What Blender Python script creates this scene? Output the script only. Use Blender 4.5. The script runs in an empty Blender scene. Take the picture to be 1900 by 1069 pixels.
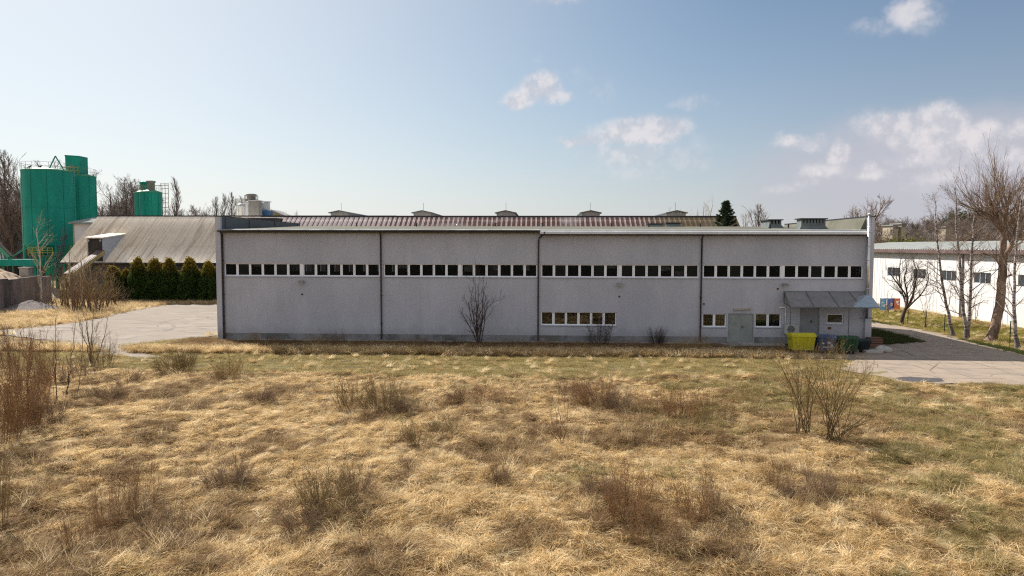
import bpy, math, random
import numpy as np
from mathutils import Matrix, Vector
R_ = math.radians
sc = bpy.context.scene
C = sc.collection
rnd = random.Random(7)

# ------------------------------------------------------------------ camera
H = 6.6
F = 1267.0                       # focal length in pixels of the 1900 wide photo
PITCH = 3.43
cam = bpy.data.cameras.new('camera'); cam.lens = 36 * F / 1900; cam.sensor_width = 36
cam.clip_start = 0.1; cam.clip_end = 6000
co = bpy.data.objects.new('camera', cam); C.objects.link(co)
RM = Matrix.Rotation(R_(90 - PITCH), 3, 'X') @ Matrix.Rotation(R_(0.13), 3, 'Z')
co.matrix_world = Matrix.Translation((0, 0, H)) @ RM.to_4x4()
sc.camera = co
sc.render.resolution_x = 1024; sc.render.resolution_y = 576

# ------------------------------------------------------------------ light
SUN = Vector((-0.80, 0.83, 1.0)).normalized()
EL = math.asin(SUN.z); AZ = math.atan2(SUN.x, SUN.y)      # azimuth clockwise from +Y
sl = bpy.data.lights.new('sun', 'SUN'); sl.energy = 5.0; sl.angle = R_(0.55); sl.color = (1.0, 0.95, 0.87)
so = bpy.data.objects.new('sun', sl); C.objects.link(so); so.location = (0, 0, 60)
so.rotation_euler = SUN.to_track_quat('Z', 'Y').to_euler()
sc.view_settings.view_transform = 'Standard'; sc.view_settings.look = 'None'
sc.view_settings.exposure = 0.60; sc.view_settings.gamma = 1.0
sc.cycles.max_bounces = 6; sc.cycles.transparent_max_bounces = 12
sc.cycles.use_denoising = False; sc.cycles.pixel_filter_type = 'BLACKMAN_HARRIS'; sc.cycles.filter_width = 1.2; sc.cycles.sample_clamp_indirect = 4.0

# ------------------------------------------------------------------ pixel helpers (photo pixels 1900 x 1069)
def ray(px, py):
    return (RM @ Vector(((px - 950) / F, -(py - 534.5) / F, -1))).normalized()
def gnd(px, py, z=0.0):
    d = ray(px, py); t = (z - H) / d.z
    return Vector((d.x * t, d.y * t, z))
def at(px, py, Y):
    d = ray(px, py); t = Y / d.y
    return Vector((d.x * t, Y, H + d.z * t))
FA = R_(2.5)
FU = Vector((math.cos(FA), -math.sin(FA), 0)); FV = Vector((math.sin(FA), math.cos(FA), 0))
P0 = gnd(950, 634.5)
def fac(px, py, v=0.0):          # ray meets the plane v metres behind the facade -> (u, z)
    d = ray(px, py); o = Vector((0, 0, H)); q = P0 + FV * v
    t = (q - o).dot(FV) / d.dot(FV); p = o + d * t
    return (p - P0).dot(FU), p.z
def fw(u, v, z=0.0): return P0 + FU * u + FV * v + Vector((0, 0, z))
def uv_of(x, y):
    dx = x - P0.x; dy = y - P0.y
    return dx * FU.x + dy * FU.y, dx * FV.x + dy * FV.y

# ------------------------------------------------------------------ node helper
class NT:
    def __init__(s, tree): s.t = tree; s.n = tree.nodes; s.l = tree.links
    def add(s, typ, **kw):
        n = s.n.new(typ)
        for k, v in kw.items(): setattr(n, k, v)
        return n
    def put(s, sock, v):
        if isinstance(v, bpy.types.NodeSocket): s.l.new(v, sock)
        elif v is not None:
            if hasattr(sock.default_value, '__len__') and not hasattr(v, '__len__'): v = (v,) * len(sock.default_value)
            if hasattr(v, '__len__') and len(sock.default_value) == 4 and len(v) == 3: v = tuple(v) + (1,)
            sock.default_value = v
    def m(s, op, a, b=None, c=None, clamp=False):
        n = s.add('ShaderNodeMath', operation=op, use_clamp=clamp)
        s.put(n.inputs[0], a)
        if b is not None: s.put(n.inputs[1], b)
        if c is not None: s.put(n.inputs[2], c)
        return n.outputs[0]
    def mix(s, f, a, b, blend='MIX'):
        n = s.add('ShaderNodeMix', data_type='RGBA', blend_type=blend)
        s.put(n.inputs[0], f); s.put(n.inputs[6], a); s.put(n.inputs[7], b)
        return n.outputs[2]
    def noise(s, vec, scale, detail=3, rough=0.55, col=False, dist=0.0):
        n = s.add('ShaderNodeTexNoise'); s.put(n.inputs['Vector'], vec)
        n.inputs['Scale'].default_value = scale; n.inputs['Detail'].default_value = detail
        n.inputs['Roughness'].default_value = rough; n.inputs['Distortion'].default_value = dist
        return n.outputs['Color' if col else 'Fac']
    def ramp(s, f, stops):
        n = s.add('ShaderNodeValToRGB'); s.put(n.inputs[0], f)
        e = n.color_ramp.elements
        while len(e) < len(stops): e.new(0.5)
        for k, (p, c) in enumerate(stops):
            e[k].position = p; e[k].color = tuple(c) + (1,) if len(c) == 3 else c
        return n.outputs[0]
    def smooth(s, x, lo, hi, a=0.0, b=1.0):
        n = s.add('ShaderNodeMapRange', interpolation_type='SMOOTHSTEP')
        s.put(n.inputs[0], x); s.put(n.inputs[1], lo); s.put(n.inputs[2], hi); s.put(n.inputs[3], a); s.put(n.inputs[4], b)
        return n.outputs[0]
    def scalevec(s, vec, sx, sy, sz):
        n = s.add('ShaderNodeVectorMath', operation='MULTIPLY'); s.put(n.inputs[0], vec); s.put(n.inputs[1], (sx, sy, sz))
        return n.outputs[0]

# ------------------------------------------------------------------ world: sky, horizon haze and clouds
w = bpy.data.worlds.new('World'); sc.world = w; w.use_nodes = True
w.node_tree.nodes.clear()
N = NT(w.node_tree)
sky = N.add('ShaderNodeTexSky', sky_type='NISHITA', sun_disc=False)
sky.sun_elevation = EL; sky.sun_rotation = AZ; sky.altitude = 200
sky.air_density = 1.0; sky.dust_density = 1.0; sky.ozone_density = 1.6
tc = N.add('ShaderNodeTexCoord'); dirv = tc.outputs['Generated']
sep = N.add('ShaderNodeSeparateXYZ'); N.put(sep.inputs[0], dirv)
X_, Y_, Z_ = sep.outputs
az = N.m('ARCTAN2', X_, Y_); el = N.m('ARCSINE', Z_)
skyc = N.mix(1.0, sky.outputs[0], (0.069, 0.080, 0.074), 'MULTIPLY')
dot = N.add('ShaderNodeVectorMath', operation='DOT_PRODUCT'); N.put(dot.inputs[0], dirv); N.put(dot.inputs[1], tuple(SUN))
sd = dot.outputs['Value']
hz = N.m('MULTIPLY', N.m('POWER', N.m('SUBTRACT', 1.0, N.m('MAXIMUM', Z_, 0.0), clamp=True), 5.5), 0.90)
sg = N.m('MULTIPLY', N.smooth(sd, 0.50, 1.05), 0.62)
hf = N.m('SUBTRACT', 1.0, N.m('MULTIPLY', N.m('SUBTRACT', 1.0, hz), N.m('SUBTRACT', 1.0, sg)))
sidef = N.smooth(az, -0.6, 0.75)
skyc = N.mix(1.0, skyc, N.mix(sidef, (1.0, 0.99, 1.0), (0.80, 0.80, 0.90)), 'MULTIPLY')
hcol = N.mix(sidef, (0.62, 0.595, 0.61), (0.39, 0.382, 0.415))
base = N.mix(hf, skyc, hcol)
nz = N.add('ShaderNodeVectorMath', operation='ADD')
n1 = N.noise(N.scalevec(dirv, 1, 1, 1.25), 11.0, 9, 0.60)
n2 = N.noise(N.scalevec(dirv, 1, 1, 1.6), 4.5, 6, 0.6)
def cdir(px, py):
    d = ray(px, py); return math.atan2(d.x, d.y), math.asin(d.z)
clouds = [  # px, py, half width, half height, strength
    (1002, 163, 38, 27, 1.05), (968, 184, 30, 22, 0.95), (1034, 184, 32, 16, 0.8), (1090, 150, 40, 22, 0.5), (1112, 170, 30, 26, 0.42), (1010, 113, 24, 10, 0.42),
    (1218, 242, 52, 28, 1.0), (1165, 248, 60, 26, 1.0), (1092, 262, 52, 18, 0.9), (1175, 288, 120, 34, 0.62), (1260, 245, 24, 14, 0.7), (1195, 318, 100, 36, 0.42), (1275, 312, 34, 24, 0.5),
    (1290, 192, 36, 16, 0.5), (1696, 22, 46, 28, 0.85), (1640, 46, 50, 18, 0.55), (1726, 36, 36, 22, 0.6),
    (1738, 236, 50, 38, 1.1), (1700, 262, 44, 30, 0.95), (1650, 234, 52, 24, 0.95), (1775, 272, 66, 38, 0.95), (1690, 298, 48, 22, 0.9), (1612, 328, 50, 18, 0.85),
    (1862, 246, 84, 24, 0.9), (1820, 296, 90, 24, 0.9), (1750, 330, 150, 30, 0.6), (1555, 285, 20, 28, 0.9), (1525, 322, 60, 18, 0.8), (1492, 262, 46, 18, 0.9), (1470, 348, 60, 12, 0.6),
    (1900, 330, 120, 40, 0.6), (80, 268, 80, 12, 0.3), (1350, 345, 60, 26, 0.34), (60, 300, 60, 12, 0.3), (1030, -2, 60, 9, 0.7)]
wn = N.noise(dirv, 16.0, 5, 0.62, col=True)
wsep = N.add('ShaderNodeSeparateColor'); N.put(wsep.inputs[0], wn)
azw = N.m('ADD', az, N.m('MULTIPLY', N.m('SUBTRACT', wsep.outputs[0], 0.5), 0.050)); elw = N.m('ADD', el, N.m('MULTIPLY', N.m('SUBTRACT', wsep.outputs[1], 0.5), 0.040))
dens = None
for px, py, hw, hh, st in clouds:
    a0, e0 = cdir(px, py)
    dx = N.m('DIVIDE', N.m('SUBTRACT', azw, a0), 1.15 * hw / F * math.cos(a0) ** 2)
    dy = N.m('DIVIDE', N.m('SUBTRACT', elw, e0), 1.25 * hh / F * math.cos(a0))
    r2 = N.m('ADD', N.m('MULTIPLY', dx, dx), N.m('MULTIPLY', dy, dy))
    g = N.m('MULTIPLY', N.m('SUBTRACT', 1.0, N.m('MULTIPLY', r2, 0.55), clamp=True), N.smooth(dy, -1.3, 0.1, st * 0.35, st))
    dens = g if dens is None else N.m('MAXIMUM', dens, g)
n3 = N.noise(dirv, 34.0, 7, 0.62)
cl = N.m('ADD', dens, N.m('ADD', N.m('MULTIPLY', N.m('SUBTRACT', n1, 0.5), 1.3), N.m('MULTIPLY', N.m('SUBTRACT', n3, 0.5), 1.1)))
bx_ = N.m('DIVIDE', N.m('SUBTRACT', azw, cdir(1780, 300)[0]), 0.26); by_ = N.m('DIVIDE', N.m('SUBTRACT', elw, cdir(1780, 318)[1]), 0.085)
bank = N.m('MULTIPLY', N.smooth(N.m('ADD', N.m('MULTIPLY', bx_, bx_), N.m('MULTIPLY', by_, by_)), 0.0, 1.3, 1.0, 0.0), N.smooth(n2, 0.25, 0.6, 0.45, 0.95))
base = N.mix(bank, base, (0.385, 0.375, 0.425))
cf = N.m('MULTIPLY', N.smooth(cl, 0.14, 1.05), N.m('MINIMUM', N.m('MULTIPLY', dens, 1.5), 1.0))
cf = N.m('MULTIPLY', cf, 0.80)
cloudc = N.mix(N.smooth(n3, 0.40, 0.60), (0.42, 0.42, 0.46), (0.57, 0.54, 0.55))
base = N.mix(cf, base, cloudc)
# unseen bright cloud cover added behind the viewer and overhead, to lift shade
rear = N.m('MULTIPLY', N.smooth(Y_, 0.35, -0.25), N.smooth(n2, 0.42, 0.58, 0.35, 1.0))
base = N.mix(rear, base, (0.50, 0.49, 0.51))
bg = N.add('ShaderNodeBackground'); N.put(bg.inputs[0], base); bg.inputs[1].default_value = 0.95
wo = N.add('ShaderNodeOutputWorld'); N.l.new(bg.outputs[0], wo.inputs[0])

# ------------------------------------------------------------------ materials
MATS = {}
def mat(name, col, rough=0.8, var=0.12, scale=1.2, bump=0.0, bscale=20, metal=0.0, col2=None, c2f=(0.45, 0.6), stretch=(1, 1, 1), spec=0.3, transl=0.0):
    if name in MATS: return MATS[name]
    m = bpy.data.materials.new(name); m.use_nodes = True; MATS[name] = m
    t = NT(m.node_tree); b = t.n['Principled BSDF']
    tcn = t.add('ShaderNodeTexCoord'); v = t.scalevec(tcn.outputs['Object'], *stretch)
    n = t.noise(v, scale, 6, 0.62)
    c = t.mix(t.smooth(n, 0.3, 0.7), tuple(x * (1 - var) for x in col), tuple(min(1, x * (1 + var)) for x in col))
    if col2 is not None:
        c = t.mix(t.smooth(t.noise(v, scale * 0.37, 7, 0.7), *c2f), c, col2)
    t.put(b.inputs['Base Color'], c)
    b.inputs['Roughness'].default_value = rough; b.inputs['Metallic'].default_value = metal
    b.inputs['Specular IOR Level'].default_value = spec
    if bump:
        bn = t.add('ShaderNodeBump'); bn.inputs['Strength'].default_value = bump; bn.inputs['Distance'].default_value = 0.02
        t.put(bn.inputs['Height'], t.noise(v, bscale, 4, 0.6)); t.put(b.inputs['Normal'], bn.outputs[0])
    if transl:
        tr = t.add('ShaderNodeBsdfTranslucent'); t.put(tr.inputs[0], c)
        mx = t.add('ShaderNodeMixShader'); mx.inputs[0].default_value = transl
        t.l.new(b.outputs[0], mx.inputs[1]); t.l.new(tr.outputs[0], mx.inputs[2])
        t.l.new(mx.outputs[0], t.n['Material Output'].inputs[0])
    return m
PLASTER = mat('plaster', (0.475, 0.48, 0.525), 0.9, 0.07, 0.5, 0.08, 30, col2=(0.405, 0.415, 0.46), c2f=(0.42, 0.75), stretch=(1, 1, 0.45))
def plaster_detail():
    t = NT(PLASTER.node_tree); b = t.n['Principled BSDF']
    src = b.inputs['Base Color'].links[0].from_socket
    tcn = t.add('ShaderNodeTexCoord'); sp = t.add('ShaderNodeSeparateXYZ'); t.put(sp.inputs[0], tcn.outputs['Object'])
    # panel joints, rain streaks under the eaves and a splash zone above the plinth: marks of wear, fixed to the wall
    streak = t.noise(t.scalevec(tcn.outputs['Object'], 2.2, 1, 0.16), 1.6, 5, 0.7)
    k = t.m('MULTIPLY', t.smooth(streak, 0.50, 0.74), 0.20)
    c = t.mix(k, src, (0.24, 0.24, 0.25))
    low = t.m('MULTIPLY', t.smooth(t.m('ADD', sp.outputs[2], t.m('MULTIPLY', t.noise(tcn.outputs['Object'], 1.1, 5), -1.4)), -0.2, 0.5, 1.0, 0.0), 0.35)
    c = t.mix(low, c, (0.27, 0.27, 0.26))
    fine = t.noise(tcn.outputs['Object'], 9.0, 4, 0.7)
    c = t.mix(t.smooth(fine, 0.35, 0.7, 0.0, 0.04), c, (0.55, 0.55, 0.57))
    t.put(b.inputs['Base Color'], c)
plaster_detail()
PLINTH = mat('plinth', (0.24, 0.24, 0.245), 0.9, 0.15, 1.5, 0.3, col2=(0.13, 0.13, 0.12))
CONC = mat('concrete', (0.34, 0.32, 0.29), 0.9, 0.15, 1.0, 0.4, col2=(0.22, 0.20, 0.18), c2f=(0.5, 0.62))
CONCDARK = mat('stained_concrete', (0.27, 0.225, 0.205), 0.92, 0.22, 0.6, 0.4, col2=(0.10, 0.085, 0.08), c2f=(0.47, 0.62), stretch=(1, 1, 0.25))
ROOFFELT = mat('roof_felt', (0.15, 0.145, 0.115), 0.9, 0.12, 0.8, 0.4, 12, col2=(0.11, 0.115, 0.085), c2f=(0.5, 0.65), spec=0.1)
FLASH = mat('worn_flashing', (0.33, 0.35, 0.33), 0.6, 0.2, 1.4, 0.2, col2=(0.16, 0.17, 0.16), c2f=(0.48, 0.62), stretch=(0.5, 1, 1))
WHITEMETAL = mat('new_sheet_metal', (0.66, 0.66, 0.64), 0.4, 0.08, 1.2, spec=0.5, col2=(0.6, 0.59, 0.57))
GUTTER = mat('brown_gutter', (0.045, 0.03, 0.028), 0.5, 0.2)
GUTTER2 = mat('dark_gutter', (0.03, 0.03, 0.035), 0.5, 0.2)
WFRAME = mat('white_frame', (0.86, 0.86, 0.89), 0.4, 0.04, 2.0, spec=0.4)
DOORM = mat('grey_green_door', (0.28, 0.30, 0.28), 0.6, 0.1, 1.2, 0.1, col2=(0.22, 0.24, 0.22))
DOORG = mat('grey_door', (0.26, 0.27, 0.28), 0.6, 0.06)
BLACK = mat('black_plastic', (0.02, 0.02, 0.022), 0.5, 0.1)
STEEL = mat('stainless', (0.62, 0.60, 0.57), 0.28, 0.05, 2, metal=1.0)
GALV = mat('galvanised', (0.42, 0.50, 0.55), 0.5, 0.12, 4, metal=0.6)
GALVD = mat('dull_steel', (0.14, 0.16, 0.165), 0.6, 0.2, 3, metal=0.2)
CANOPY = mat('canopy_sheet', (0.20, 0.20, 0.205), 0.35, 0.12, 1.2, col2=(0.27, 0.26, 0.255), c2f=(0.45, 0.7), spec=0.5)
GREEN = mat('green_paint', (0.012, 0.265, 0.20), 0.5, 0.16, 0.55, 0.05, 5, col2=(0.02, 0.205, 0.165), c2f=(0.46, 0.72), stretch=(1, 1, 0.3), spec=0.15)
GREENL = mat('light_green_paint', (0.05, 0.27, 0.16), 0.45, 0.1, 1, spec=0.5)
YELLOWM = mat('yellow_paint', (0.42, 0.36, 0.04), 0.6, 0.15, 2)
RAIL = mat('railing_steel', (0.23, 0.21, 0.15), 0.6, 0.2, 2)
WHITEW = mat('white_wall', (0.72, 0.70, 0.685), 0.85, 0.05, 0.7, 0.1, col2=(0.60, 0.56, 0.53), c2f=(0.52, 0.75), stretch=(1, 1, 0.35))
WHITEROOF = mat('pale_roof', (0.27, 0.285, 0.27), 0.95, 0.12, 1.0, spec=0.05, col2=(0.21, 0.21, 0.19), c2f=(0.5, 0.68))
BROWNTRIM = mat('brown_trim', (0.13, 0.085, 0.08), 0.7, 0.15)
DARKIN = mat('dark_interior', (0.05, 0.045, 0.04), 0.9, 0.3)
DARKWALL = mat('dark_wall', (0.085, 0.075, 0.072), 0.9, 0.2, 0.8)
SHEDM = mat('blue_grey_roof', (0.125, 0.135, 0.165), 0.8, 0.12, 0.6)
DKMETAL = mat('dark_grey_sheet', (0.085, 0.10, 0.11), 0.55, 0.12, 1.0, stretch=(1, 1, 0.3))
BLUEP = mat('blue_paint', (0.03, 0.10, 0.22), 0.5, 0.15)
GREYP = mat('grey_silo_paint', (0.50, 0.52, 0.55), 0.5, 0.1, 1, col2=(0.36, 0.38, 0.40), stretch=(1, 1, 0.3))
GREYD = mat('grey_cladding', (0.24, 0.24, 0.23), 0.7, 0.15, 0.8)
BRICKM = mat('reddish_steel', (0.14, 0.045, 0.035), 0.8, 0.2)
SAND = mat('sand', (0.36, 0.27, 0.19), 0.95, 0.15, 2.0, 0.6, 20)
GRAVEL = mat('grey_gravel', (0.20, 0.17, 0.16), 0.95, 0.3, 9.0, 0.8, 30)
STONE = mat('pale_stone', (0.42, 0.40, 0.37), 0.9, 0.12, 4, 0.5, 20)

def roofmat(name, c1, c2, c3, band, thr):
    m = bpy.data.materials.new(name); m.use_nodes = True
    t = NT(m.node_tree); b = t.n['Principled BSDF']; tcn = t.add('ShaderNodeTexCoord')
    v = tcn.outputs['Object']
    s1 = t.noise(t.scalevec(v, band, 0.0, 0.0), 1.0, 2, 0.9)
    s2 = t.noise(t.scalevec(v, band * 0.45, 0.10, 0.10), 1.0, 4, 0.7)
    n = t.noise(v, 1.3, 6, 0.7)
    c = t.mix(t.smooth(s1, thr, thr + 0.13), c1, c2)
    c = t.mix(t.m('MULTIPLY', t.smooth(s2, 0.52, 0.66), 0.55), c, c3)
    c = t.mix(t.smooth(n, 0.35, 0.75, 0.0, 0.15), c, tuple(x * 0.6 for x in c1))
    t.put(b.inputs['Base Color'], c); b.inputs['Roughness'].default_value = 0.8
    b.inputs['Specular IOR Level'].default_value = 0.2
    return m
ASB = roofmat('asbestos_sheets', (0.95, 0.85, 0.70), (0.78, 0.66, 0.50), (0.45, 0.33, 0.24), 2.6, 0.48)
def rustmat():
    m = bpy.data.materials.new('rusty_striped_roof'); m.use_nodes = True
    t = NT(m.node_tree); b = t.n['Principled BSDF']; tcn = t.add('ShaderNodeTexCoord')
    v = tcn.outputs['Object']; sp = t.add('ShaderNodeSeparateXYZ'); t.put(sp.inputs[0], v)
    fr = t.m('FRACT', t.m('ADD', t.m('DIVIDE', sp.outputs[0], 0.60), t.m('MULTIPLY', t.noise(t.scalevec(v, 0.5, 0, 0), 1.0, 2), 0.6)))
    rusty = t.noise(t.scalevec(v, 0.22, 0.25, 0.25), 1.0, 5, 0.7)
    side = t.smooth(sp.outputs[0], 6.0, 24.0)
    wdt = t.m('ADD', 0.20, t.m('MULTIPLY', side, 0.45))
    k = t.smooth(fr, wdt, t.m('ADD', wdt, 0.10), 1.0, 0.0)
    k2 = t.m('MULTIPLY', k, t.smooth(rusty, 0.30, 0.50, 0.55, 1.0))
    c = t.mix(k2, (0.88, 0.76, 0.70), (0.20, 0.10, 0.075))
    seam = t.smooth(t.m('ABSOLUTE', t.m('SUBTRACT', fr, 0.82)), 0.03, 0.07, 0.6, 0.0)
    c = t.mix(seam, c, (0.2, 0.13, 0.11))
    moss = t.m('MULTIPLY', t.smooth(sp.outputs[0], 43.0, 49.0), 0.75)
    c = t.mix(moss, c, (0.20, 0.15, 0.06))
    t.put(b.inputs['Base Color'], c); b.inputs['Roughness'].default_value = 0.85
    return m
RUST = rustmat()

def glassmat(name='window_glass', tint=(0.55, 0.55, 0.55), gain=0.9, wav=0.06):
    m = bpy.data.materials.new(name); m.use_nodes = True; t = NT(m.node_tree); t.n.remove(t.n['Principled BSDF'])
    tr = t.add('ShaderNodeBsdfTransparent'); tr.inputs[0].default_value = tint + (1,)
    gl = t.add('ShaderNodeBsdfGlossy'); gl.inputs['Roughness'].default_value = 0.03; gl.inputs[0].default_value = (0.9, 0.95, 1, 1)
    fr = t.add('ShaderNodeFresnel'); fr.inputs[0].default_value = 1.5
    tcn = t.add('ShaderNodeTexCoord'); bn = t.add('ShaderNodeBump'); bn.inputs['Strength'].default_value = wav; bn.inputs['Distance'].default_value = 0.02
    t.put(bn.inputs['Height'], t.noise(tcn.outputs['Object'], 0.9, 2)); t.put(gl.inputs['Normal'], bn.outputs[0])
    mx = t.add('ShaderNodeMixShader'); t.put(mx.inputs[0], t.m('ADD', t.m('MULTIPLY', fr.outputs[0], gain), 0.0))
    t.l.new(tr.outputs[0], mx.inputs[1]); t.l.new(gl.outputs[0], mx.inputs[2])
    t.l.new(mx.outputs[0], t.n['Material Output'].inputs[0])
    return m
GLASS = glassmat()
GLASSW = glassmat('wavy_window_glass', (0.5, 0.5, 0.52), 1.8, 0.30)
DGLASS = mat('dark_glass', (0.05, 0.06, 0.07), 0.08, 0.2, spec=0.8)

# ------------------------------------------------------------------ mesh helper
class MB:
    def __init__(s): s.v = []; s.f = []
    def quad(s, *p):
        n = len(s.v); s.v += [tuple(q) for q in p]; s.f.append(tuple(range(n, n + len(p)))); return s
    def box(s, x0, x1, y0, y1, z0, z1, M=None):
        n = len(s.v); c = [(x0, y0, z0), (x1, y0, z0), (x1, y1, z0), (x0, y1, z0), (x0, y0, z1), (x1, y0, z1), (x1, y1, z1), (x0, y1, z1)]
        if M is not None: c = [tuple(M @ Vector(q)) for q in c]
        s.v += c
        s.f += [tuple(n + i for i in q) for q in ((0, 3, 2, 1), (4, 5, 6, 7), (0, 1, 5, 4), (1, 2, 6, 5), (2, 3, 7, 6), (3, 0, 4, 7))]
        return s
    def hexa(s, lo, hi):          # two quads (4 points each), bottom and top
        n = len(s.v); s.v += [tuple(q) for q in lo] + [tuple(q) for q in hi]
        s.f += [tuple(n + i for i in q) for q in ((0, 3, 2, 1), (4, 5, 6, 7), (0, 1, 5, 4), (1, 2, 6, 5), (2, 3, 7, 6), (3, 0, 4, 7))]
        return s
    def prism(s, poly, y0, y1):   # poly in (x, z), extruded along y
        n = len(s.v); k = len(poly)
        s.v += [(x, y0, z) for x, z in poly] + [(x, y1, z) for x, z in poly]
        s.f += [tuple(range(n, n + k)), tuple(range(n + 2 * k - 1, n + k - 1, -1))]
        for i in range(k): j = (i + 1) % k; s.f.append((n + i, n + k + i, n + k + j, n + j))
        return s
    def prismx(s, poly, x0, x1):  # poly in (y, z), extruded along x
        n = len(s.v); k = len(poly)
        s.v += [(x0, y, z) for y, z in poly] + [(x1, y, z) for y, z in poly]
        s.f += [tuple(range(n, n + k)), tuple(range(n + 2 * k - 1, n + k - 1, -1))]
        for i in range(k): j = (i + 1) % k; s.f.append((n + i, n + k + i, n + k + j, n + j))
        return s
    def tube(s, pts, r, n=8, cap=True):
        pts = [Vector(p) for p in pts]; k = len(pts); r = r if hasattr(r, '__len__') else [r] * k
        b0 = len(s.v)
        for i, p in enumerate(pts):
            t = (pts[min(i + 1, k - 1)] - pts[max(i - 1, 0)]).normalized()
            a = t.cross(Vector((0, 0, 1)) if abs(t.z) < 0.9 else Vector((1, 0, 0))).normalized(); b = t.cross(a)
            for j in range(n):
                an = 2 * math.pi * j / n; s.v.append(tuple(p + (a * math.cos(an) + b * math.sin(an)) * r[i]))
        for i in range(k - 1):
            for j in range(n):
                q = (j + 1) % n; s.f.append((b0 + i * n + j, b0 + i * n + q, b0 + (i + 1) * n + q, b0 + (i + 1) * n + j))
        if cap:
            s.f.append(tuple(b0 + j for j in range(n - 1, -1, -1))); s.f.append(tuple(b0 + (k - 1) * n + j for j in range(n)))
        return s
    def lathe(s, prof, n=32, cx=0, cy=0):
        b0 = len(s.v)
        for r, z in prof:
            for j in range(n):
                a = 2 * math.pi * j / n; s.v.append((cx + r * math.cos(a), cy + r * math.sin(a), z))
        for i in range(len(prof) - 1):
            for j in range(n):
                q = (j + 1) % n; s.f.append((b0 + i * n + j, b0 + i * n + q, b0 + (i + 1) * n + q, b0 + (i + 1) * n + j))
        return s
    def build(s, name, m, parent=None, smooth=False, bevel=0.0):
        me = bpy.data.meshes.new(name); me.from_pydata(s.v, [], s.f); me.materials.append(m)
        if smooth: me.shade_smooth()
        me.update()
        o = bpy.data.objects.new(name, me); C.objects.link(o)
        if parent is not None: o.parent = parent
        if bevel:
            b = o.modifiers.new('bevel', 'BEVEL'); b.width = bevel; b.segments = 2; b.limit_method = 'ANGLE'
        return o

def tag(o, label=None, cat=None, group=None, kind=None):
    if label: o['label'] = label
    if cat: o['category'] = cat
    if group: o['group'] = group
    if kind: o['kind'] = kind
    return o
def thing(name, label, cat, loc=(0, 0, 0), rz=0.0, group=None):
    o = bpy.data.objects.new(name, None); C.objects.link(o); o.location = loc; o.rotation_euler = (0, 0, rz)
    o.empty_display_size = 0.2
    return tag(o, label, cat, group)
def npmesh(name, V, Q, m, smooth=False, parent=None, link=True):
    me = bpy.data.meshes.new(name); V = np.asarray(V, np.float32); Q = np.asarray(Q, np.int32)
    k = Q.shape[1]
    me.vertices.add(len(V)); me.vertices.foreach_set('co', V.ravel())
    me.loops.add(Q.size); me.loops.foreach_set('vertex_index', Q.ravel())
    me.polygons.add(len(Q)); me.polygons.foreach_set('loop_start', np.arange(0, Q.size, k, dtype=np.int32))
    me.update(calc_edges=True); me.validate()
    me.materials.append(m)
    if smooth: me.shade_smooth()
    o = bpy.data.objects.new(name, me)
    if link: C.objects.link(o)
    if parent is not None: o.parent = parent
    return o

# ------------------------------------------------------------------ ground zones
def poly_mask(x, y, poly):
    ins = np.zeros(x.shape, bool); n = len(poly)
    for i in range(n):
        x0, y0 = poly[i]; x1, y1 = poly[(i + 1) % n]
        if y0 == y1: continue
        c = ((y0 > y) != (y1 > y)) & (x < (x1 - x0) * (y - y0) / (y1 - y0) + x0); ins ^= c
    return ins
def poly_dist(x, y, poly):
    d = np.full(x.shape, 1e9)
    for i in range(len(poly)):
        x0, y0 = poly[i]; x1, y1 = poly[(i + 1) % len(poly)]
        dx, dy = x1 - x0, y1 - y0; L = dx * dx + dy * dy + 1e-9
        t = np.clip(((x - x0) * dx + (y - y0) * dy) / L, 0, 1)
        d = np.minimum(d, np.hypot(x - x0 - t * dx, y - y0 - t * dy))
    return np.where(poly_mask(x, y, poly), -d, d)
def gp(pts): return [tuple(gnd(a, b)[:2]) for a, b in pts]
YARD = gp([(-260, 640), (-120, 618), (0, 612), (95, 604), (150, 596), (191, 587), (254, 573), (318, 563.5), (402, 564), (470, 564), (470, 622), (404, 622),
           (350, 628), (286, 634), (232, 642), (262, 652), (300, 662), (270, 665.5), (191, 659), (130, 641), (95, 632), (0, 622), (-150, 640)])
ROAD = gp([(1590, 668), (1470, 667), (1440, 660), (1445, 652), (1600, 650), (1626, 640), (1700, 634), (1685, 627), (1655, 619), (1624, 612), (1560, 606), (1560, 592), (1612, 597), (1660, 603), (1726, 614),
           (1808, 635), (1900, 657), (2100, 700), (2300, 760), (2050, 728), (1900, 716.5), (1790, 714), (1674, 711), (1640, 700), (1593, 692), (1560, 684), (1575, 676)])
def vnoise(x, y, s, seed=0):
    x = np.asarray(x) / s; y = np.asarray(y) / s
    xi = np.floor(x).astype(np.int64); yi = np.floor(y).astype(np.int64); fx = x - xi; fy = y - yi
    fx = fx * fx * (3 - 2 * fx); fy = fy * fy * (3 - 2 * fy)
    def h(a, b):
        n = (a * 374761393 + b * 668265263 + seed * 974634777) & 0x7fffffff
        n = ((n ^ (n >> 13)) * 1274126177) & 0x7fffffff
        return ((n ^ (n >> 16)) & 0xffff) / 65535.0
    return (h(xi, yi) * (1 - fx) + h(xi + 1, yi) * fx) * (1 - fy) + (h(xi, yi + 1) * (1 - fx) + h(xi + 1, yi + 1) * fx) * fy
def sstep(x, a, b):
    t = np.clip((x - a) / (b - a), 0, 1); return t * t * (3 - 2 * t)
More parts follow.
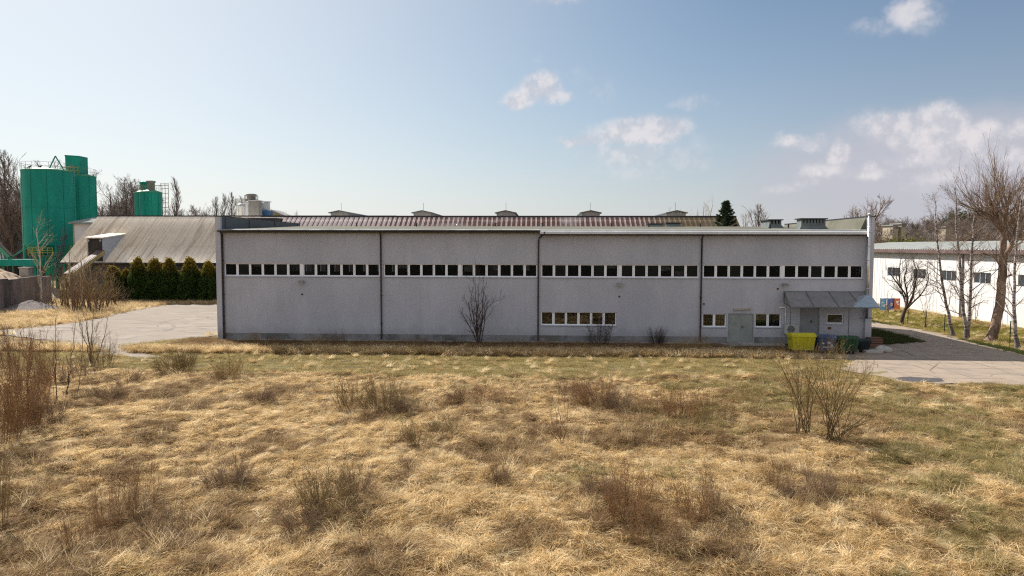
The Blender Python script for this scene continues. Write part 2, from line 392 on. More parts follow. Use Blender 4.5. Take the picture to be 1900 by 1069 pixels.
def zones(x, y):
    u, v = uv_of(x, y)
    dy_ = poly_dist(x, y, YARD); dr = poly_dist(x, y, ROAD)
    wob = (vnoise(x, y, 3.0, 3) - 0.5) * 1.2
    track = sstep(v + wob, -12.8, -12.0) * (1 - sstep(v + wob, -7.0, -6.2)) * sstep(u, -27, -23) * (1 - sstep(u, 22.5, 24))
    meadow = (1 - sstep(v + wob, -12.8, -12.0))
    return u, v, dy_, dr, track, meadow
def hill_h(x, y):
    return 9.5 * sstep(y, 130, 260) * sstep(x, 45, 130)
def height(x, y):
    u, v, dy_, dr, track, meadow = zones(x, y)
    hard = np.minimum(sstep(dy_, 0.0, 1.2), sstep(dr, 0.0, 1.2))
    near = 1 - sstep(y, 55, 75)
    h = (vnoise(x + 0.35 * y, y, 0.42, 1) - 0.5) * 0.13 + (vnoise(x + 0.2 * y, y, 0.8, 6) - 0.5) * 0.15 + (vnoise(x, y + 0.3 * x, 1.9, 2) - 0.5) * 0.26 + (vnoise(x, y, 5.5, 4) - 0.5) * 0.30
    h = h * meadow + (vnoise(x, y, 1.6, 5) * 0.08) * (1 - meadow) * sstep(-v, 0.5, 2.0)
    rut = track * (np.exp(-((v + 8.0) / 0.35) ** 2) + np.exp(-((v + 9.6) / 0.35) ** 2)) * -0.07
    h = (h * (1 - 0.7 * track) + rut) * hard * near
    h = np.where((v > -0.2) & (v < 20) & (u > -30) & (u < 32), 0.0, h)
    verge = sstep(x, 33.0, 40.0) * sstep(y, 35, 50) * (1 - sstep(y, 110, 150)) * 0.25
    return h - 0.03 + verge * hard + hill_h(x, y)

def axis(a, b, fine0, fine1, step, coarse):
    f = list(np.arange(fine0, fine1 + 1e-6, step)); lo = []; p = fine0; s = step
    while p > a: s = min(s * 1.25, coarse); p -= s; lo.append(p)
    hi = []; p = fine1; s = step
    while p < b: s = min(s * 1.25, coarse); p += s; hi.append(p)
    return np.array(lo[::-1] + f + hi)
gx = axis(-2500, 2500, -36, 40, 0.16, 120); gy = axis(-2500, 4000, 11.5, 46, 0.16, 120)
GX, GY = np.meshgrid(gx, gy)
GZ = height(GX, GY)
nx, ny = len(gx), len(gy)
idx = np.arange(nx * ny).reshape(ny, nx)
Q = np.stack([idx[:-1, :-1], idx[:-1, 1:], idx[1:, 1:], idx[1:, :-1]], -1).reshape(-1, 4)
def groundmat():
    m = bpy.data.materials.new('ground_soil'); m.use_nodes = True; t = NT(m.node_tree); b = t.n['Principled BSDF']
    a = t.add('ShaderNodeAttribute', attribute_name='Col'); tcn = t.add('ShaderNodeTexCoord'); v = tcn.outputs['Object']
    n = t.noise(v, 7.0, 8, 0.75); n2 = t.noise(t.scalevec(v, 1, 2.2, 1), 24.0, 5, 0.7)
    c = t.mix(t.smooth(n, 0.35, 0.68), t.mix(1.0, a.outputs[0], (0.50, 0.48, 0.46), 'MULTIPLY'), a.outputs[0])
    c = t.mix(t.smooth(n2, 0.5, 0.7, 0.0, 0.5), c, t.mix(1.0, a.outputs[0], (1.45, 1.4, 1.3), 'MULTIPLY'))
    t.put(b.inputs['Base Color'], c); b.inputs['Roughness'].default_value = 1.0; b.inputs['Specular IOR Level'].default_value = 0.05
    bn = t.add('ShaderNodeBump'); bn.inputs['Strength'].default_value = 0.9; bn.inputs['Distance'].default_value = 0.06
    t.put(bn.inputs['Height'], n); t.put(b.inputs['Normal'], bn.outputs[0])
    return m
gr = npmesh('ground', np.stack([GX, GY, GZ], -1).reshape(-1, 3), Q, groundmat(), True)
tag(gr, kind='structure')
def lerp(c, d, k): return c * (1 - k[..., None]) + np.array(d) * k[..., None]
def ground_col(x, y):
    u, v, dy_, dr, track, meadow = zones(x, y)
    c = np.zeros(x.shape + (3,)) + np.array((0.44, 0.325, 0.18))
    c = lerp(c, (0.22, 0.145, 0.075), sstep(vnoise(x, y, 2.3, 11) * 0.5 + vnoise(x, y, 0.5, 12) * 0.5, 0.42, 0.75))
    gpatch = sstep(vnoise(x, y, 4.0, 13) * 0.6 + vnoise(x, y, 1.1, 14) * 0.4 + 0.22 * sstep(x, 4, 16) * sstep(y, 14, 20), 0.60, 0.85)
    c = lerp(c, (0.19, 0.165, 0.07), gpatch * 0.6)
    c = lerp(c, (0.24, 0.21, 0.10), track * 0.9)
    rv_ = v + (vnoise(x, y, 6.0, 81) - 0.5) * 0.5
    ruts = track * np.clip(np.exp(-((rv_ + 8.6) / 0.3) ** 2) + np.exp(-((rv_ + 10.6) / 0.3) ** 2), 0, 1)
    c = lerp(c, (0.13, 0.095, 0.06), ruts * sstep(vnoise(x, y, 2.5, 15), 0.15, 0.5))
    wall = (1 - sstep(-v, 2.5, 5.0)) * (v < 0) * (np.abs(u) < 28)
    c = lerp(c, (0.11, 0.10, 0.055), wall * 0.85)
    verge = sstep(x, 29.0, 31.0) * sstep(y, 34, 36)
    c = lerp(c, (0.20, 0.20, 0.06), verge * (0.55 + 0.45 * vnoise(x, y, 3.0, 16)))
    wedge = (u > 24.6) & (v > -2) & (v < 25) & (u < 32)
    c = lerp(c, (0.07, 0.085, 0.03), wedge * 0.9)
    c = lerp(c, (0.055, 0.055, 0.04), 1 - sstep(y, -45, -15))  # unseen ground behind the camera, darkened to dim the window reflections
    far = sstep(y, 100, 160)
    c = lerp(c, (0.13, 0.12, 0.07), far)
    return c
gc = ground_col(GX, GY).reshape(-1, 3)
ca = gr.data.color_attributes.new('Col', 'FLOAT_COLOR', 'POINT')
ca.data.foreach_set('color', np.concatenate([gc, np.ones((len(gc), 1))], 1).astype(np.float32).ravel())

def sheet(name, poly, z, m, loc=(0, 0, 0), rz=0.0):
    # jittered outline so the edge is ragged; mesh in the facade frame so slab joints run with the building
    pts = []
    for i in range(len(poly)):
        a = Vector(poly[i]); b = Vector(poly[(i + 1) % len(poly)]); L = (b - a).length; k = max(1, int(L / 0.5))
        nrm = Vector((-(b - a).y, (b - a).x)) / max(L, 1e-6)
        for j in range(k):
            p = a.lerp(b, j / k); q = p + nrm * (vnoise(np.array([p.x]), np.array([p.y]), 0.8, 21)[0] - 0.5) * 0.7
            pts.append(q)
    o_ = Vector((P0.x, P0.y))
    loc2 = [((p.x - P0.x) * FU.x + (p.y - P0.y) * FU.y, (p.x - P0.x) * FV.x + (p.y - P0.y) * FV.y) for p in pts]
    import bmesh
    bm = bmesh.new(); f = bm.faces.new([bm.verts.new((a, b, 0)) for a, b in loc2])
    bmesh.ops.triangulate(bm, faces=[f]); bmesh.ops.recalc_face_normals(bm, faces=bm.faces)
    me = bpy.data.meshes.new(name); bm.to_mesh(me); bm.free(); me.materials.append(m)
    o = bpy.data.objects.new(name, me); C.objects.link(o); o.location = (P0.x, P0.y, z); o.rotation_euler = (0, 0, -FA)
    return tag(o, kind='structure')
def yardmat():
    m = bpy.data.materials.new('yard_dirt_concrete'); m.use_nodes = True; t = NT(m.node_tree); b = t.n['Principled BSDF']
    tcn = t.add('ShaderNodeTexCoord'); v = tcn.outputs['Object']
    n = t.noise(v, 0.35, 7, 0.7); n2 = t.noise(t.scalevec(v, 1, 2.5, 1), 1.6, 7, 0.75, dist=1.5)
    c = t.mix(t.smooth(n, 0.3, 0.7), (0.265, 0.215, 0.165), (0.215, 0.175, 0.14))
    c = t.mix(t.smooth(n2, 0.46, 0.66, 0.0, 0.7), c, (0.16, 0.135, 0.115))
    c = t.mix(t.smooth(t.noise(t.scalevec(v, 0.25, 1.0, 1), 0.9, 6, 0.7), 0.5, 0.65, 0.0, 0.5), c, (0.37, 0.31, 0.26))
    c = t.mix(t.smooth(t.noise(v, 12, 5, 0.8), 0.55, 0.8, 0, 0.5), c, (0.38, 0.32, 0.27))
    # tyre marks: thin arcs of a few circles
    sp = t.add('ShaderNodeSeparateXYZ'); t.put(sp.inputs[0], v)
    marks = None
    for cx, cy, r, wd in ((-22.0, 12.5, 7.0, 0.10), (-22.3, 12.0, 8.6, 0.10), (-30.0, 22.0, 13.0, 0.14), (-24.0, 17.0, 5.5, 0.10), (-36.0, 3.0, 9.0, 0.16), (-34.0, 30.0, 24.0, 0.2), (-33.0, 31.0, 27.0, 0.2)):
        d = t.m('SQRT', t.m('ADD', t.m('POWER', t.m('ABSOLUTE', t.m('SUBTRACT', sp.outputs[0], cx)), 2), t.m('POWER', t.m('ABSOLUTE', t.m('SUBTRACT', sp.outputs[1], cy)), 2)))
        k = t.smooth(t.m('ABSOLUTE', t.m('SUBTRACT', d, r)), wd * 0.5, wd * 1.6, 1.0, 0.0)
        marks = k if marks is None else t.m('MAXIMUM', marks, k)
    c = t.mix(t.m('MULTIPLY', marks, t.smooth(t.noise(v, 0.5, 4), 0.42, 0.6, 0.0, 0.65)), c, (0.10, 0.085, 0.075))
    t.put(b.inputs['Base Color'], c); b.inputs['Roughness'].default_value = 0.95
    bn = t.add('ShaderNodeBump'); bn.inputs['Strength'].default_value = 0.5; bn.inputs['Distance'].default_value = 0.03
    t.put(bn.inputs['Height'], n2); t.put(b.inputs['Normal'], bn.outputs[0])
    return m
def slabmat():
    m = bpy.data.materials.new('concrete_road_slabs'); m.use_nodes = True; t = NT(m.node_tree); b = t.n['Principled BSDF']
    tcn = t.add('ShaderNodeTexCoord'); v = tcn.outputs['Object']
    wv = t.add('ShaderNodeVectorMath', operation='ADD'); t.put(wv.inputs[0], v)
    t.put(wv.inputs[1], t.scalevec(t.noise(v, 1.2, 3, col=True), 0.10, 0.10, 0)); vv = wv.outputs[0]
    br = t.add('ShaderNodeTexBrick'); t.put(br.inputs['Vector'], vv); br.offset = 0.0
    br.inputs['Scale'].default_value = 1.0; br.inputs['Mortar Size'].default_value = 0.055; br.inputs['Mortar Smooth'].default_value = 0.3
    br.inputs['Brick Width'].default_value = 3.0; br.inputs['Row Height'].default_value = 1.5
    br.inputs['Color1'].default_value = (0.33, 0.25, 0.175, 1); br.inputs['Color2'].default_value = (0.29, 0.22, 0.155, 1); br.inputs['Mortar'].default_value = (0.14, 0.11, 0.08, 1)
    n = t.noise(v, 0.8, 7, 0.72)
    worn = t.smooth(t.noise(v, 0.9, 4), 0.45, 0.6)
    c = t.mix(t.m('MULTIPLY', br.outputs['Fac'], worn), t.mix(0.5, br.outputs['Color'], (0.32, 0.26, 0.21)), (0.13, 0.10, 0.075))
    c = t.mix(t.smooth(n, 0.46, 0.66, 0.0, 0.7), c, (0.20, 0.165, 0.135))
    c = t.mix(t.smooth(t.noise(t.scalevec(v, 0.35, 1.6, 1), 0.8, 6, 0.75), 0.52, 0.66, 0.0, 0.6), c, (0.36, 0.28, 0.22))
    c = t.mix(t.smooth(t.noise(v, 9, 5, 0.8), 0.55, 0.8, 0, 0.35), c, (0.5, 0.43, 0.36))
    vo = t.add('ShaderNodeTexVoronoi', feature='DISTANCE_TO_EDGE'); t.put(vo.inputs['Vector'], vv); vo.inputs['Scale'].default_value = 0.35
    c = t.mix(t.smooth(vo.outputs[0], 0.004, 0.014, 0.6, 0.0), c, (0.08, 0.065, 0.055))
    t.put(b.inputs['Base Color'], c); b.inputs['Roughness'].default_value = 0.9
    bn = t.add('ShaderNodeBump'); bn.inputs['Strength'].default_value = 0.4; bn.inputs['Distance'].default_value = 0.03
    t.put(bn.inputs['Height'], n); t.put(b.inputs['Normal'], bn.outputs[0])
    return m
sheet('yard', YARD, 0.012, yardmat())
sheet('road', ROAD, 0.016, slabmat())
ASPH = mat('asphalt_patch', (0.075, 0.07, 0.075), 0.9, 0.25, 3, 0.4)
MOSS = mat('mossy_joint', (0.20, 0.17, 0.08), 1.0, 0.3, 3, 0.4)
sheet('asphalt_patch', gp([(1660, 702), (1705, 700), (1738, 703), (1752, 708), (1730, 711), (1700, 711), (1678, 708)]), 0.0225, ASPH)
sheet('road_weeds', gp([(1600, 690), (1640, 688.5), (1652, 691), (1630, 693.5), (1600, 693)]), 0.0225, MOSS)

# ------------------------------------------------------------------ main factory building (local frame u, v, z)
B = thing('factory_building', 'long grey rendered flat-roofed factory hall with two rows of white windows', 'building', tuple(P0), -FA)
UL = fac(413, 500)[0]; UR = fac(1606, 500)[0]           # inner faces of the two gable piers
ULo = UL - 0.36; URo = UR + 0.42
DEP = 15.6; WT = 0.3
ZE0 = fac(850, 430)[1]                                    # underside of the left eave
ZW0 = fac(950, 514.5)[1]; ZW1 = fac(950, 490.5)[1]
ZP = 8.72
holes = []       # u0,u1,z0,z1
def zrow(p): return fac(p, 514.5 + (p - 950) * 0.0042)[1]
bays = []
pw = []          # upper window units (u0,u1)
for a, b in ((416, 704.5), (711.5, 997), (1004, 1297), (1304.5, 1602)):
    ua, ub = fac(a, 503)[0], fac(b, 503)[0]; L = ub - ua; g = 0.16; wu = (L - g) / 6
    holes.append((ua, ub, ZW0, ZW1)); bays.append((ua, ub))
    for k in range(6):
        s = ua + k * wu + (g if k > 2 else 0); pw.append((s, s + wu, ZW0, ZW1))
    holes_gap = (ua + 3 * wu, ua + 3 * wu + g)
    pw.append(('post', holes_gap, ZW0, ZW1))
lw = []
def lowwin(px0, px1, py0, py1, n):
    ua, z0 = fac(px0, py1); ub, z1 = fac(px1, py0); holes.append((ua, ub, z0, z1))
    for k in range(n): lw.append((ua + (ub - ua) * k / n, ua + (ub - ua) * (k + 1) / n, z0, z1))
lowwin(1003.5, 1144, 579.5, 603.5, 3)
lowwin(1303, 1348, 582.5, 607, 1)
lowwin(1400.5, 1450, 582, 607.5, 1)
du0, dz0 = fac(1350, 634.5); du1, dz1 = fac(1399, 582)
holes.append((du0, du1, 0.12, dz1))
sd0 = fac(1484, 600)[0]; sd1 = fac(1520, 600)[0]; holes.append((sd0, sd1, 0.55, fac(1500, 569)[1]))
sw0, swz0 = fac(1534, 601); sw1, swz1 = fac(1566, 583); holes.append((sw0, sw1, swz0, swz1))
def wall_holes(u0, u1, z0, z1, holes, v0, v1):
    m = MB(); us = sorted({u0, u1, *[h[0] for h in holes], *[h[1] for h in holes]}); zs = sorted({z0, z1, *[h[2] for h in holes], *[h[3] for h in holes]})
    def solid(i, j):
        if i < 0 or j < 0 or i >= len(us) - 1 or j >= len(zs) - 1: return None
        cu, cz = (us[i] + us[i + 1]) / 2, (zs[j] + zs[j + 1]) / 2
        return not any(h[0] < cu < h[1] and h[2] < cz < h[3] for h in holes)
    for i in range(len(us) - 1):
        for j in range(len(zs) - 1):
            if not solid(i, j): continue
            a, b, c, d = us[i], us[i + 1], zs[j], zs[j + 1]
            m.quad((a, v0, c), (b, v0, c), (b, v0, d), (a, v0, d)); m.quad((a, v1, d), (b, v1, d), (b, v1, c), (a, v1, c))
            if not solid(i - 1, j): m.quad((a, v1, c), (a, v0, c), (a, v0, d), (a, v1, d))
            if not solid(i + 1, j): m.quad((b, v0, c), (b, v1, c), (b, v1, d), (b, v0, d))
            if not solid(i, j - 1): m.quad((a, v0, c), (a, v1, c), (b, v1, c), (b, v0, c))
            if not solid(i, j + 1): m.quad((a, v0, d), (b, v0, d), (b, v1, d), (a, v1, d))
    return m
m = wall_holes(UL, UR, 0.0, ZE0 + 0.05, holes, 0.0, WT)
bholes = []
for a in np.arange(UL + 0.6, UL + 13, 1.35): bholes.append((a, a + 0.55, 4.1, 5.6))
for a in np.arange(UL + 15.5, UL + 22, 2.6): bholes.append((a, a + 0.7, 4.5, 5.4))
mb = wall_holes(UL, UR, 0.0, 8.3, bholes, DEP - WT, DEP)
n0 = len(m.v); m.v += mb.v; m.f += [tuple(i + n0 for i in f) for f in mb.f]
m.build('wall', PLASTER, B)
# gable walls with parapets, standing proud of the facade
for nm, a, b, vf in (('gable_wall', ULo, UL, -0.22), ('gable_wall', UR, URo, -0.22)):
    g = MB(); g.box(a, b, vf, DEP + 0.05, 0.0, ZP - 0.03)
    o = g.build('gable_wall', PLASTER, B)
    g = MB(); g.box(a - 0.05, b + 0.05, vf - 0.05, DEP + 0.12, ZP - 0.03, ZP + 0.03)
    g.build('coping', GUTTER2, o)
# parapet lining, dark sheet on the roof side (left), felt on the right
pl = MB(); pl.box(UL + 0.001, UL + 0.03, 0.05, DEP, 7.6, ZP - 0.06)
for vv in (0.5, 4.5, 9.5, 14.9): pl.box(UL + 0.03, UL + 0.09, vv, vv + 0.18, 7.7, ZP - 0.07)
o = pl.build('parapet_lining', DKMETAL, B)
ZR0, ZR1 = 7.80, 8.50
def roofz(v): return ZR0 + (ZR1 - ZR0) * v / DEP
fs = MB(); fs.hexa([(UR - 0.45, 0.1, 7.7), (UR - 0.003, 0.1, 7.7), (UR - 0.003, DEP, 7.7), (UR - 0.45, DEP, 7.7)],
                   [(UR - 0.03, 0.1, ZP - 0.07), (UR - 0.003, 0.1, ZP - 0.07), (UR - 0.003, DEP, ZP - 0.07), (UR - 0.03, DEP, ZP - 0.07)])
fs.build('parapet_upstand', ROOFFELT, B)
rb = MB()
nu = 60
rv = np.linspace(-0.28, DEP + 0.1, 14)
for j in range(len(rv) - 1):
    rb.hexa([(UL, rv[j], roofz(rv[j]) - 0.25), (UR, rv[j], roofz(rv[j]) - 0.25), (UR, rv[j + 1], roofz(rv[j + 1]) - 0.25), (UL, rv[j + 1], roofz(rv[j + 1]) - 0.25)],
            [(UL, rv[j], roofz(rv[j])), (UR, rv[j], roofz(rv[j])), (UR, rv[j + 1], roofz(rv[j + 1])), (UL, rv[j + 1], roofz(rv[j + 1]))])
rb.build('roof', ROOFFELT, B)
UM = fac(1002, 430)[0]
# left half: worn wavy flashing; right half: new pale sheet
fl = MB(); u = UL - 0.10
while u < UM - 0.02:
    u2 = min(u + 0.9, UM - 0.02); a = rnd.uniform(-0.012, 0.012); c = rnd.uniform(-0.012, 0.012)
    fl.hexa([(u, -0.42, ZE0 + 0.07 + a), (u2, -0.42, ZE0 + 0.07 + c), (u2, 0.2, ZE0 + 0.12), (u, 0.2, ZE0 + 0.12)],
            [(u, -0.42, ZE0 + 0.125 + a), (u2, -0.42, ZE0 + 0.125 + c), (u2, 0.5, roofz(0.5) + 0.02), (u, 0.5, roofz(0.5) + 0.02)]); u = u2
fl.build('eaves_flashing', FLASH, B)
nf = MB(); u = UM
ZF = fac(1300, 434.5, -0.42)[1]
while u < UR - 0.01:
    u2 = min(u + 2.0, UR); nf.hexa([(u, -0.44, ZF), (u2 - 0.008, -0.44, ZF), (u2 - 0.008, -0.2, ZF), (u, -0.2, ZF)],
            [(u, -0.42, ZF + 0.16), (u2 - 0.008, -0.42, ZF + 0.16), (u2 - 0.008, -0.2, roofz(-0.2) + 0.03), (u, -0.2, roofz(-0.2) + 0.03)]); u = u2
tag(nf.build('eaves_fascia', WHITEMETAL, B), 'bright new metal fascia on the right half of the eaves')
# gutters
def gutter(u0, u1, z, name='gutter'):
    g = MB(); pts = [(-0.44 - 0.06 + 0.07 * math.cos(a), z + 0.07 * math.sin(a)) for a in [math.pi + math.pi * k / 6 for k in range(7)]]
    n = len(pts)
    pr = [(y, zz) for y, zz in pts] + [(pts[-1][0], z + 0.02), (pts[0][0], z + 0.02)]
    g.prismx(pr, u0, u1)
    k = u0 + 0.4
    while k < u1: g.box(k, k + 0.03, -0.43, -0.002, z - 0.03, z - 0.01); k += 1.0
    return g.build(name, GUTTER, B)
gutter(UL - 0.1, UM - 0.15, ZE0 + 0.03)
gutter(UM, UR - 0.05, ZF - 0.04)
# plinth and concrete apron
p = MB(); gaps = [(du0 - 0.02, du1 + 0.02)]
p.box(UL, du0 - 0.05, -0.035, -0.002, 0.0, 0.48); p.box(du1 + 0.05, sd0 - 0.4, -0.035, -0.002, 0.0, 0.48)
p.build('plinth', PLINTH, B)
a = MB(); a.box(UL, fac(1450, 630)[0], -0.75, -0.04, -0.1, 0.07); a.build('apron', CONC, B)
# drainpipes
def pipe(u, ztop, bend):
    g = MB(); y = -0.10
    if bend: g.tube([(u + 0.42, -0.45, ztop), (u + 0.42, -0.42, ztop - 0.14), (u + 0.05, y, ztop - 0.42), (u, y, ztop - 0.6), (u, y, 0.35), (u, y - 0.12, 0.15)], 0.055, 8)
    else: g.tube([(u, -0.45, ztop), (u, y, ztop - 0.28), (u, y, 0.35), (u, y - 0.12, 0.15)], 0.055, 8)
    for zz in (1.2, 3.2, 5.6): g.box(u - 0.07, u + 0.07, y - 0.07, -0.002, zz, zz + 0.03)
    g.build('drainpipe', GUTTER, B, True)
pipe(UL + 0.07, ZE0 + 0.02, False); pipe(fac(707.5, 500)[0], ZE0 + 0.02, False); pipe(fac(999, 500)[0], ZE0 + 0.0, True); pipe(fac(1301, 500)[0], ZF - 0.05, False)
# windows
def window(u0, u1, z0, z1, n=2, rec=0.10, curtain=None):
    fr = 0.055; f = MB(); y0, y1 = rec, rec + 0.07
    u0 += 0.004; u1 -= 0.004
    f.box(u0, u1, y0, y1, z0, z0 + fr + 0.03); f.box(u0, u1, y0, y1, z1 - fr, z1)
    f.box(u0, u0 + fr + 0.02, y0, y1, z0 + fr + 0.03, z1 - fr); f.box(u1 - fr - 0.02, u1, y0, y1, z0 + fr + 0.03, z1 - fr)
    W = (u1 - u0); cell = W / n
    for k in range(1, n): f.box(u0 + k * cell - 0.085, u0 + k * cell + 0.085, y0, y1, z0 + fr + 0.03, z1 - fr)
    fo = f.build('window', WFRAME, B)
    s = MB(); s.box(u0 - 0.002, u1 + 0.002, -0.07, y0 - 0.003, z0 - 0.035, z0 - 0.003); s.build('sill', GALV, fo)
    for k in range(n):
        a = u0 + k * cell + (fr + 0.02 if k == 0 else 0.085); b = u0 + (k + 1) * cell - (fr + 0.02 if k == n - 1 else 0.085)
        g = MB(); g.box(a, b, y0 + 0.03, y0 + 0.04, z0 + fr + 0.03, z1 - fr); g.build('pane', GLASSW if rnd.random() < 0.3 else GLASS, fo)
    return fo
for q in pw:
    if q[0] == 'post':
        (a, b) = q[1]; MB().box(a, b, 0.06, 0.20, q[2], q[3]).build('window_post', WFRAME, B)
    else: window(*q)
for q in lw: window(*q)
window(sw0, sw1, swz0, swz1, 1)
# curtains in the low window right of the grey-green door
CURT = mat('pale_curtain', (0.30, 0.36, 0.36), 0.9, 0.1)
for (a, b, z0, z1) in (lw[-1],):
    for s0, s1 in ((a + 0.1, a + 0.8), (a + 1.0, b - 0.1)):
        V = []; n = 24
        g = MB()
        for k in range(n):
            x0 = s0 + (s1 - s0) * k / n; x1 = s0 + (s1 - s0) * (k + 1) / n
            y0 = 0.34 + 0.04 * math.sin(k * 1.5); y1 = 0.34 + 0.04 * math.sin((k + 1) * 1.5)
            g.quad((x0, y0, z0), (x1, y1, z0), (x1, y1, z1 - 0.02), (x0, y0, z1 - 0.02))
        g.build('curtain', CURT, B)
BLIND = mat('beige_blind', (0.36, 0.29, 0.20), 0.9, 0.15)
a_, b_, z0_, z1_ = lw[2]
g = MB(); k = a_ + 0.85
while k < b_ - 0.1: g.box(k, k + 0.05, 0.32, 0.33, z0_, z1_); k += 0.085
g.build('blind', BLIND, B)
RB = mat('roller_blind', (0.62, 0.60, 0.56), 0.9, 0.05)
for k, (f0, f1) in {1: (0.0, 0.25), 9: (0.15, 0.6), 14: (0.0, 0.3), 17: (0.5, 1.0), 30: (0.0, 0.35), 40: (0.1, 0.5)}.items():
    q = [w_ for w_ in pw if w_[0] != 'post'][k % 24]; L = q[1] - q[0]
    MB().box(q[0] + L * (0.1 if k % 2 else 0.55), q[0] + L * (0.45 if k % 2 else 0.92), 0.24, 0.25, q[2] + (q[3] - q[2]) * (1 - f1), q[3] - (q[3] - q[2]) * f0).build('blind', RB, B)
# doors
def door(u0, u1, z0, z1, m, leaves, hx):
    f = MB(); f.box(u0 + 0.003, u0 + 0.06, 0.02, 0.12, z0, z1 - 0.004); f.box(u1 - 0.06, u1 - 0.003, 0.02, 0.12, z0, z1 - 0.004); f.box(u0 + 0.06, u1 - 0.06, 0.02, 0.12, z1 - 0.06, z1 - 0.004)
    fo = f.build('door', m, B)
    W = (u1 - u0 - 0.12) / leaves
    for k in range(leaves):
        l = MB(); a = u0 + 0.06 + k * W
        l.box(a + 0.004, a + W - 0.004, 0.05, 0.095, z0 + 0.01, z1 - 0.064)
        l.build('door_leaf', m, fo)
    h = MB(); h.box(hx - 0.025, hx + 0.025, 0.035, 0.052, z0 + 0.92, z0 + 1.12); h.tube([(hx, 0.04, z0 + 1.05), (hx, -0.02, z0 + 1.05), (hx + 0.12, -0.02, z0 + 1.05)], 0.012, 6)
    h.build('handle', BLACK, fo)
door(du0, du1, 0.12, dz1, DOORM, 2, (du0 + du1) / 2 + 0.1)
door(sd0, sd1, 0.55, fac(1500, 569)[1], DOORG, 1, (sd0 + sd1) / 2 + 0.12)
MB().box(du0, du1, -0.5, 0.05, -0.1, 0.118).build('doorstep', CONC, B)
# interior seen through the glass
inn = MB()
inn.box(UL + 0.01, UR - 0.01, 0.32, DEP - 0.32, -0.15, 0.05)
inn.build('interior_floor', mat('factory_floor', (0.13, 0.13, 0.135), 0.6), B)
for uu in (UL + 13.2, bays[2][0] - 0.12, bays[3][0] - 0.12):
    MB().box(uu, uu + 0.12, 0.31, DEP - 0.33, 0.06, 7.45).build('partition', DARKWALL, B)
MB().box(UL + 0.02, UR - 0.02, 6.6, 6.7, 4.1, 4.62).build('crane_beam', BRICKM, B)
c = MB()
for k in range(12): uu = UL + 2 + k * 3.6; c.box(uu, uu + 0.3, 0.5, DEP - 0.5, 6.6, 7.2); c.box(uu, uu + 0.25, 6.2, 6.5, 0.06, 6.6)
c.build('roof_beam', DARKWALL, B)
rk = thing('storage_rack', 'brown storage rack behind the low window row of the grey factory', 'rack', tuple(fw(lw[0][0], 1.1)), -FA)
Lr = lw[1][1] - lw[0][0]
WOODM = mat('rack_board', (0.42, 0.27, 0.13), 0.8, 0.2, 3)
for zz in (0.9, 1.35, 1.8): MB().box(0.05, Lr, 0, 0.5, zz, zz + 0.05).build('shelf', WOODM, rk)
MB().box(0.05, Lr, 0.52, 0.56, 0.0, 2.6).build('back_panel', mat('rack_back', (0.30, 0.20, 0.11), 0.9, 0.3, 2), rk)
bx = MB()
for k in range(14):
    x = 0.1 + k * Lr / 14.5; bx.box(x, x + rnd.uniform(0.15, 0.26), 0.05, 0.4, 1.4, 1.4 + rnd.uniform(0.1, 0.33)); bx.box(x, x + rnd.uniform(0.15, 0.26), 0.05, 0.4, 0.95, 0.95 + rnd.uniform(0.1, 0.3))
bx.build('stored_goods', mat('goods', (0.38, 0.30, 0.22), 0.8, 0.4, 3), rk)
# wall lamps
for i, (px, py) in enumerate(((561, 522), (1149, 526.5), (1455, 527.5))):
    u, z = fac(px, py); g = MB()
    g.box(u - 0.05, u + 0.05, -0.12, -0.002, z - 0.03, z + 0.05); g.hexa([(u - 0.2, -0.42, z - 0.10), (u + 0.2, -0.42, z - 0.10), (u + 0.2, -0.10, z - 0.10), (u - 0.2, -0.10, z - 0.10)],
        [(u - 0.16, -0.38, z + 0.04), (u + 0.16, -0.38, z + 0.04), (u + 0.16, -0.12, z + 0.06), (u - 0.16, -0.12, z + 0.06)])
    o = g.build('wall_lamp', GREYD, B); MB().box(u - 0.16, u + 0.16, -0.38, -0.14, z - 0.125, z - 0.102).build('lens', WHITEW, o)
u, z = fac(1377, 573); g = MB()
g.box(u - 0.58, u + 0.58, -0.16, -0.02, z - 0.05, z + 0.05, Matrix.Translation((u, 0, z)) @ Matrix.Rotation(R_(-3), 4, 'Y') @ Matrix.Translation((-u, 0, -z)))
g.build('strip_lamp', mat('old_plastic', (0.42, 0.38, 0.30), 0.6), B)
for px, py in ((561, 546), (1149, 550), (1443, 536), (1306, 564)):
    u, z = fac(px, py); MB().tube([(u, 0.0, z), (u, -0.06, z)], 0.06, 8).build('vent_outlet', GUTTER2, B)
# landing and side ramp in front of the grey door
uA = sd0 - 0.35; uB = fac(1556, 615)[0]; uC = URo + 0.02
MB().box(uA, uB, -1.35, -0.003, -0.05, 0.53).build('landing', CONCDARK, B)
MB().hexa([(uB + 0.002, -1.35, -0.05), (uC, -1.35, -0.05), (uC, -0.3, -0.05), (uB + 0.002, -0.3, -0.05)],
          [(uB + 0.002, -1.35, 0.53), (uC, -1.35, 0.02), (uC, -0.3, 0.02), (uB + 0.002, -0.3, 0.53)]).build('ramp', CONCDARK, B)
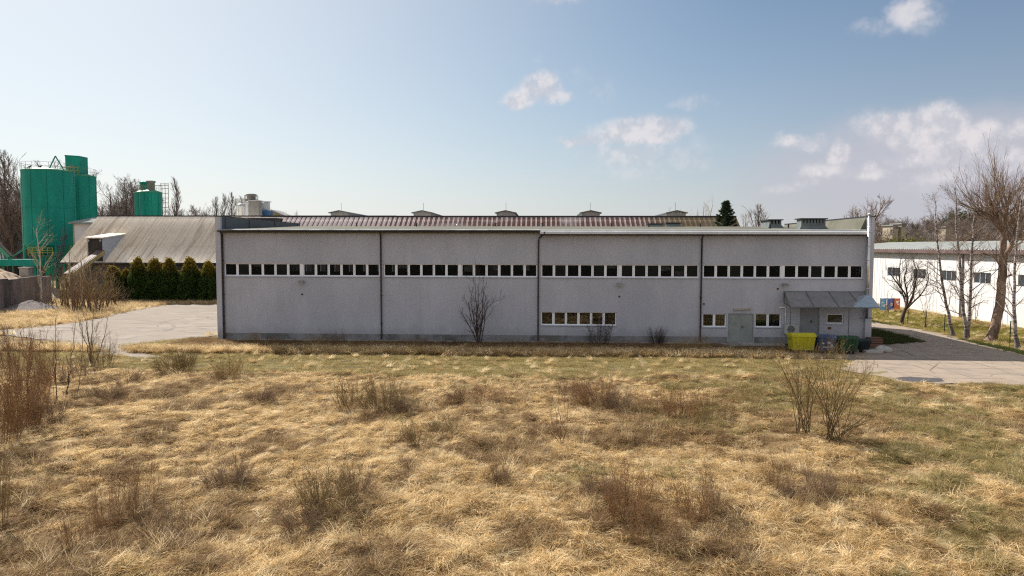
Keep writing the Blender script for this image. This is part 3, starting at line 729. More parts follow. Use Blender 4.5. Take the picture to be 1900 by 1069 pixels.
# canopy
cu0 = fac(1454, 545)[0]; cu1 = URo + 0.12
zb = fac(1500, 541)[1]; VC = -1.75; zf = fac(1500, 570, VC)[1]
can = MB(); can.box(cu0, UR - 0.01, -0.07, -0.002, zb - 0.08, zb + 0.02)
fu0 = fac(1466, 570, VC)[0]; fu1 = fac(1632, 570, VC)[0]
can.box(fu0, fu1, VC - 0.03, VC + 0.02, zf - 0.05, zf + 0.02)
can.tube([(cu0 + 0.02, -0.03, zb), (fu0 + 0.03, VC, zf)], 0.03, 6)
for k in (0.27, 0.55, 0.80): can.tube([(cu0 + (UR - cu0) * k, -0.03, zb + 0.02), (fu0 + (fu1 - fu0) * k, VC, zf + 0.03)], 0.028, 6)
can.tube([(cu0 + 0.02, -0.03, zb - 0.75), (fu0 + 0.03, VC + 0.02, zf - 0.02)], 0.028, 6)
can.tube([(cu0 + 0.02, -0.03, zb - 0.75), (cu0 + 0.02, -0.03, zb)], 0.028, 6)
cano = can.build('canopy', GALVD, B)
sp_ = MB(); sp_.hexa([(cu0 + 0.04, -0.02, zb - 0.02), (UR, -0.02, zb - 0.02), (fu1 - 0.02, VC, zf - 0.005), (fu0 + 0.05, VC, zf - 0.005)],
                     [(cu0 + 0.04, -0.02, zb), (UR, -0.02, zb), (fu1 - 0.02, VC, zf + 0.018), (fu0 + 0.05, VC, zf + 0.018)])
sp_.build('canopy_sheet', CANOPY, cano)
for px in (1466.5, 1520, 1575):
    u = fac(px, 590, VC + 0.05)[0]; MB().tube([(u, VC + 0.05, zf - 0.05), (u, VC + 0.05, 0.0)], 0.032, 6).build('post', GALVD, cano)
# flue with its sheet-metal collar
uf = fac(1610.5, 480, -0.55)[0]; zt = fac(1610, 396, -0.55)[1]; vf = -0.62
fp = MB(); fp.tube([(uf, vf, 1.9), (uf, vf, zt - 0.15)], 0.105, 16)
for zz in np.arange(2.9, zt - 0.4, 0.95): fp.tube([(uf, vf, zz), (uf, vf, zz + 0.045)], 0.118, 16)
fo = fp.build('flue', STEEL, B, True)
MB().lathe([(0.05, zt - 0.18), (0.16, zt - 0.10), (0.14, zt - 0.02), (0.03, zt + 0.05), (0.001, zt + 0.055)], 16, uf, vf).build('flue_cap', GALV, fo, True)
st = MB(); st.box(uf - 0.45, uf + 0.4, vf - 0.05, vf + 0.02, 1.86, 1.92); st.build('flue_foot', GALVD, fo)
for zz in (5.6, 7.8): MB().box(uf - 0.02, uf + 0.02, vf + 0.1, -0.22, zz, zz + 0.04).build('flue_bracket', GALVD, fo)
hu0, hu1 = fac(1583, 569, VC)[0], fac(1633, 569, VC)[0]; hz0 = zf + 0.03; hz1 = fac(1608, 548, vf)[1]
MB().hexa([(hu0, VC - 0.05, hz0 - 0.02), (hu1, VC - 0.05, hz0 - 0.02), (hu1, -0.25, hz0 + 0.35), (hu0, -0.25, hz0 + 0.35)],
          [(uf - 0.17, vf - 0.16, hz1), (uf + 0.17, vf - 0.16, hz1), (uf + 0.17, vf + 0.16, hz1), (uf - 0.17, vf + 0.16, hz1)]).build('flue_collar', GALV, fo)
MB().box(URo + 0.001, URo + 0.05, 0.6, 1.3, ZW0 - 0.2, ZW1 + 0.1).build('side_window', WFRAME, B)
# air conditioner, white pipe
au0, az0 = fac(1457, 620, -0.4); au1, az1 = fac(1482, 602, -0.4)
ac = MB().box(au0, au1, -0.45, -0.1, az0, az1).build('air_conditioner', mat('ac_white', (0.50, 0.49, 0.47), 0.5, 0.08), B, bevel=0.015)
cx = au0 + 0.36; cz = (az0 + az1) / 2
g = MB()
for rr in (0.24, 0.18, 0.12, 0.06): g.tube([(cx + rr * math.cos(a), -0.462, cz + rr * math.sin(a)) for a in np.linspace(0, 2 * math.pi, 25)], 0.008, 5)
g.build('fan_grille', GUTTER2, ac)
MB().tube([(cx, -0.452, cz), (cx, -0.456, cz)], 0.25, 24).build('fan_disc', GREYD, ac)
MB().box(au0 + 0.05, au0 + 0.12, -0.42, -0.02, az0 - 0.06, az0 - 0.002).box(au1 - 0.12, au1 - 0.05, -0.42, -0.02, az0 - 0.06, az0 - 0.002).build('bracket', GALVD, ac)
wp0 = fac(1445, 571)[0]; wp1, wz1 = fac(1457, 571); wz0 = fac(1457, 602)[1]
MB().tube([(wp0, -0.06, wz1), (wp1 - 0.04, -0.06, wz1), (wp1, -0.06, wz1 - 0.04), (wp1, -0.06, wz0)], 0.042, 8).build('white_pipe', WFRAME, B, True)
u, z = fac(1539, 609); MB().box(u - 0.1, u + 0.1, -0.05, -0.002, z - 0.07, z + 0.07).build('vent_grille', BRICKM, B)
# chimneys and vents on the roof
def chimney(px0, px1, ytop, v, d, slots):
    u0 = fac(px0, ytop, v)[0]; u1 = fac(px1, ytop, v)[0]; zt = fac(px0, ytop, v)[1]; z0 = roofz(v) - 0.05
    m_ = MB(); zs = zt - 0.34
    m_.box(u0, u1, v, v + d, z0, zs)
    L = u1 - u0; k = slots; pier = 0.14
    for i in range(k + 1):
        a = u0 + (L - pier) * i / k; m_.box(a, a + pier, v, v + d, zs, zt - 0.06)
    m_.hexa([(u0 - 0.2, v - 0.2, z0), (u1 + 0.2, v - 0.2, z0), (u1 + 0.2, v - 0.001, z0), (u0 - 0.2, v - 0.001, z0)], [(u0, v - 0.02, z0 + 0.3), (u1, v - 0.02, z0 + 0.3), (u1, v - 0.001, z0 + 0.3), (u0, v - 0.001, z0 + 0.3)])
    o = m_.build('chimney', mat('chimney_render', (0.16, 0.18, 0.18), 0.9, 0.15, 2), B)
    MB().box(u0 - 0.12, u1 + 0.12, v - 0.12, v + d + 0.12, zt - 0.06, zt + 0.02).build('chimney_cap', GUTTER2, o)
chimney(1487, 1532, 405.5, 3.0, 0.9, 7)
chimney(1428, 1450, 407.5, 8.0, 2.2, 3)
chimney(1204, 1228, 415.0, 14.6, 0.8, 4); chimney(1238, 1262, 413.5, 14.6, 0.8, 4)
for px, v in ((662, 14.8), (773, 13.5), (920, 14.8), (1006, 14.5), (1134, 14.5), (1204, 12.5), (1300, 13), (1463, 9), (1429, 5.5)):
    u = fac(px, 418, v)[0]; MB().tube([(u, v, roofz(v) - 0.02), (u, v, roofz(v) + 0.26)], 0.06, 8).tube([(u, v, roofz(v) + 0.26), (u, v, roofz(v) + 0.30)], 0.09, 8).build('roof_vent', GUTTER2, B)

# ------------------------------------------------------------------ waste containers and bits by the landing
def container(name, label, px, py, wd, hh, m, lidm, group='waste containers beside the landing', rz=0.0, lidopen=False, depth=1.0):
    p = gnd(px, py); t = thing(name, label, 'waste container', (p.x, p.y, 0.016), -FA + rz, group)
    w2 = wd / 2; d2 = depth / 2
    b = MB(); b.hexa([(-w2 + 0.09, -d2 + 0.12, 0.17), (w2 - 0.09, -d2 + 0.12, 0.17), (w2 - 0.09, d2 - 0.12, 0.17), (-w2 + 0.09, d2 - 0.12, 0.17)],
                     [(-w2, -d2, hh * 0.84), (w2, -d2, hh * 0.84), (w2, d2, hh * 0.84), (-w2, d2, hh * 0.84)])
    for k in range(1, 6):
        x = -w2 + wd * k / 6
        b.hexa([(x * 0.9 - 0.02, -d2 + 0.08, 0.2), (x * 0.9 + 0.02, -d2 + 0.08, 0.2), (x * 0.9 + 0.02, -d2 + 0.13, 0.2), (x * 0.9 - 0.02, -d2 + 0.13, 0.2)],
               [(x - 0.02, -d2 - 0.03, hh * 0.8), (x + 0.02, -d2 - 0.03, hh * 0.8), (x + 0.02, -d2 + 0.02, hh * 0.8), (x - 0.02, -d2 + 0.02, hh * 0.8)])
    b.build('body', m, t, bevel=0.03)
    MB().box(-w2 - 0.04, w2 + 0.04, -d2 - 0.05, d2 + 0.04, hh * 0.84 + 0.002, hh * 0.88).build('rim', m, t, bevel=0.015)
    l = MB(); n = 7
    for k in range(n):
        a0 = k / n; a1 = (k + 1) / n; f = lambda a: hh * 0.885 + 0.13 * hh * math.sin(math.pi * min(1, 0.12 + a * 0.8))
        l.hexa([(-w2 - 0.02, -d2 - 0.03 + a0 * depth, hh * 0.882), (w2 + 0.02, -d2 - 0.03 + a0 * depth, hh * 0.882), (w2 + 0.02, -d2 - 0.03 + a1 * depth, hh * 0.882), (-w2 - 0.02, -d2 - 0.03 + a1 * depth, hh * 0.882)],
               [(-w2 - 0.02, -d2 - 0.03 + a0 * depth, f(a0)), (w2 + 0.02, -d2 - 0.03 + a0 * depth, f(a0)), (w2 + 0.02, -d2 - 0.03 + a1 * depth, f(a1)), (-w2 - 0.02, -d2 - 0.03 + a1 * depth, f(a1))])
    l.build('lid', lidm, t)
    h = MB()
    for s in (-1, 1): h.tube([(s * (w2 + 0.03), -d2 * 0.5, hh * 0.72), (s * (w2 + 0.09), -d2 * 0.5, hh * 0.72), (s * (w2 + 0.09), d2 * 0.5, hh * 0.72), (s * (w2 + 0.03), d2 * 0.5, hh * 0.72)], 0.016, 6)
    h.build('handle', BLACK, t)
    for sx in (-1, 1):
        for sy in (-1, 1):
            MB().tube([(sx * (w2 - 0.25) - 0.03, sy * (d2 - 0.22), 0.09), (sx * (w2 - 0.25) + 0.03, sy * (d2 - 0.22), 0.09)], 0.09, 12).box(sx * (w2 - 0.25) - 0.05, sx * (w2 - 0.25) + 0.05, sy * (d2 - 0.22) - 0.03, sy * (d2 - 0.22) + 0.03, 0.12, 0.19).build('wheel', BLACK, t)
    return t
container('waste_container', 'bright yellow four-wheeled waste container beside the air conditioner', 1486, 654, 1.45, 1.22, mat('yellow_plastic', (0.50, 0.46, 0.015), 0.55, 0.12, 2, spec=0.4, col2=(0.33, 0.30, 0.05), c2f=(0.5, 0.7)), MATS['yellow_plastic'])
bluec = container('waste_container', 'blue waste container with pale stickers between the yellow and the green one', 1529, 655, 1.1, 1.15, mat('blue_plastic', (0.045, 0.07, 0.13), 0.5, 0.2, 3, col2=(0.16, 0.19, 0.27), c2f=(0.42, 0.6), spec=0.3), MATS['blue_plastic'])
st = MB()
for x, z, a, b in ((-0.28, 0.66, 0.16, 0.1), (0.1, 0.7, 0.2, 0.12), (-0.05, 0.42, 0.5, 0.06), (0.25, 0.5, 0.12, 0.2)): st.box(x - a / 2, x + a / 2, -0.545 + (1.0 - z) * 0.13, -0.535 + (1.0 - z) * 0.13, z - b / 2, z + b / 2)
st.build('sticker', mat('sticker', (0.5, 0.52, 0.58), 0.6), bluec)
container('waste_container', 'dark green waste container right of the blue one', 1569, 656, 1.2, 1.1, mat('green_plastic', (0.02, 0.065, 0.03), 0.5, 0.2, 3, spec=0.3, col2=(0.05, 0.075, 0.045)), MATS['green_plastic'])
container('waste_container', 'small blackish wheeled bin at the right end of the container row', 1601, 654, 0.75, 0.85, mat('dark_plastic', (0.02, 0.03, 0.035), 0.5, 0.1), MATS['dark_plastic'], depth=0.6)
def rock(name, label, cat, p, r, m, seed, sz=(1, 1, 0.6)):
    rs = np.random.RandomState(seed); n, k = 20, 12; V = []
    ph = rs.rand(6) * 6
    for i in range(k + 1):
        th = math.pi * i / k
        for j in range(n):
            a = 2 * math.pi * j / n
            rr = r * (1 + 0.10 * math.sin(2 * a + ph[0]) + 0.07 * math.sin(3 * a + ph[1] + th * 2) + 0.05 * math.sin(5 * a + ph[2] + 3 * th))
            V.append((rr * math.sin(th) * math.cos(a) * sz[0], rr * math.sin(th) * math.sin(a) * sz[1], max(-0.02, rr * math.cos(th) * sz[2] + r * sz[2] * 0.55)))
    Qs = [(i * n + j, i * n + (j + 1) % n, (i + 1) * n + (j + 1) % n, (i + 1) * n + j) for i in range(k) for j in range(n)]
    mm = MB(); mm.v = V; mm.f = Qs; o = mm.build(name, m, None, True); o.location = (p.x, p.y, 0.016); return tag(o, label, cat)
rock('boulder', 'pale rounded boulder lying at the road edge right of the bins', 'boulder', gnd(1639, 654), 0.42, STONE, 1, (1.15, 0.8, 0.62))
p = gnd(1618, 655); o = MB().box(-0.55, 0.55, -0.3, 0.3, 0, 0.18).build('concrete_slab', STONE, None, bevel=0.02); o.location = (p.x, p.y, 0.017); o.rotation_euler = (0, 0, 0.06); tag(o, 'flat pale concrete slab lying between dark bin and boulder', 'slab')
p = gnd(1621, 646); t = thing('wooden_crate', 'reddish brown crate behind the flat slab beside the dark bin', 'crate', (p.x, p.y, 0.017), 0.1)
CR = mat('crate_wood', (0.16, 0.085, 0.06), 0.85, 0.2, 4)
g = MB()
for k in range(4): g.box(-0.4, 0.4, -0.3, -0.27, k * 0.16 + 0.02, k * 0.16 + 0.15); g.box(-0.4, 0.4, 0.27, 0.3, k * 0.16 + 0.02, k * 0.16 + 0.15); g.box(-0.43, -0.4, -0.3, 0.3, k * 0.16 + 0.02, k * 0.16 + 0.15); g.box(0.4, 0.43, -0.3, 0.3, k * 0.16 + 0.02, k * 0.16 + 0.15)
g.build('slats', CR, t); MB().box(-0.38, 0.38, -0.26, 0.26, 0, 0.03).build('bottom', CR, t); MB().box(-0.44, 0.44, -0.32, 0.32, 0.66, 0.69).build('lid', CR, t)

# ------------------------------------------------------------------ corrugated roofs
def corrugated(name, u0, u1, A, Bp, m, parent, pitch=0.177, amp=0.026, rows=3):
    # A, Bp: (y, z) of eave and ridge
    nw = int((u1 - u0) / pitch); k = nw * 6 + 1; xs = np.linspace(u0, u1, k)
    L = math.hypot(Bp[0] - A[0], Bp[1] - A[1]); ny_, nz_ = -(Bp[1] - A[1]) / L, (Bp[0] - A[0]) / L
    V = []
    hgt = amp * np.sin(xs / pitch * 2 * math.pi)
    for r in range(rows):
        for e in (0, 1):
            t = (r + e) / rows; lift = 0.05 - r * 0.0 + (0.02 if e == 0 else 0.0)
            y = A[0] + (Bp[0] - A[0]) * t + ny_ * (hgt + lift); z = A[1] + (Bp[1] - A[1]) * t + nz_ * (hgt + lift)
            V.append(np.stack([xs, y, z], -1))
    V = np.concatenate(V); Qs = []
    for r in range(rows):
        a = np.arange(k - 1) + 2 * r * k
        Qs.append(np.stack([a, a + 1, a + 1 + k, a + k], -1))
        if r: Qs.append(np.stack([a - k, a - k + 1, a + 1, a], -1))
    return npmesh(name, V, np.concatenate(Qs), m, True, parent)
# barn on the left
YB = 88.0
pe = at(112, 494, YB); ze = at(300, 488, YB).z
barn = thing('corrugated_barn', 'low barn with a big weathered corrugated roof behind the hedge', 'building', (pe.x, pe.y, 0), -FA)
DR = 7.9; zr = at(300, 402, YB + DR).z + 0.0; LB = 42.0
corrugated('roof', 0, LB, (0, ze), (DR, zr), ASB, barn)
bb = MB(); bb.quad((0, DR, zr + 0.02), (LB, DR, zr + 0.02), (LB, 2 * DR, ze), (0, 2 * DR, ze)); bb.build('rear_roof', ASB, barn)
MB().box(-0.05, LB, DR - 0.14, DR + 0.14, zr + 0.01, zr + 0.14).build('ridge_cap', GUTTER2, barn)
MB().box(0, LB, -0.12, -0.02, ze - 0.16, ze + 0.02).build('eaves_board', GUTTER2, barn)
wl = MB(); wl.box(0.3, LB - 0.3, 0.5, 0.7, 0, ze + 0.3); wl.prismx([(0.5, 0), (2 * DR - 0.5, 0), (2 * DR - 0.5, ze + 0.2), (DR, zr - 0.15), (0.5, ze + 0.2)], 0.3, 0.5)
wl.build('wall', DARKWALL, barn)
# shed dormer with the conveyor mouth
def lb(px, py, Y):   # local coords of barn
    p = at(px, py, Y) - Vector((pe.x, pe.y, 0)); return (p.dot(FU), p.dot(FV), p.z)
d0 = lb(165, 442, YB + 0.3); d1 = lb(196, 443, YB + 0.3); zd = (d0[2] + d1[2]) / 2; ux0, ux1 = d0[0], d1[0]
def slope_z(y): return ze + (zr - ze) * y / DR
zback = zd + 0.55; yb_ = (zback - ze) / (zr - ze) * DR
dm = MB(); dm.quad((ux1, 0.1, slope_z(0.1)), (ux1, yb_, zback), (ux1, 0.1, zd)); dm.quad((ux1 - 0.08, 0.1, slope_z(0.1)), (ux1 - 0.08, 0.1, zd), (ux1 - 0.08, yb_, zback))
dm.quad((ux0, 0.1, slope_z(0.1)), (ux0, 0.1, zd), (ux0, yb_, zback)); dm.box(ux1 - 0.12, ux1 + 0.0, 0.04, 0.1, ze - 0.2, zd)
dm.box(ux0, ux0 + 0.12, 0.04, 0.1, ze - 0.2, zd)
do = dm.build('dormer', mat('pale_cladding', (0.46, 0.49, 0.54), 0.7, 0.06, 1.0), barn)
MB().hexa([(ux0 - 0.15, -0.25, zd), (ux1 + 0.15, -0.25, zd), (ux1 + 0.15, yb_ + 0.3, zback + 0.05), (ux0 - 0.15, yb_ + 0.3, zback + 0.05)],
          [(ux0 - 0.15, -0.25, zd + 0.14), (ux1 + 0.15, -0.25, zd + 0.14), (ux1 + 0.15, yb_ + 0.3, zback + 0.19), (ux0 - 0.15, yb_ + 0.3, zback + 0.19)]).build('dormer_roof', ASB, do)
MB().box(ux0 + 0.12, ux1 - 0.13, 0.12, 0.2, ze - 0.2, zd - 0.02).build('dormer_opening', DARKIN, do)
MB().tube([(ux0 + 0.3, 0.0, zd - 0.2), (ux0 + 0.3, -0.15, zd - 0.35)], 0.12, 8).tube([(ux1 - 0.3, 0.0, zd - 0.2), (ux1 - 0.3, -0.15, zd - 0.35)], 0.12, 8).build('floodlight', GREYP, do)
# belt conveyor out of the dormer
c0 = at(188, 468, YB - 0.2); c1 = at(125, 512, YB - 9)
def girder(name, label, cat, p0, p1, w_, h_, m_, legs=(), parent=None):
    t = thing(name, label, cat, (p1.x, p1.y, 0)); d = (p0 - p1); L = d.length; x = d.normalized(); y = Vector((0, 0, 1)).cross(x).normalized(); z = x.cross(y)
    M = Matrix.Translation(Vector((0, 0, p1.z))) @ Matrix((x, y, z)).transposed().to_4x4()
    g = MB(); g.box(0, L, -w_ / 2, -w_ / 2 + 0.08, -h_ / 2, h_ / 2, M); g.box(0, L, w_ / 2 - 0.08, w_ / 2, -h_ / 2, h_ / 2, M)
    k = 0.0
    while k < L - 0.1: g.box(k, k + 0.06, -w_ / 2 + 0.08, w_ / 2 - 0.08, -h_ / 2, -h_ / 2 + 0.06, M); k += 1.0
    g.build('girder', m_, t); MB().box(0, L, -w_ / 2 + 0.1, w_ / 2 - 0.1, h_ / 2 - 0.05, h_ / 2 + 0.05, M).build('belt', BROWNTRIM, t)
    for f in legs:
        q = M @ Vector((L * f, 0, -h_ / 2))
        MB().tube([(q.x - 0.5, q.y, q.z), (q.x - 0.9, q.y, 0)], 0.06, 6).tube([(q.x + 0.5, q.y, q.z), (q.x + 0.9, q.y, 0)], 0.06, 6).build('leg', m_, t)
    return t
girder('belt_conveyor', 'yellowish belt conveyor rising into the barn dormer', 'conveyor', c0, c1, 0.9, 0.5, mat('faded_yellow', (0.45, 0.35, 0.17), 0.7, 0.2), (0.05, 0.5))
# white block between silos and barn
q0 = at(136, 420, 97); zt_ = at(150, 414, 97).z
ann = thing('white_annex', 'small white-walled block with grey roof between silos and barn', 'building', (q0.x, q0.y, 0), -FA)
MB().box(0, 7, 0, 6, 0, zt_ - 0.1).build('wall', WHITEW, ann); MB().hexa([(-0.4, -0.5, zt_ - 0.1), (7.2, -0.5, zt_ - 0.1), (7.2, 6.2, zt_ + 1.0), (-0.4, 6.2, zt_ + 1.0)], [(-0.4, -0.5, zt_ + 0.1), (7.2, -0.5, zt_ + 0.1), (7.2, 6.2, zt_ + 1.2), (-0.4, 6.2, zt_ + 1.2)]).build('roof', WHITEROOF, ann)
MB().box(-0.02, 0.1, -0.06, -0.002, 0, zt_ - 0.1).build('corner_post', YELLOWM, ann)

# ------------------------------------------------------------------ silos
def silo(label, px0, px1, ytop, Y, zb, m_, roof_m, rail=True, cone=True, group=None, name='silo', nleg=4, domeh=0.5):
    a = at(px0, ytop, Y); b = at(px1, ytop, Y); r = (b.x - a.x) / 2; cx = (a.x + b.x) / 2; zt = a.z
    t = thing(name, label, 'silo', (cx, Y, 0), 0, group)
    s = MB(); prof = [(0.001, zb - (r * 1.3 if cone else 0)), (0.35, zb - (r * 1.3 if cone else 0)), (r, zb), (r, zt)]
    s.lathe([(r, zb), (r, zt)], 64); s.build('shell', m_, t, True)
    if cone: MB().lathe([(0.35, zb - r * 1.3), (r, zb)], 64).build('hopper_cone', m_, t, True)
    for zz in (zb, (zb + zt) / 2): MB().lathe([(r, zz), (r + 0.04, zz), (r + 0.04, zz + 0.12), (r, zz + 0.12)], 64).build('band', m_, t)
    MB().lathe([(r + 0.03, zt - 0.12), (r + 0.06, zt - 0.1), (r + 0.06, zt + 0.02), (r * 0.6, zt + domeh * 0.6), (0.25, zt + domeh), (0.001, zt + domeh)], 48).build('roof', roof_m, t, True)
    sm = MB()
    for k in range(10):
        an = -2.9 + k * 0.62; sm.box(-0.02, 0.02, -0.012, 0.012, zb + 0.2, zt - 0.2, Matrix.Rotation(an, 4, 'Z') @ Matrix.Translation((r + 0.006, 0, 0)))
    sm.build('seam', MATS.get('dark_seam') or mat('dark_seam', (0.0, 0.10, 0.07), 0.6), t)
    if nleg:
        for k in range(nleg):
            an = math.pi / 4 + k * 2 * math.pi / nleg; x, y = r * 0.96 * math.cos(an), r * 0.96 * math.sin(an)
            MB().tube([(x, y, 0), (x, y, zb + 0.3)], 0.2, 10).build('leg', m_, t, True)
    if rail:
        g = MB(); n = 20
        for k in range(n):
            an = 2 * math.pi * k / n; x, y = (r + 0.02) * math.cos(an), (r + 0.02) * math.sin(an); g.tube([(x, y, zt), (x, y, zt + 1.1)], 0.022, 5)
        for hh in (0.55, 1.1): g.tube([((r + 0.02) * math.cos(a_), (r + 0.02) * math.sin(a_), zt + hh) for a_ in np.linspace(0, 2 * math.pi, 41)], 0.02, 5, False)
        g.build('railing', RAIL, t)
    return t, r, zt, cx
tA, rA, zA, cxA = silo('big front silo of green steel with pipe on its left flank', 47, 131, 318, 104, at(90, 455, 104).z, GREEN, GREENL, group='two big green silos')
tB, rB, zB, cxB = silo('big rear silo of green steel carrying the square cabin', 118, 174, 327, 110.5, at(90, 442, 110).z, GREEN, GREENL, group='two big green silos')
g = MB()
g.tube([(-rA - 0.25, -0.6, 0.0), (-rA - 0.25, -0.6, zA - 1.0)], 0.17, 10)
for zz in np.arange(3, zA - 1, 3.2): g.box(-rA - 0.45, -rA + 0.3, -0.75, -0.45, zz, zz + 0.08)
g.build('filling_pipe', GREENL, tA, True)
g = MB(); xq = 1.2
g.tube([(xq - 1.0, 0, zA + 0.4), (xq, 0, zA + 2.3)], 0.09, 6).tube([(xq + 1.2, 0, zA + 0.2), (xq, 0, zA + 2.3)], 0.09, 6); g.build('hoist_frame', GREEN, tA)
# cabin on the rear silo
ca0 = at(121, 300, 109); ca1 = at(147, 300, 109); zc = at(130, 290, 109).z
cb = MB(); x0, x1 = ca0.x - cxB, ca1.x - cxB
cb.box(x0, x1, -1.5, 0.7, zB + 0.1, zc); co_ = cb.build('cabin', GREEN, tB)
MB().hexa([(x0 - 0.05, -1.55, zc), (x1 + 0.05, -1.55, zc), (x1 + 0.05, 0.75, zc), (x0 - 0.05, 0.75, zc)], [(x0 - 0.05, -1.55, zc + 0.2), (x1 + 0.05, -1.55, zc + 0.06), (x1 + 0.05, 0.75, zc + 0.06), (x0 - 0.05, 0.75, zc + 0.2)]).build('cabin_roof', GREEN, co_)
MB().tube([(x1 + 0.1, -1.4, zc - 1.2), (x1 + 0.6, -1.4, zc - 1.2)], 0.09, 6).tube([(x1 + 0.2, -1.4, zc - 1.2), (x1 + 1.0, -1.4, zB + 0.3)], 0.03, 5).build('hoist_arm', GREEN, co_)
g = MB()
for x in (x0 - 0.1, x0 + 0.5, x1): g.tube([(x, -1.9, zB + 0.2), (x, -1.9, zB + 1.2)], 0.05, 5)
for zz in (0.7, 1.2): g.tube([(x0 - 0.1, -1.9, zB + zz), (x1 + 0.2, -1.9, zB + zz)], 0.045, 5)
g.build('yellow_guard', YELLOWM, tB)
# work platform with yellow rail under the front silo
pp = at(82, 470, 101); t = thing('work_platform', 'small platform with yellow railing under the front green silo', 'platform', (pp.x, pp.y, 0))
zp = at(82, 474, 101).z
MB().box(-1.8, 1.8, -0.8, 0.8, zp - 0.12, zp).build('deck', GALVD, t)
g = MB()
for x in np.linspace(-1.8, 1.8, 6): g.tube([(x, -0.8, zp), (x, -0.8, zp + 1.1)], 0.05, 5)
for zz in (0.4, 0.75, 1.1): g.tube([(-1.8, -0.8, zp + zz), (1.8, -0.8, zp + zz)], 0.045, 5)
g.build('railing', YELLOWM, t)
for x, y in ((-1.6, -0.7), (1.6, -0.7), (-1.6, 0.7), (1.6, 0.7)): MB().tube([(x, y, 0), (x, y, zp - 0.12)], 0.08, 6).build('leg', GREEN, t)
# steel stair to the right of the front silo
s0 = at(100, 478, 100); s1 = at(122, 432, 102); t = thing('steel_stair', 'steep dark steel stair rising between front silo and white annex', 'stair', (s0.x, s0.y, 0))
d = s1 - s0; g = MB()
for off in (-0.4, 0.4): g.tube([(0, off, s0.z - 3), (d.x, d.y + off, s1.z)], 0.07, 6); g.tube([(0, off, s0.z - 2), (d.x, d.y + off, s1.z + 1)], 0.04, 5)
g.build('stringer', GALVD, t); g = MB()
for k in range(20): f = k / 20; g.box(d.x * f - 0.12, d.x * f + 0.12, d.y * f - 0.4, d.y * f + 0.4, s0.z - 3 + (s1.z - s0.z + 3) * f, s0.z - 2.96 + (s1.z - s0.z + 3) * f)
g.build('tread', GALVD, t)
# birds on the rail
for k, (px, lab) in enumerate(((54.5, 'left dark bird sitting on the front silo railing'), (74, 'right dark bird sitting on the front silo railing'))):
    p = at(px, 311.5, 104 - rA); m_ = MB()
    m_.tube([(-0.22, 0, 0.10), (-0.12, 0, 0.15), (0, 0, 0.18), (0.12, 0, 0.24), (0.17, 0, 0.31), (0.22, 0, 0.32), (0.29, 0, 0.31)], [0.02, 0.06, 0.1, 0.08, 0.06, 0.05, 0.008], 8)
    m_.tube([(-0.2, 0, 0.11), (-0.42, 0, 0.06)], [0.035, 0.02], 6); m_.tube([(0.02, 0.03, 0.1), (0.02, 0.03, 0.0)], 0.01, 4); m_.tube([(0.02, -0.03, 0.1), (0.02, -0.03, 0.0)], 0.01, 4)
    o = m_.build('bird', BLACK, None, True); o.location = (p.x, p.y, zA + 1.12 if False else p.z - 0.1); o.scale = (1.3, 1.3, 1.3); tag(o, lab, 'bird', 'birds on the silo railing')
# smaller green pair behind the barn
tC, rC, zC, cxC = silo('smaller green silo with ladder cage behind the barn ridge, right one of its pair', 261, 299, 357, 118, 4.5, GREEN, GREENL, group='two smaller green silos', cone=True)
tD, rD, zD, cxD = silo('smaller green silo half hidden, left one of its pair behind the barn', 251, 284, 358, 124, 4.5, GREEN, GREENL, group='two smaller green silos', cone=True)
def capped(parent, x, y, z0, z1, r, m_):
    MB().lathe([(r, z0), (r, z1 - 0.3), (r * 1.22, z1 - 0.26), (r * 1.22, z1 - 0.02), (r * 0.9, z1 + 0.05), (0.001, z1 + 0.08)], 20, x, y).build('filter_stack', m_, parent, True)
capped(tC, at(280, 345, 118).x - cxC, 0, zC, at(280, 336, 118).z, 0.62, GREYD)
capped(tD, at(267, 345, 124).x - cxD, 0, zD, at(267, 338, 124).z, 0.62, GREEN)
g = MB(); lx = at(303, 370, 117).x - cxC
for x in (lx - 0.35, lx + 0.35, lx + 0.9): g.tube([(x, -1, 2), (x, -1, zC + 1.5)], 0.05, 5)
for zz in np.arange(2, zC + 1.6, 0.8): g.tube([(lx - 0.35, -1, zz), (lx + 0.9, -1, zz)], 0.045, 5)
g.tube([(rC * 0.3, -1, zC + 1.1), (lx + 0.9, -1, zC + 1.1)], 0.045, 5)
g.build('ladder_cage', RAIL, tC)

# grey and blue silo cluster behind the left roof corner
tE, rE, zE, cxE = silo('pale grey silo with wide capped stack behind the roof corner', 455, 478, 377, 100, 4.0, GREYP, GREYP, rail=True, cone=True, name='grey_silo', group='pale grey silos')
capped(tE, 0, 0, zE, at(458, 360.5, 100).z, 0.62, GREYD)
tF, rF, zF, cxF = silo('pale grey silo, leftmost and whitest of the cluster behind the roof corner', 438, 457, 383, 103, 4.0, WHITEMETAL, GREYP, rail=True, cone=True, name='grey_silo', group='pale grey silos')
p = at(474, 372, 99); t = thing('filter_box', 'square grey filter box standing on legs beside the grey silo', 'filter unit', (p.x, p.y, 0)); zt_ = p.z
MB().box(-0.7, 0.7, -0.7, 0.7, zt_ - 2.6, zt_ - 0.1).build('casing', GREYD, t); MB().box(-0.8, 0.8, -0.8, 0.8, zt_ - 0.1, zt_).build('lid', GREYP, t)
for x in (-0.6, 0.6):
    for y in (-0.6, 0.6): MB().tube([(x, y, 0), (x, y, zt_ - 2.6)], 0.08, 6).build('leg', GREYP, t)
p = at(490, 391, 101); t = thing('blue_hopper', 'blue square hopper with grey angled duct right of the grey silos', 'hopper', (p.x, p.y, 0))
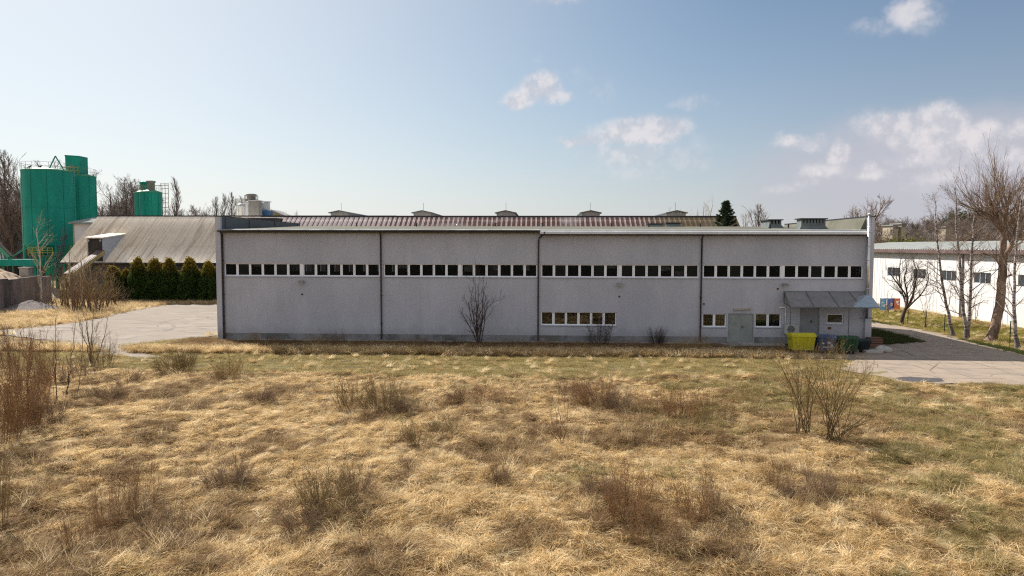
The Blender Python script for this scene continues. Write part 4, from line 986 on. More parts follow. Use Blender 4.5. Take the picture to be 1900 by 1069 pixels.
MB().box(-1.2, 0.9, -1, 1, 3, p.z).hexa([(-0.3, -0.3, 1.6), (0.3, -0.3, 1.6), (0.3, 0.3, 1.6), (-0.3, 0.3, 1.6)], [(-1.2, -1, 3), (0.9, -1, 3), (0.9, 1, 3), (-1.2, 1, 3)]).build('bin', BLUEP, t)
zz = at(490, 375, 101).z
MB().hexa([(-0.3, -0.4, p.z), (0.75, -0.4, p.z), (0.75, 0.4, p.z), (-0.3, 0.4, p.z)], [(-0.35, -0.4, zz - 0.2), (0.75, -0.4, zz), (0.75, 0.4, zz), (-0.35, 0.4, zz - 0.2)]).box(-0.45, 0.95, -0.5, 0.5, zz - 0.02, zz + 0.08).build('duct', GREYP, t)
for x in (-1.1, 0.8): MB().tube([(x, -0.9, 0), (x, -0.9, 3)], 0.08, 6).build('leg', BLUEP, t)
p = at(503, 397, 104); t = thing('small_shed', 'low yellowish gabled shed right of the blue hopper', 'shed', (p.x - 1.0, p.y, 0)); zz = at(503, 390, 104).z
MB().prism([(-0.5, 0), (4.6, 0), (4.6, zz - 1.6), (1.2, zz - 0.1), (-0.5, zz - 0.7)], 0, 4).build('wall', mat('ochre_wall', (0.28, 0.23, 0.12), 0.9), t)
MB().hexa([(1.0, -0.3, zz - 0.08), (4.9, -0.3, zz - 1.7), (4.9, 4.2, zz - 1.7), (1.0, 4.2, zz - 0.08)], [(1.0, -0.3, zz + 0.1), (4.9, -0.3, zz - 1.52), (4.9, 4.2, zz - 1.52), (1.0, 4.2, zz + 0.1)]).build('roof', GREYD, t)

# ------------------------------------------------------------------ long striped-roof hall behind
YS = 86.0; pl_ = at(528, 403, YS); pr_ = at(1364, 403.5, YS - 2)
zS = pl_.z; LS = (pr_ - pl_).dot(FU); DS = 7.5; eS = zS - 5.3
hs = thing('striped_hall', 'long hall behind the factory with pale and rust striped roof', 'building', (pl_.x - FV.x * DS, pl_.y - FV.y * DS, 0), -FA)
corrugated('roof', 0, LS, (0, eS), (DS, zS), RUST, hs, 0.20, 0.004)
MB().quad((0, DS, zS), (LS, DS, zS), (LS, 2 * DS, eS), (0, 2 * DS, eS)).build('rear_roof', RUST, hs)
MB().box(-3.0, LS, DS - 0.16, DS + 0.16, zS + 0.02, zS + 0.18).build('ridge_cap', GUTTER2, hs)
MB().box(0.2, LS - 0.2, 0.4, 0.6, 0, eS + 0.25).prismx([(0.6, 0), (2 * DS - 0.5, 0), (2 * DS - 0.5, eS + 0.2), (DS, zS - 0.1), (0.6, eS + 0.2)], 0.2, 0.4).prismx([(0.6, 0), (2 * DS - 0.5, 0), (2 * DS - 0.5, eS + 0.2), (DS, zS - 0.1), (0.6, eS + 0.2)], LS - 0.4, LS - 0.2).build('wall', DARKWALL, hs)
# darker lower link roof at its left end
lk = thing('link_roof', 'dark flat link roof at the left end of the striped hall', 'building', tuple(Vector((pl_.x, pl_.y, 0)) - FU * 3.4 - FV * 2), -FA)
MB().box(0, 3.2, 0, 6, 0, zS - 1.0).build('wall', DARKWALL, lk); MB().box(-0.3, 3.3, -0.3, 6.3, zS - 1.0, zS - 0.2).build('roof', GUTTER2, lk)
# far hall with five roof lanterns running away from us
YL = 112.0
peaks = [at(630, 390, YL), at(785, 390.8, YL), at(939, 391.4, YL), at(1094.6, 391, YL), at(1250, 391.2, YL)]
fh = thing('lantern_hall', 'far grey hall whose five roof lanterns rise over the striped roof', 'building', (peaks[0].x, peaks[0].y, 0), -FA)
Dh = 42.0
xs_ = [(p - Vector((peaks[0].x, peaks[0].y, 0))).dot(FU) for p in peaks]; zl = peaks[2].z
MB().box(xs_[0] - 7, xs_[-1] + 7, 0, Dh, 0, zl - 3.2).build('wall', GREYD, fh)
for x in xs_:
    MB().prism([(x - 6.8, zl - 3.2), (x + 6.8, zl - 3.2), (x + 1.7, zl - 0.95), (x - 1.7, zl - 0.95)], 0.02, Dh - 0.02).build('roof', GREYD, fh)
    o = MB().prism([(x - 1.45, zl - 0.95), (x + 1.45, zl - 0.95), (x + 1.45, zl - 0.38), (x, zl - 0.08), (x - 1.45, zl - 0.38)], -0.1, Dh - 1).build('roof_lantern', mat('lantern_panel', (0.30, 0.31, 0.31), 0.7, 0.1, 1), fh)
    g = MB()
    for s in (-1, 1): g.hexa([(x, -0.5, zl - 0.08), (x + s * 1.75, -0.5, zl - 0.46), (x + s * 1.75, Dh - 0.8, zl - 0.46), (x, Dh - 0.8, zl - 0.08)], [(x, -0.5, zl + 0.04), (x + s * 1.75, -0.5, zl - 0.34), (x + s * 1.75, Dh - 0.8, zl - 0.34), (x, Dh - 0.8, zl + 0.04)])
    g.build('lantern_roof', DKMETAL, o)
    MB().tube([(x, 1, zl), (x, 1, zl + 1.3)], 0.025, 4).build('rod', GALVD, o)
    g = MB()
    for s in (-1, 1): g.hexa([(x + s * 1.46, 1, zl - 0.93), (x + s * 3.4, 1, zl - 1.62), (x + s * 3.4, Dh - 2, zl - 1.62), (x + s * 1.46, Dh - 2, zl - 0.93)], [(x + s * 1.46, 1, zl - 0.83), (x + s * 3.4, 1, zl - 1.52), (x + s * 3.4, Dh - 2, zl - 1.52), (x + s * 1.46, Dh - 2, zl - 0.83)])
    g.build('skylight', WHITEMETAL, o)

# ------------------------------------------------------------------ white hall on the right
wb0 = gnd(1769, 589.5, 0.1); wl0 = Vector((wb0.x, wb0.y, 0))
wh = thing('white_hall', 'long white-walled hall behind the birches with low pale roof', 'building', tuple(wl0), -FA + math.pi / 2 + 0.0)
# local x runs away from the viewer (depth), local y runs to -u (towards the factory)
M3 = Matrix.Rotation(-FA + math.pi / 2, 3, 'Z'); WX = M3 @ Vector((1, 0, 0)); WY = M3 @ Vector((0, 1, 0))
def wfac(px, py):
    d = ray(px, py); o = Vector((0, 0, H)); t = (wl0 - o).dot(WY) / d.dot(WY); p = o + d * t
    return (p - wl0).dot(WX), p.z
zwe = wfac(1800, 469.5)[1]
Wa, Wb = -26.0, 34.0
wins = []
for a, b, c, e in ((1647, 1669, 496, 510), (1695, 1718, 499.5, 516), (1746.5, 1774, 503, 520.5), (1807, 1839, 506.5, 526.5), (1889, 1928, 513, 537)):
    x0, z1 = wfac(b, c + 1); x1, _ = wfac(a, c); z0 = wfac((a + b) / 2, e)[1]; wins.append((x0, x1))
zwa, zwb = wfac(1823, 526.5)[1], wfac(1823, 506)[1]
# further windows by the same spacing, towards the viewer
x0, x1 = wins[0]; 
hl = [(a, b, zwa, zwb) for a, b in wins] + [(x0 + 7.2, x1 + 7.2, zwa, zwb), (x0 + 14.0, x1 + 14.0, zwa, zwb), (wins[-1][0] - 6.9, wins[-1][1] - 6.9, zwa, zwb)]
# local y+ faces the factory -> outer face at y=0, inner at y=-0.3
wm = wall_holes(Wa, Wb, -0.1, zwe + 0.15, hl, -0.3, 0.0)
wm.build('wall', WHITEW, wh)
MB().box(Wa, Wa + 0.3, -18, -0.31, -0.1, zwe).box(Wb - 0.3, Wb, -18, -0.31, -0.1, zwe).box(Wa, Wb, -18.3, -18.01, -0.1, zwe).build('rear_wall', WHITEW, wh)
g = MB()
k = Wa + 0.6
while k < Wb:   # thin cladding ribs
    if not any(a - 0.03 < k < b + 0.03 for a, b, _, _ in hl): g.box(k, k + 0.03, 0.001, 0.02, 0.15, zwe - 0.05)
    k += 0.6
g.build('cladding_ribs', WHITEW, wh)
zrr = zwe + 1.1
corr = MB(); corr.hexa([(Wa - 0.3, 0.45, zwe + 0.16), (Wb + 0.3, 0.45, zwe + 0.16), (Wb + 0.3, -11, zrr), (Wa - 0.3, -11, zrr)], [(Wa - 0.3, 0.45, zwe + 0.30), (Wb + 0.3, 0.45, zwe + 0.30), (Wb + 0.3, -11, zrr + 0.14), (Wa - 0.3, -11, zrr + 0.14)])
corr.hexa([(Wa - 0.3, -11, zrr), (Wb + 0.3, -11, zrr), (Wb + 0.3, -22, zwe + 0.16), (Wa - 0.3, -22, zwe + 0.16)], [(Wa - 0.3, -11, zrr + 0.14), (Wb + 0.3, -11, zrr + 0.14), (Wb + 0.3, -22, zwe + 0.3), (Wa - 0.3, -22, zwe + 0.3)])
corr.build('roof', WHITEROOF, wh)
g = MB(); k = Wa
while k < Wb: g.box(k, k + 0.16, 0.30, 0.5, zwe + 0.30, zwe + 0.36); k += 0.42
g.build('roof_edge', WHITEMETAL, wh)
MB().box(Wa - 0.3, Wb + 0.3, 0.46, 0.56, zwe - 0.06, zwe + 0.29).box(Wa - 0.3, Wb + 0.3, 0.02, 0.455, zwe + 0.02, zwe + 0.1).build('eaves_board', BROWNTRIM, wh)
xx = wfac(1786, 520)[0]; MB().tube([(xx, 0.1, 0), (xx, 0.1, zwe)], 0.09, 8).build('drainpipe', mat('grey_pipe', (0.30, 0.27, 0.28), 0.6), wh, True)
for a, b, z0, z1 in hl:
    f = MB(); L = b - a
    f.box(a + 0.003, b - 0.003, -0.12, -0.06, z0 + 0.003, z0 + 0.06); f.box(a + 0.003, b - 0.003, -0.12, -0.06, z1 - 0.06, z1 - 0.003)
    for k in range(4): xk = a + 0.003 + (L - 0.066) * k / 3; f.box(xk, xk + 0.06, -0.12, -0.06, z0 + 0.06, z1 - 0.06)
    fo_ = f.build('window', mat('pale_frame', (0.45, 0.46, 0.46), 0.6), wh)
    for k in range(3): xk = a + 0.063 + (L - 0.066) * k / 3; MB().box(xk, xk + (L - 0.066) / 3 - 0.06, -0.10, -0.09, z0 + 0.06, z1 - 0.06).build('pane', DGLASS, fo_)
MB().box(Wa, Wb, 0.0, 0.35, -0.1, 0.14).build('footing', CONC, wh)
# banners leaning on the wall far end
for px0, px1, col, lab, nm in ((1632, 1645, (0.20, 0.42, 0.62), 'light blue banner leaning on the white hall, left of three', 'sky'), (1645, 1659, (0.08, 0.16, 0.50), 'dark blue banner leaning on the white hall, middle of three', 'blue'), (1658, 1670, (0.72, 0.16, 0.05), 'orange red banner leaning on the white hall, right of three', 'orange')):
    p = at((px0 + px1) / 2, 574, 69); W_ = (px1 - px0) / F * 69
    t = thing('banner', lab, 'banner', (p.x, p.y, 0.15), -FA + R_(14), 'banners by the white hall')
    MB().box(-W_ / 2, W_ / 2, -0.02, 0.02, 0.15, 1.35).build('sheet', mat('banner_' + nm, col, 0.6, 0.05), t)
    MB().tube([(-W_ / 2, 0, 0), (-W_ / 2, 0, 1.4)], 0.025, 6).tube([(W_ / 2, 0, 0), (W_ / 2, 0, 1.4)], 0.025, 6).build('frame', GALVD, t)
    st = MB(); rs = random.Random(px0)
    for k in range(4): x = rs.uniform(-W_ * .4, W_ * .1); z = rs.uniform(0.3, 1.2); st.box(x, x + W_ * 0.3, -0.026, -0.021, z, z + 0.12)
    st.build('pale_marks', WFRAME, t)
# fence posts on the verge
for k, (px, py, hh) in enumerate(((1684, 602, 1.2), (1717, 609, 1.25), (1752, 618, 1.45), (1873, 645, 1.75))):
    p = gnd(px, py); m_ = MB(); m_.tube([(0, 0, 0), (0.01, 0, hh)], 0.035, 6).box(-0.045, 0.045, -0.045, 0.045, hh, hh + 0.02)
    o = m_.build('fence_post', mat('dark_green_post', (0.04, 0.055, 0.03), 0.7), None)
    o.location = (p.x, p.y, 0); tag(o, ['rusty fence post left of the shrubby little tree', 'thin fence post between little tree and first birch', 'fence post just left of the leaning first birch', 'tall dark green fence post left of the rightmost birch'][k], 'fence post', 'fence posts along the verge')

# ------------------------------------------------------------------ left: shed, retaining wall, heaps, machine
q = at(-60, 470, 150); zt_ = at(60, 438, 150).z
sh = thing('grey_shed', 'wide blue-grey roofed shed behind the green silos', 'building', (q.x - 10, q.y, 0), -FA)
MB().box(0, 42, 0, 20, 0, 3.0).build('wall', DARKWALL, sh); MB().prismx([(-0.5, 3.0), (20.5, 3.0), (10, zt_ + 0.6)], -0.5, 42.5).build('roof', SHEDM, sh)
w0 = gnd(-60, 590); w1 = gnd(97, 563.0)
d = (w1 - w0); L = d.length; an = math.atan2(d.y, d.x); zw = at(60, 513.5, gnd(60, 566).y).z
cw = thing('retaining_wall', 'stained concrete panel wall holding back the sand heap', 'wall', (w0.x, w0.y, 0), an)
k = 0.0; i = 0
while k < L: 
    MB().box(k, min(k + 2.4, L) - 0.03, 0 + 0.02 * (i % 2), 0.28 + 0.02 * (i % 2), -0.1, zw + 0.06 * (i % 3)).build('panel', CONCDARK, cw); k += 2.4; i += 1
def heap(name, label, p, r, h, m_, seed):
    n, kk = 48, 16; V = [(0, 0, h)]; rs = np.random.RandomState(seed); ph = rs.rand(4) * 6
    for i in range(1, kk + 1):
        f = i / kk
        for j in range(n):
            a = 2 * math.pi * j / n; rr = r * f * (1 + 0.12 * math.sin(2 * a + ph[0]) + 0.06 * math.sin(5 * a + ph[1]))
            V.append((rr * math.cos(a), rr * math.sin(a), h * (1 - f) ** 1.0 * (1 + 0.05 * rs.randn()) - 0.02 + 0.02 * rs.randn() * (f < 0.95)))
    Fs = [(0, 1 + j, 1 + (j + 1) % n) for j in range(n)] + [(1 + (i - 1) * n + j, 1 + i * n + j, 1 + i * n + (j + 1) % n, 1 + (i - 1) * n + (j + 1) % n) for i in range(1, kk) for j in range(n)]
    mm = MB(); mm.v = V; mm.f = Fs; o = mm.build(name, m_, None, True); o.location = (p.x, p.y, 0); return tag(o, label, 'heap')
ph_ = at(-5, 515, 88); heap('sand_heap', 'pinkish brown sand heap rising behind the concrete wall', Vector((ph_.x, ph_.y, 0)), 9.0, at(0, 499, 88).z, SAND, 3)
ph_ = gnd(57, 577); heap('gravel_heap', 'small dark gravel heap in front of the concrete wall', Vector((ph_.x, ph_.y, 0)), 3.0, at(55, 557, ph_.y).z, GRAVEL, 5)
# green loading machine
gm0 = at(-10, 448, 96); gm1 = at(20, 478, 96)
t = girder('green_conveyor', 'bright green belt loader at the far left edge', 'conveyor', gm0, gm1, 0.8, 0.5, GREENL, (0.1, 0.8))
zz = at(20, 493, 96).z; xb = gm1.x
MB().box(-6 , 5, -1, 1, zz - gm1.z * 0 - 0.0, zz + 0.9).build('chassis', GREEN, t)
for x in (-4.5, 3.5): MB().tube([(x, -1.1, 0.6), (x, 1.1, 0.6)], 0.6, 16).build('wheel', BLACK, t); MB().box(x - 0.2, x + 0.2, -0.3, 0.3, 0.6, zz).build('strut', GREEN, t)
MB().tube([(0, 0, gm1.z), (6, 0.5, gm1.z + 4.5)], 0.05, 5).tube([(0, 0, gm1.z), (2.5, 0, gm1.z + 1.4), (5, 0, gm1.z + 1.6)], 0.06, 5).tube([(0, -0.8, zz), (0, 0, gm1.z)], 0.2, 6).build('mast', GREENL, t)
p = at(48, 502, 90); t = thing('pallet_box', 'small pale control box standing behind the concrete wall', 'control box', (p.x, p.y, 0)); 
MB().box(-0.6, 0.6, -0.4, 0.4, 0, p.z + 0.3).build('casing', CONC, t); MB().box(-0.7, 0.7, -0.5, 0.5, p.z + 0.3, p.z + 0.45).build('lid', STONE, t)

# ================================================================== vegetation
def unit(a): return a / np.maximum(np.linalg.norm(a, axis=-1, keepdims=True), 1e-9)
class Strands:                       # batches of polylines with radii
    def __init__(s): s.b = []
    def add(s, P, Rr, sides): s.b.append((P, Rr, sides))
    def arrays(s):
        Vs, Qs, off = [], [], 0
        for P, Rr, n in s.b:
            S, K, _ = P.shape
            if S == 0: continue
            T = np.empty_like(P); T[:, 1:-1] = P[:, 2:] - P[:, :-2]; T[:, 0] = P[:, 1] - P[:, 0]; T[:, -1] = P[:, -1] - P[:, -2]; T = unit(T)
            ref = np.where(np.abs(T[..., 2:3]) < 0.9, np.array([0, 0, 1.0]), np.array([1.0, 0, 0]))
            A = unit(np.cross(T, ref)); Bq = np.cross(T, A)
            an = 2 * np.pi * np.arange(n) / n
            ring = P[:, :, None] + (A[:, :, None] * np.cos(an)[:, None] + Bq[:, :, None] * np.sin(an)[:, None]) * Rr[:, :, None, None]
            Vs.append(ring.reshape(-1, 3))
            i = np.arange(S * K * n).reshape(S, K, n); j = np.roll(i, -1, axis=2)
            Qs.append(np.stack([i[:, :-1], j[:, :-1], j[:, 1:], i[:, 1:]], -1).reshape(-1, 4) + off); off += S * K * n
        return np.concatenate(Vs), np.concatenate(Qs)
def spawn(rs, P, Rr, n, t0, t1, ang, asd, lf, K, wob, up, rf, rmin, lsd=0.25, droop=None, tipfrac=0.35, lenbase=None):
    S, Kp, _ = P.shape
    pi = np.repeat(np.arange(S), n); m_ = len(pi)
    t = t0 + (t1 - t0) * ((np.tile(np.arange(n), S) + rs.rand(m_)) / n)
    f = t * (Kp - 1); i0 = np.minimum(f.astype(int), Kp - 2); fr = (f - i0)[:, None]
    p = P[pi, i0] * (1 - fr) + P[pi, i0 + 1] * fr; tan = unit(P[pi, i0 + 1] - P[pi, i0])
    r0 = (Rr[pi, i0] * (1 - fr[:, 0]) + Rr[pi, i0 + 1] * fr[:, 0]) * rf
    L0 = np.linalg.norm(np.diff(P, axis=1), axis=2).sum(1)[pi] if lenbase is None else lenbase
    L = L0 * lf * (1 - 0.55 * (t - t0) / max(t1 - t0, 1e-6)) * np.exp(rs.randn(m_) * lsd)
    az_ = rs.rand(m_) * 2 * np.pi + np.tile(np.arange(n), S) * 2.4
    ref = np.where(np.abs(tan[:, 2:3]) < 0.9, np.array([0, 0, 1.0]), np.array([1.0, 0, 0]))
    A = unit(np.cross(tan, ref)); Bq = np.cross(tan, A)
    perp = A * np.cos(az_)[:, None] + Bq * np.sin(az_)[:, None]
    a = (ang + rs.randn(m_) * asd)[:, None]
    d = unit(tan * np.cos(a) + perp * np.sin(a))
    Q_ = np.zeros((m_, K, 3)); Q_[:, 0] = p
    for k in range(1, K):
        d = unit(d + rs.randn(m_, 3) * wob + np.array([0, 0, up if droop is None else up + (droop - up) * k / K]))
        Q_[:, k] = Q_[:, k - 1] + d * (L / (K - 1))[:, None]
    r0 = np.maximum(np.minimum(r0, Rr[pi, i0]), rmin)
    rr = r0[:, None] * np.linspace(1, tipfrac, K)[None]
    return Q_, np.maximum(rr, rmin * 0.7)
def stem(rs, pts, r0, r1, K=14, wob=0.0):
    pts = np.array(pts, float); n = len(pts); s = np.linspace(0, n - 1, K)
    P = np.zeros((1, K, 3))
    for k, x in enumerate(s):           # catmull-rom through the given points
        i = min(int(x), n - 2); t = x - i; p0, p1, p2, p3 = pts[max(i - 1, 0)], pts[i], pts[i + 1], pts[min(i + 2, n - 1)]
        P[0, k] = 0.5 * (2 * p1 + (p2 - p0) * t + (2 * p0 - 5 * p1 + 4 * p2 - p3) * t * t + (3 * p1 - p0 - 3 * p2 + p3) * t ** 3)
    P[0, 1:] += rs.randn(K - 1, 3) * wob * np.array([1, 1, 0.2])
    f = np.linspace(0, 1, K); R0 = r0 + (r1 - r0) * f; R0[0] *= 1.45; R0[1] *= 1.12
    return P, R0[None]

def barkmat(name, c1, c2, scale=3.0, stretch=(1, 1, 0.3), rough=0.95):
    return mat(name, c1, rough, 0.25, scale, 0.6, 12, col2=c2, c2f=(0.48, 0.58), stretch=stretch, spec=0.1)
BARK = barkmat('grey_brown_bark', (0.17, 0.125, 0.10), (0.075, 0.055, 0.045))
BARKW = barkmat('willow_bark', (0.30, 0.21, 0.155), (0.13, 0.09, 0.065), 2.0)
TWIG = mat('brown_twigs', (0.25, 0.17, 0.11), 0.9, 0.3, 0.5, spec=0.1)
TWIGB = mat('forest_twigs', (0.27, 0.20, 0.16), 0.9, 0.3, 0.5, spec=0.1)
TWIGG = mat('grey_twigs', (0.27, 0.225, 0.20), 0.9, 0.3, 0.5, spec=0.1)
TWIGR = mat('reddish_twigs', (0.29, 0.17, 0.085), 0.9, 0.3, 0.6, spec=0.1)
TWIGY = mat('yellow_brown_twigs', (0.36, 0.26, 0.12), 0.9, 0.3, 0.6, spec=0.1)
TWIGO = mat('olive_brown_twigs', (0.25, 0.18, 0.085), 0.9, 0.3, 0.6, spec=0.1)
TWIGD = mat('dark_twigs', (0.085, 0.06, 0.05), 0.9, 0.3, 0.6, spec=0.1)
def birchmat():
    m = bpy.data.materials.new('birch_bark'); m.use_nodes = True; t = NT(m.node_tree); b = t.n['Principled BSDF']; tcn = t.add('ShaderNodeTexCoord'); v = tcn.outputs['Object']
    n = t.noise(t.scalevec(v, 1, 1, 3.2), 2.6, 6, 0.75); sp = t.add('ShaderNodeSeparateXYZ'); t.put(sp.inputs[0], v)
    c = t.mix(t.smooth(n, 0.46, 0.56), (0.42, 0.36, 0.33), (0.07, 0.055, 0.05))
    low = t.smooth(t.m('ADD', sp.outputs[2], t.m('MULTIPLY', t.noise(v, 2.0, 4), 1.2)), 1.0, 2.0, 1.0, 0.0)
    c = t.mix(t.m('MULTIPLY', low, 0.75), c, (0.10, 0.08, 0.07))
    t.put(b.inputs['Base Color'], c); b.inputs['Roughness'].default_value = 0.9; return m
BIRCH = birchmat()
def tree_obj(name, label, cat, trunk, crown, bark, twig, loc=(0, 0, 0), group=None, rz=0.0, scale=1.0):
    t = thing(name, label, cat, loc, rz, group); t.scale = (scale,) * 3 if not hasattr(scale, '__len__') else scale
    npmesh('trunk', *trunk.arrays(), bark, True, t)
    if crown.b: npmesh('crown', *crown.arrays(), twig, True, t)
    return t
TREES = {}
def copy_tree(o, loc, rz, scale, label, group):
    c = o.copy(); C.objects.link(c); c.location = loc; c.rotation_euler = (0, 0, rz); c.scale = (scale,) * 3 if not hasattr(scale, '__len__') else scale
    c['label'] = label; c['group'] = group
    for ch in o.children:
        d = ch.copy(); C.objects.link(d); d.parent = c
    return c

# generic shapes, height 10 m
def generic(seed, kind):
    rs = np.random.RandomState(seed); T, K_ = Strands(), Strands()
    if kind == 'oval':
        P, Rr = stem(rs, [(0, 0, 0), (0.1, 0, 3), (0.0, 0.1, 6), (0.2, 0, 9)], 0.20, 0.03, 14, 0.05); T.add(P, Rr, 8)
        A = spawn(rs, P, Rr, 20, 0.16, 0.96, 0.75, 0.18, 0.46, 8, 0.10, 0.10, 0.5, 0.03); T.add(*A, 5)
        B_ = spawn(rs, *A, 8, 0.15, 0.98, 0.6, 0.2, 0.50, 6, 0.12, 0.06, 0.6, 0.016); K_.add(*B_, 3)
        D = spawn(rs, *B_, 6, 0.15, 1.0, 0.6, 0.2, 0.55, 5, 0.14, 0.05, 0.6, 0.012); K_.add(*D, 3)
        E = spawn(rs, *D, 4, 0.2, 1.0, 0.6, 0.2, 0.7, 3, 0.12, 0.04, 0.7, 0.008); K_.add(*E, 3)
    elif kind == 'poplar':
        P, Rr = stem(rs, [(0, 0, 0), (0.05, 0, 4), (0, 0.05, 7), (0, 0, 10)], 0.17, 0.02, 14, 0.03); T.add(P, Rr, 8)
        A = spawn(rs, P, Rr, 38, 0.10, 0.97, 0.42, 0.10, 0.26, 7, 0.05, 0.22, 0.5, 0.02); T.add(*A, 4)
        B_ = spawn(rs, *A, 8, 0.1, 1.0, 0.45, 0.15, 0.5, 5, 0.08, 0.18, 0.6, 0.014); K_.add(*B_, 3)
        D = spawn(rs, *B_, 4, 0.15, 1.0, 0.5, 0.2, 0.6, 4, 0.1, 0.12, 0.7, 0.010); K_.add(*D, 3)
    elif kind == 'multi':          # forked, wide
        P, Rr = stem(rs, [(0, 0, 0), (0.1, 0, 1.2), (0, 0.1, 2.4)], 0.24, 0.16, 6, 0.03); T.add(P, Rr, 8)
        A = spawn(rs, P, Rr, 8, 0.5, 1.0, 0.55, 0.15, 2.6, 10, 0.08, 0.10, 0.6, 0.05, 0.12); T.add(*A, 6)
        B_ = spawn(rs, *A, 9, 0.2, 0.98, 0.55, 0.15, 0.42, 7, 0.1, 0.08, 0.6, 0.022); T.add(*B_, 4)
        D = spawn(rs, *B_, 8, 0.15, 1.0, 0.6, 0.2, 0.55, 5, 0.12, 0.06, 0.6, 0.012); K_.add(*D, 3)
        E = spawn(rs, *D, 6, 0.15, 1.0, 0.6, 0.2, 0.6, 3, 0.12, 0.05, 0.7, 0.010); K_.add(*E, 3)
    elif kind == 'thicket':        # many stems from the ground
        st_ = []
        for k in range(10):
            a = rs.rand() * 6.28; r = rs.rand() ** 0.5 * 1.1; dx, dy = np.cos(a) * r, np.sin(a) * r; h = 6.5 + rs.rand() * 3.5
            P, Rr = stem(rs, [(dx, dy, 0), (dx * 1.6, dy * 1.6, h * 0.5), (dx * 2.6 + rs.randn() * .5, dy * 2.6 + rs.randn() * .5, h)], 0.07, 0.015, 10, 0.06)
            T.add(P, Rr, 5); st_.append((P, Rr))
        P = np.concatenate([a for a, b in st_]); Rr = np.concatenate([b for a, b in st_])
        A = spawn(rs, P, Rr, 12, 0.15, 1.0, 0.6, 0.2, 0.26, 6, 0.10, 0.08, 0.5, 0.010); K_.add(*A, 3)
        D = spawn(rs, *A, 5, 0.1, 1.0, 0.6, 0.2, 0.55, 4, 0.12, 0.06, 0.7, 0.007); K_.add(*D, 3)
    return T, K_
def bush(seed, n, spread, curv=0.35, sub=5, sub2=3, r=0.012, h=1.0, base=0.25, wob=0.03, up=0.03):
    """shrub of height about 1: n stems from a small base"""
    rs = np.random.RandomState(seed); T, K_ = Strands(), Strands()
    a = rs.rand(n) * 6.283; b = base * np.sqrt(rs.rand(n)); K = 8
    P = np.zeros((n, K, 3)); P[:, 0, 0] = np.cos(a) * b; P[:, 0, 1] = np.sin(a) * b; P[:, 0, 2] = -0.03
    lean = spread * (0.25 + 0.75 * rs.rand(n)); d = np.stack([np.cos(a) * np.sin(lean), np.sin(a) * np.sin(lean), np.cos(lean)], -1)
    L = h * (0.6 + 0.5 * rs.rand(n))
    for k in range(1, K):
        d = unit(d + rs.randn(n, 3) * wob * 2 + np.array([0, 0, up])); P[:, k] = P[:, k - 1] + d * (L / (K - 1))[:, None]
    Rr = r * (0.6 + 0.6 * rs.rand(n))[:, None] * np.linspace(1, 0.3, K)[None]; T.add(P, Rr, 4)
    if sub:
        A = spawn(rs, P, Rr, sub, 0.12, 1.0, 0.7, 0.25, 0.34, 5, 0.14, 0.04, 0.7, r * 0.35); K_.add(*A, 3)
        if sub2:
            D = spawn(rs, *A, sub2, 0.15, 1.0, 0.8, 0.3, 0.55, 3, 0.15, 0.02, 0.8, r * 0.3); K_.add(*D, 3)
    return T, K_

# ---- background trees
SRC = {'oval': [generic(11, 'oval'), generic(12, 'oval'), generic(13, 'oval')], 'poplar': [generic(21, 'poplar'), generic(22, 'poplar')],
       'multi': [generic(31, 'multi'), generic(32, 'multi'), generic(33, 'multi')], 'thicket': [generic(41, 'thicket'), generic(42, 'thicket')]}
PROTO = {}
HEI = {}
cnt = {}
def bgtree(kind, px, ytop, Y, label, group, widen=1.0, twig=None, z0=0.0, variant=None, name=None, base=None):
    p = at(px, ytop, Y); v = cnt.get(kind, 0); cnt[kind] = v + 1
    k = (v if variant is None else variant) % len(SRC[kind]); key = (kind, k, (twig or TWIGG).name)
    if HEI.get((kind, k)) is None:
        HEI[(kind, k)] = max(b[0][..., 2].max() for b in SRC[kind][k][0].b + SRC[kind][k][1].b)
    z0 = float(height(np.array([p.x]), np.array([p.y]))[0])
    s = (p.z - z0) / HEI[(kind, k)]; sc3 = (s * widen, s * widen, s)
    if key not in PROTO:
        t = tree_obj(name or {'oval': 'bare_tree', 'poplar': 'poplar', 'multi': 'bare_tree', 'thicket': 'thicket_shrub'}[kind], label, 'tree' if kind != 'thicket' else 'shrub', *SRC[kind][k], BARK, twig or TWIGG, (p.x, p.y, z0), group, rnd.random() * 6.28, sc3)
        PROTO[key] = t
    else: t = copy_tree(PROTO[key], (p.x, p.y, z0), rnd.random() * 6.28, sc3, label, group)
    return t
LG = 'bare trees beyond the yard on the left'
ORD = ['first', 'second', 'third', 'fourth', 'fifth', 'sixth', 'seventh', 'eighth', 'ninth', 'tenth', 'eleventh', 'twelfth', 'thirteenth', 'fourteenth', 'fifteenth', 'sixteenth', 'seventeenth', 'eighteenth', 'nineteenth', 'twentieth', 'twenty-first', 'twenty-second', 'twenty-third', 'twenty-fourth', 'twenty-fifth']
bgtree('poplar', 5, 276, 150, 'tall narrow poplar cut by the left picture edge', LG, 1.3)
LF = 'bare trees of the wood at the left edge'
for i, (px, yt, Y, kd) in enumerate(((-22, 318, 160, 'multi'), (16, 335, 170, 'oval'), (24, 318, 175, 'multi'), (36, 322, 158, 'oval'), (44, 335, 172, 'multi'), (8, 345, 150, 'thicket'), (26, 352, 148, 'thicket'), (42, 350, 150, 'thicket'), (-8, 340, 165, 'oval'), (58, 352, 165, 'multi'))):
    bgtree(kd, px, yt, Y, f'{ORD[i]} planted bare tree in the dense brown wood at the far left, {kd} crowned'.replace('planted ', '').replace('multi crowned', 'wide crowned').replace('oval crowned', 'slender crowned').replace('thicket crowned', 'low and bushy'), LF, 1.1, TWIGB)
bgtree('multi', 100, 290, 150, 'bare tree whose top shows above the front green silo', LG)
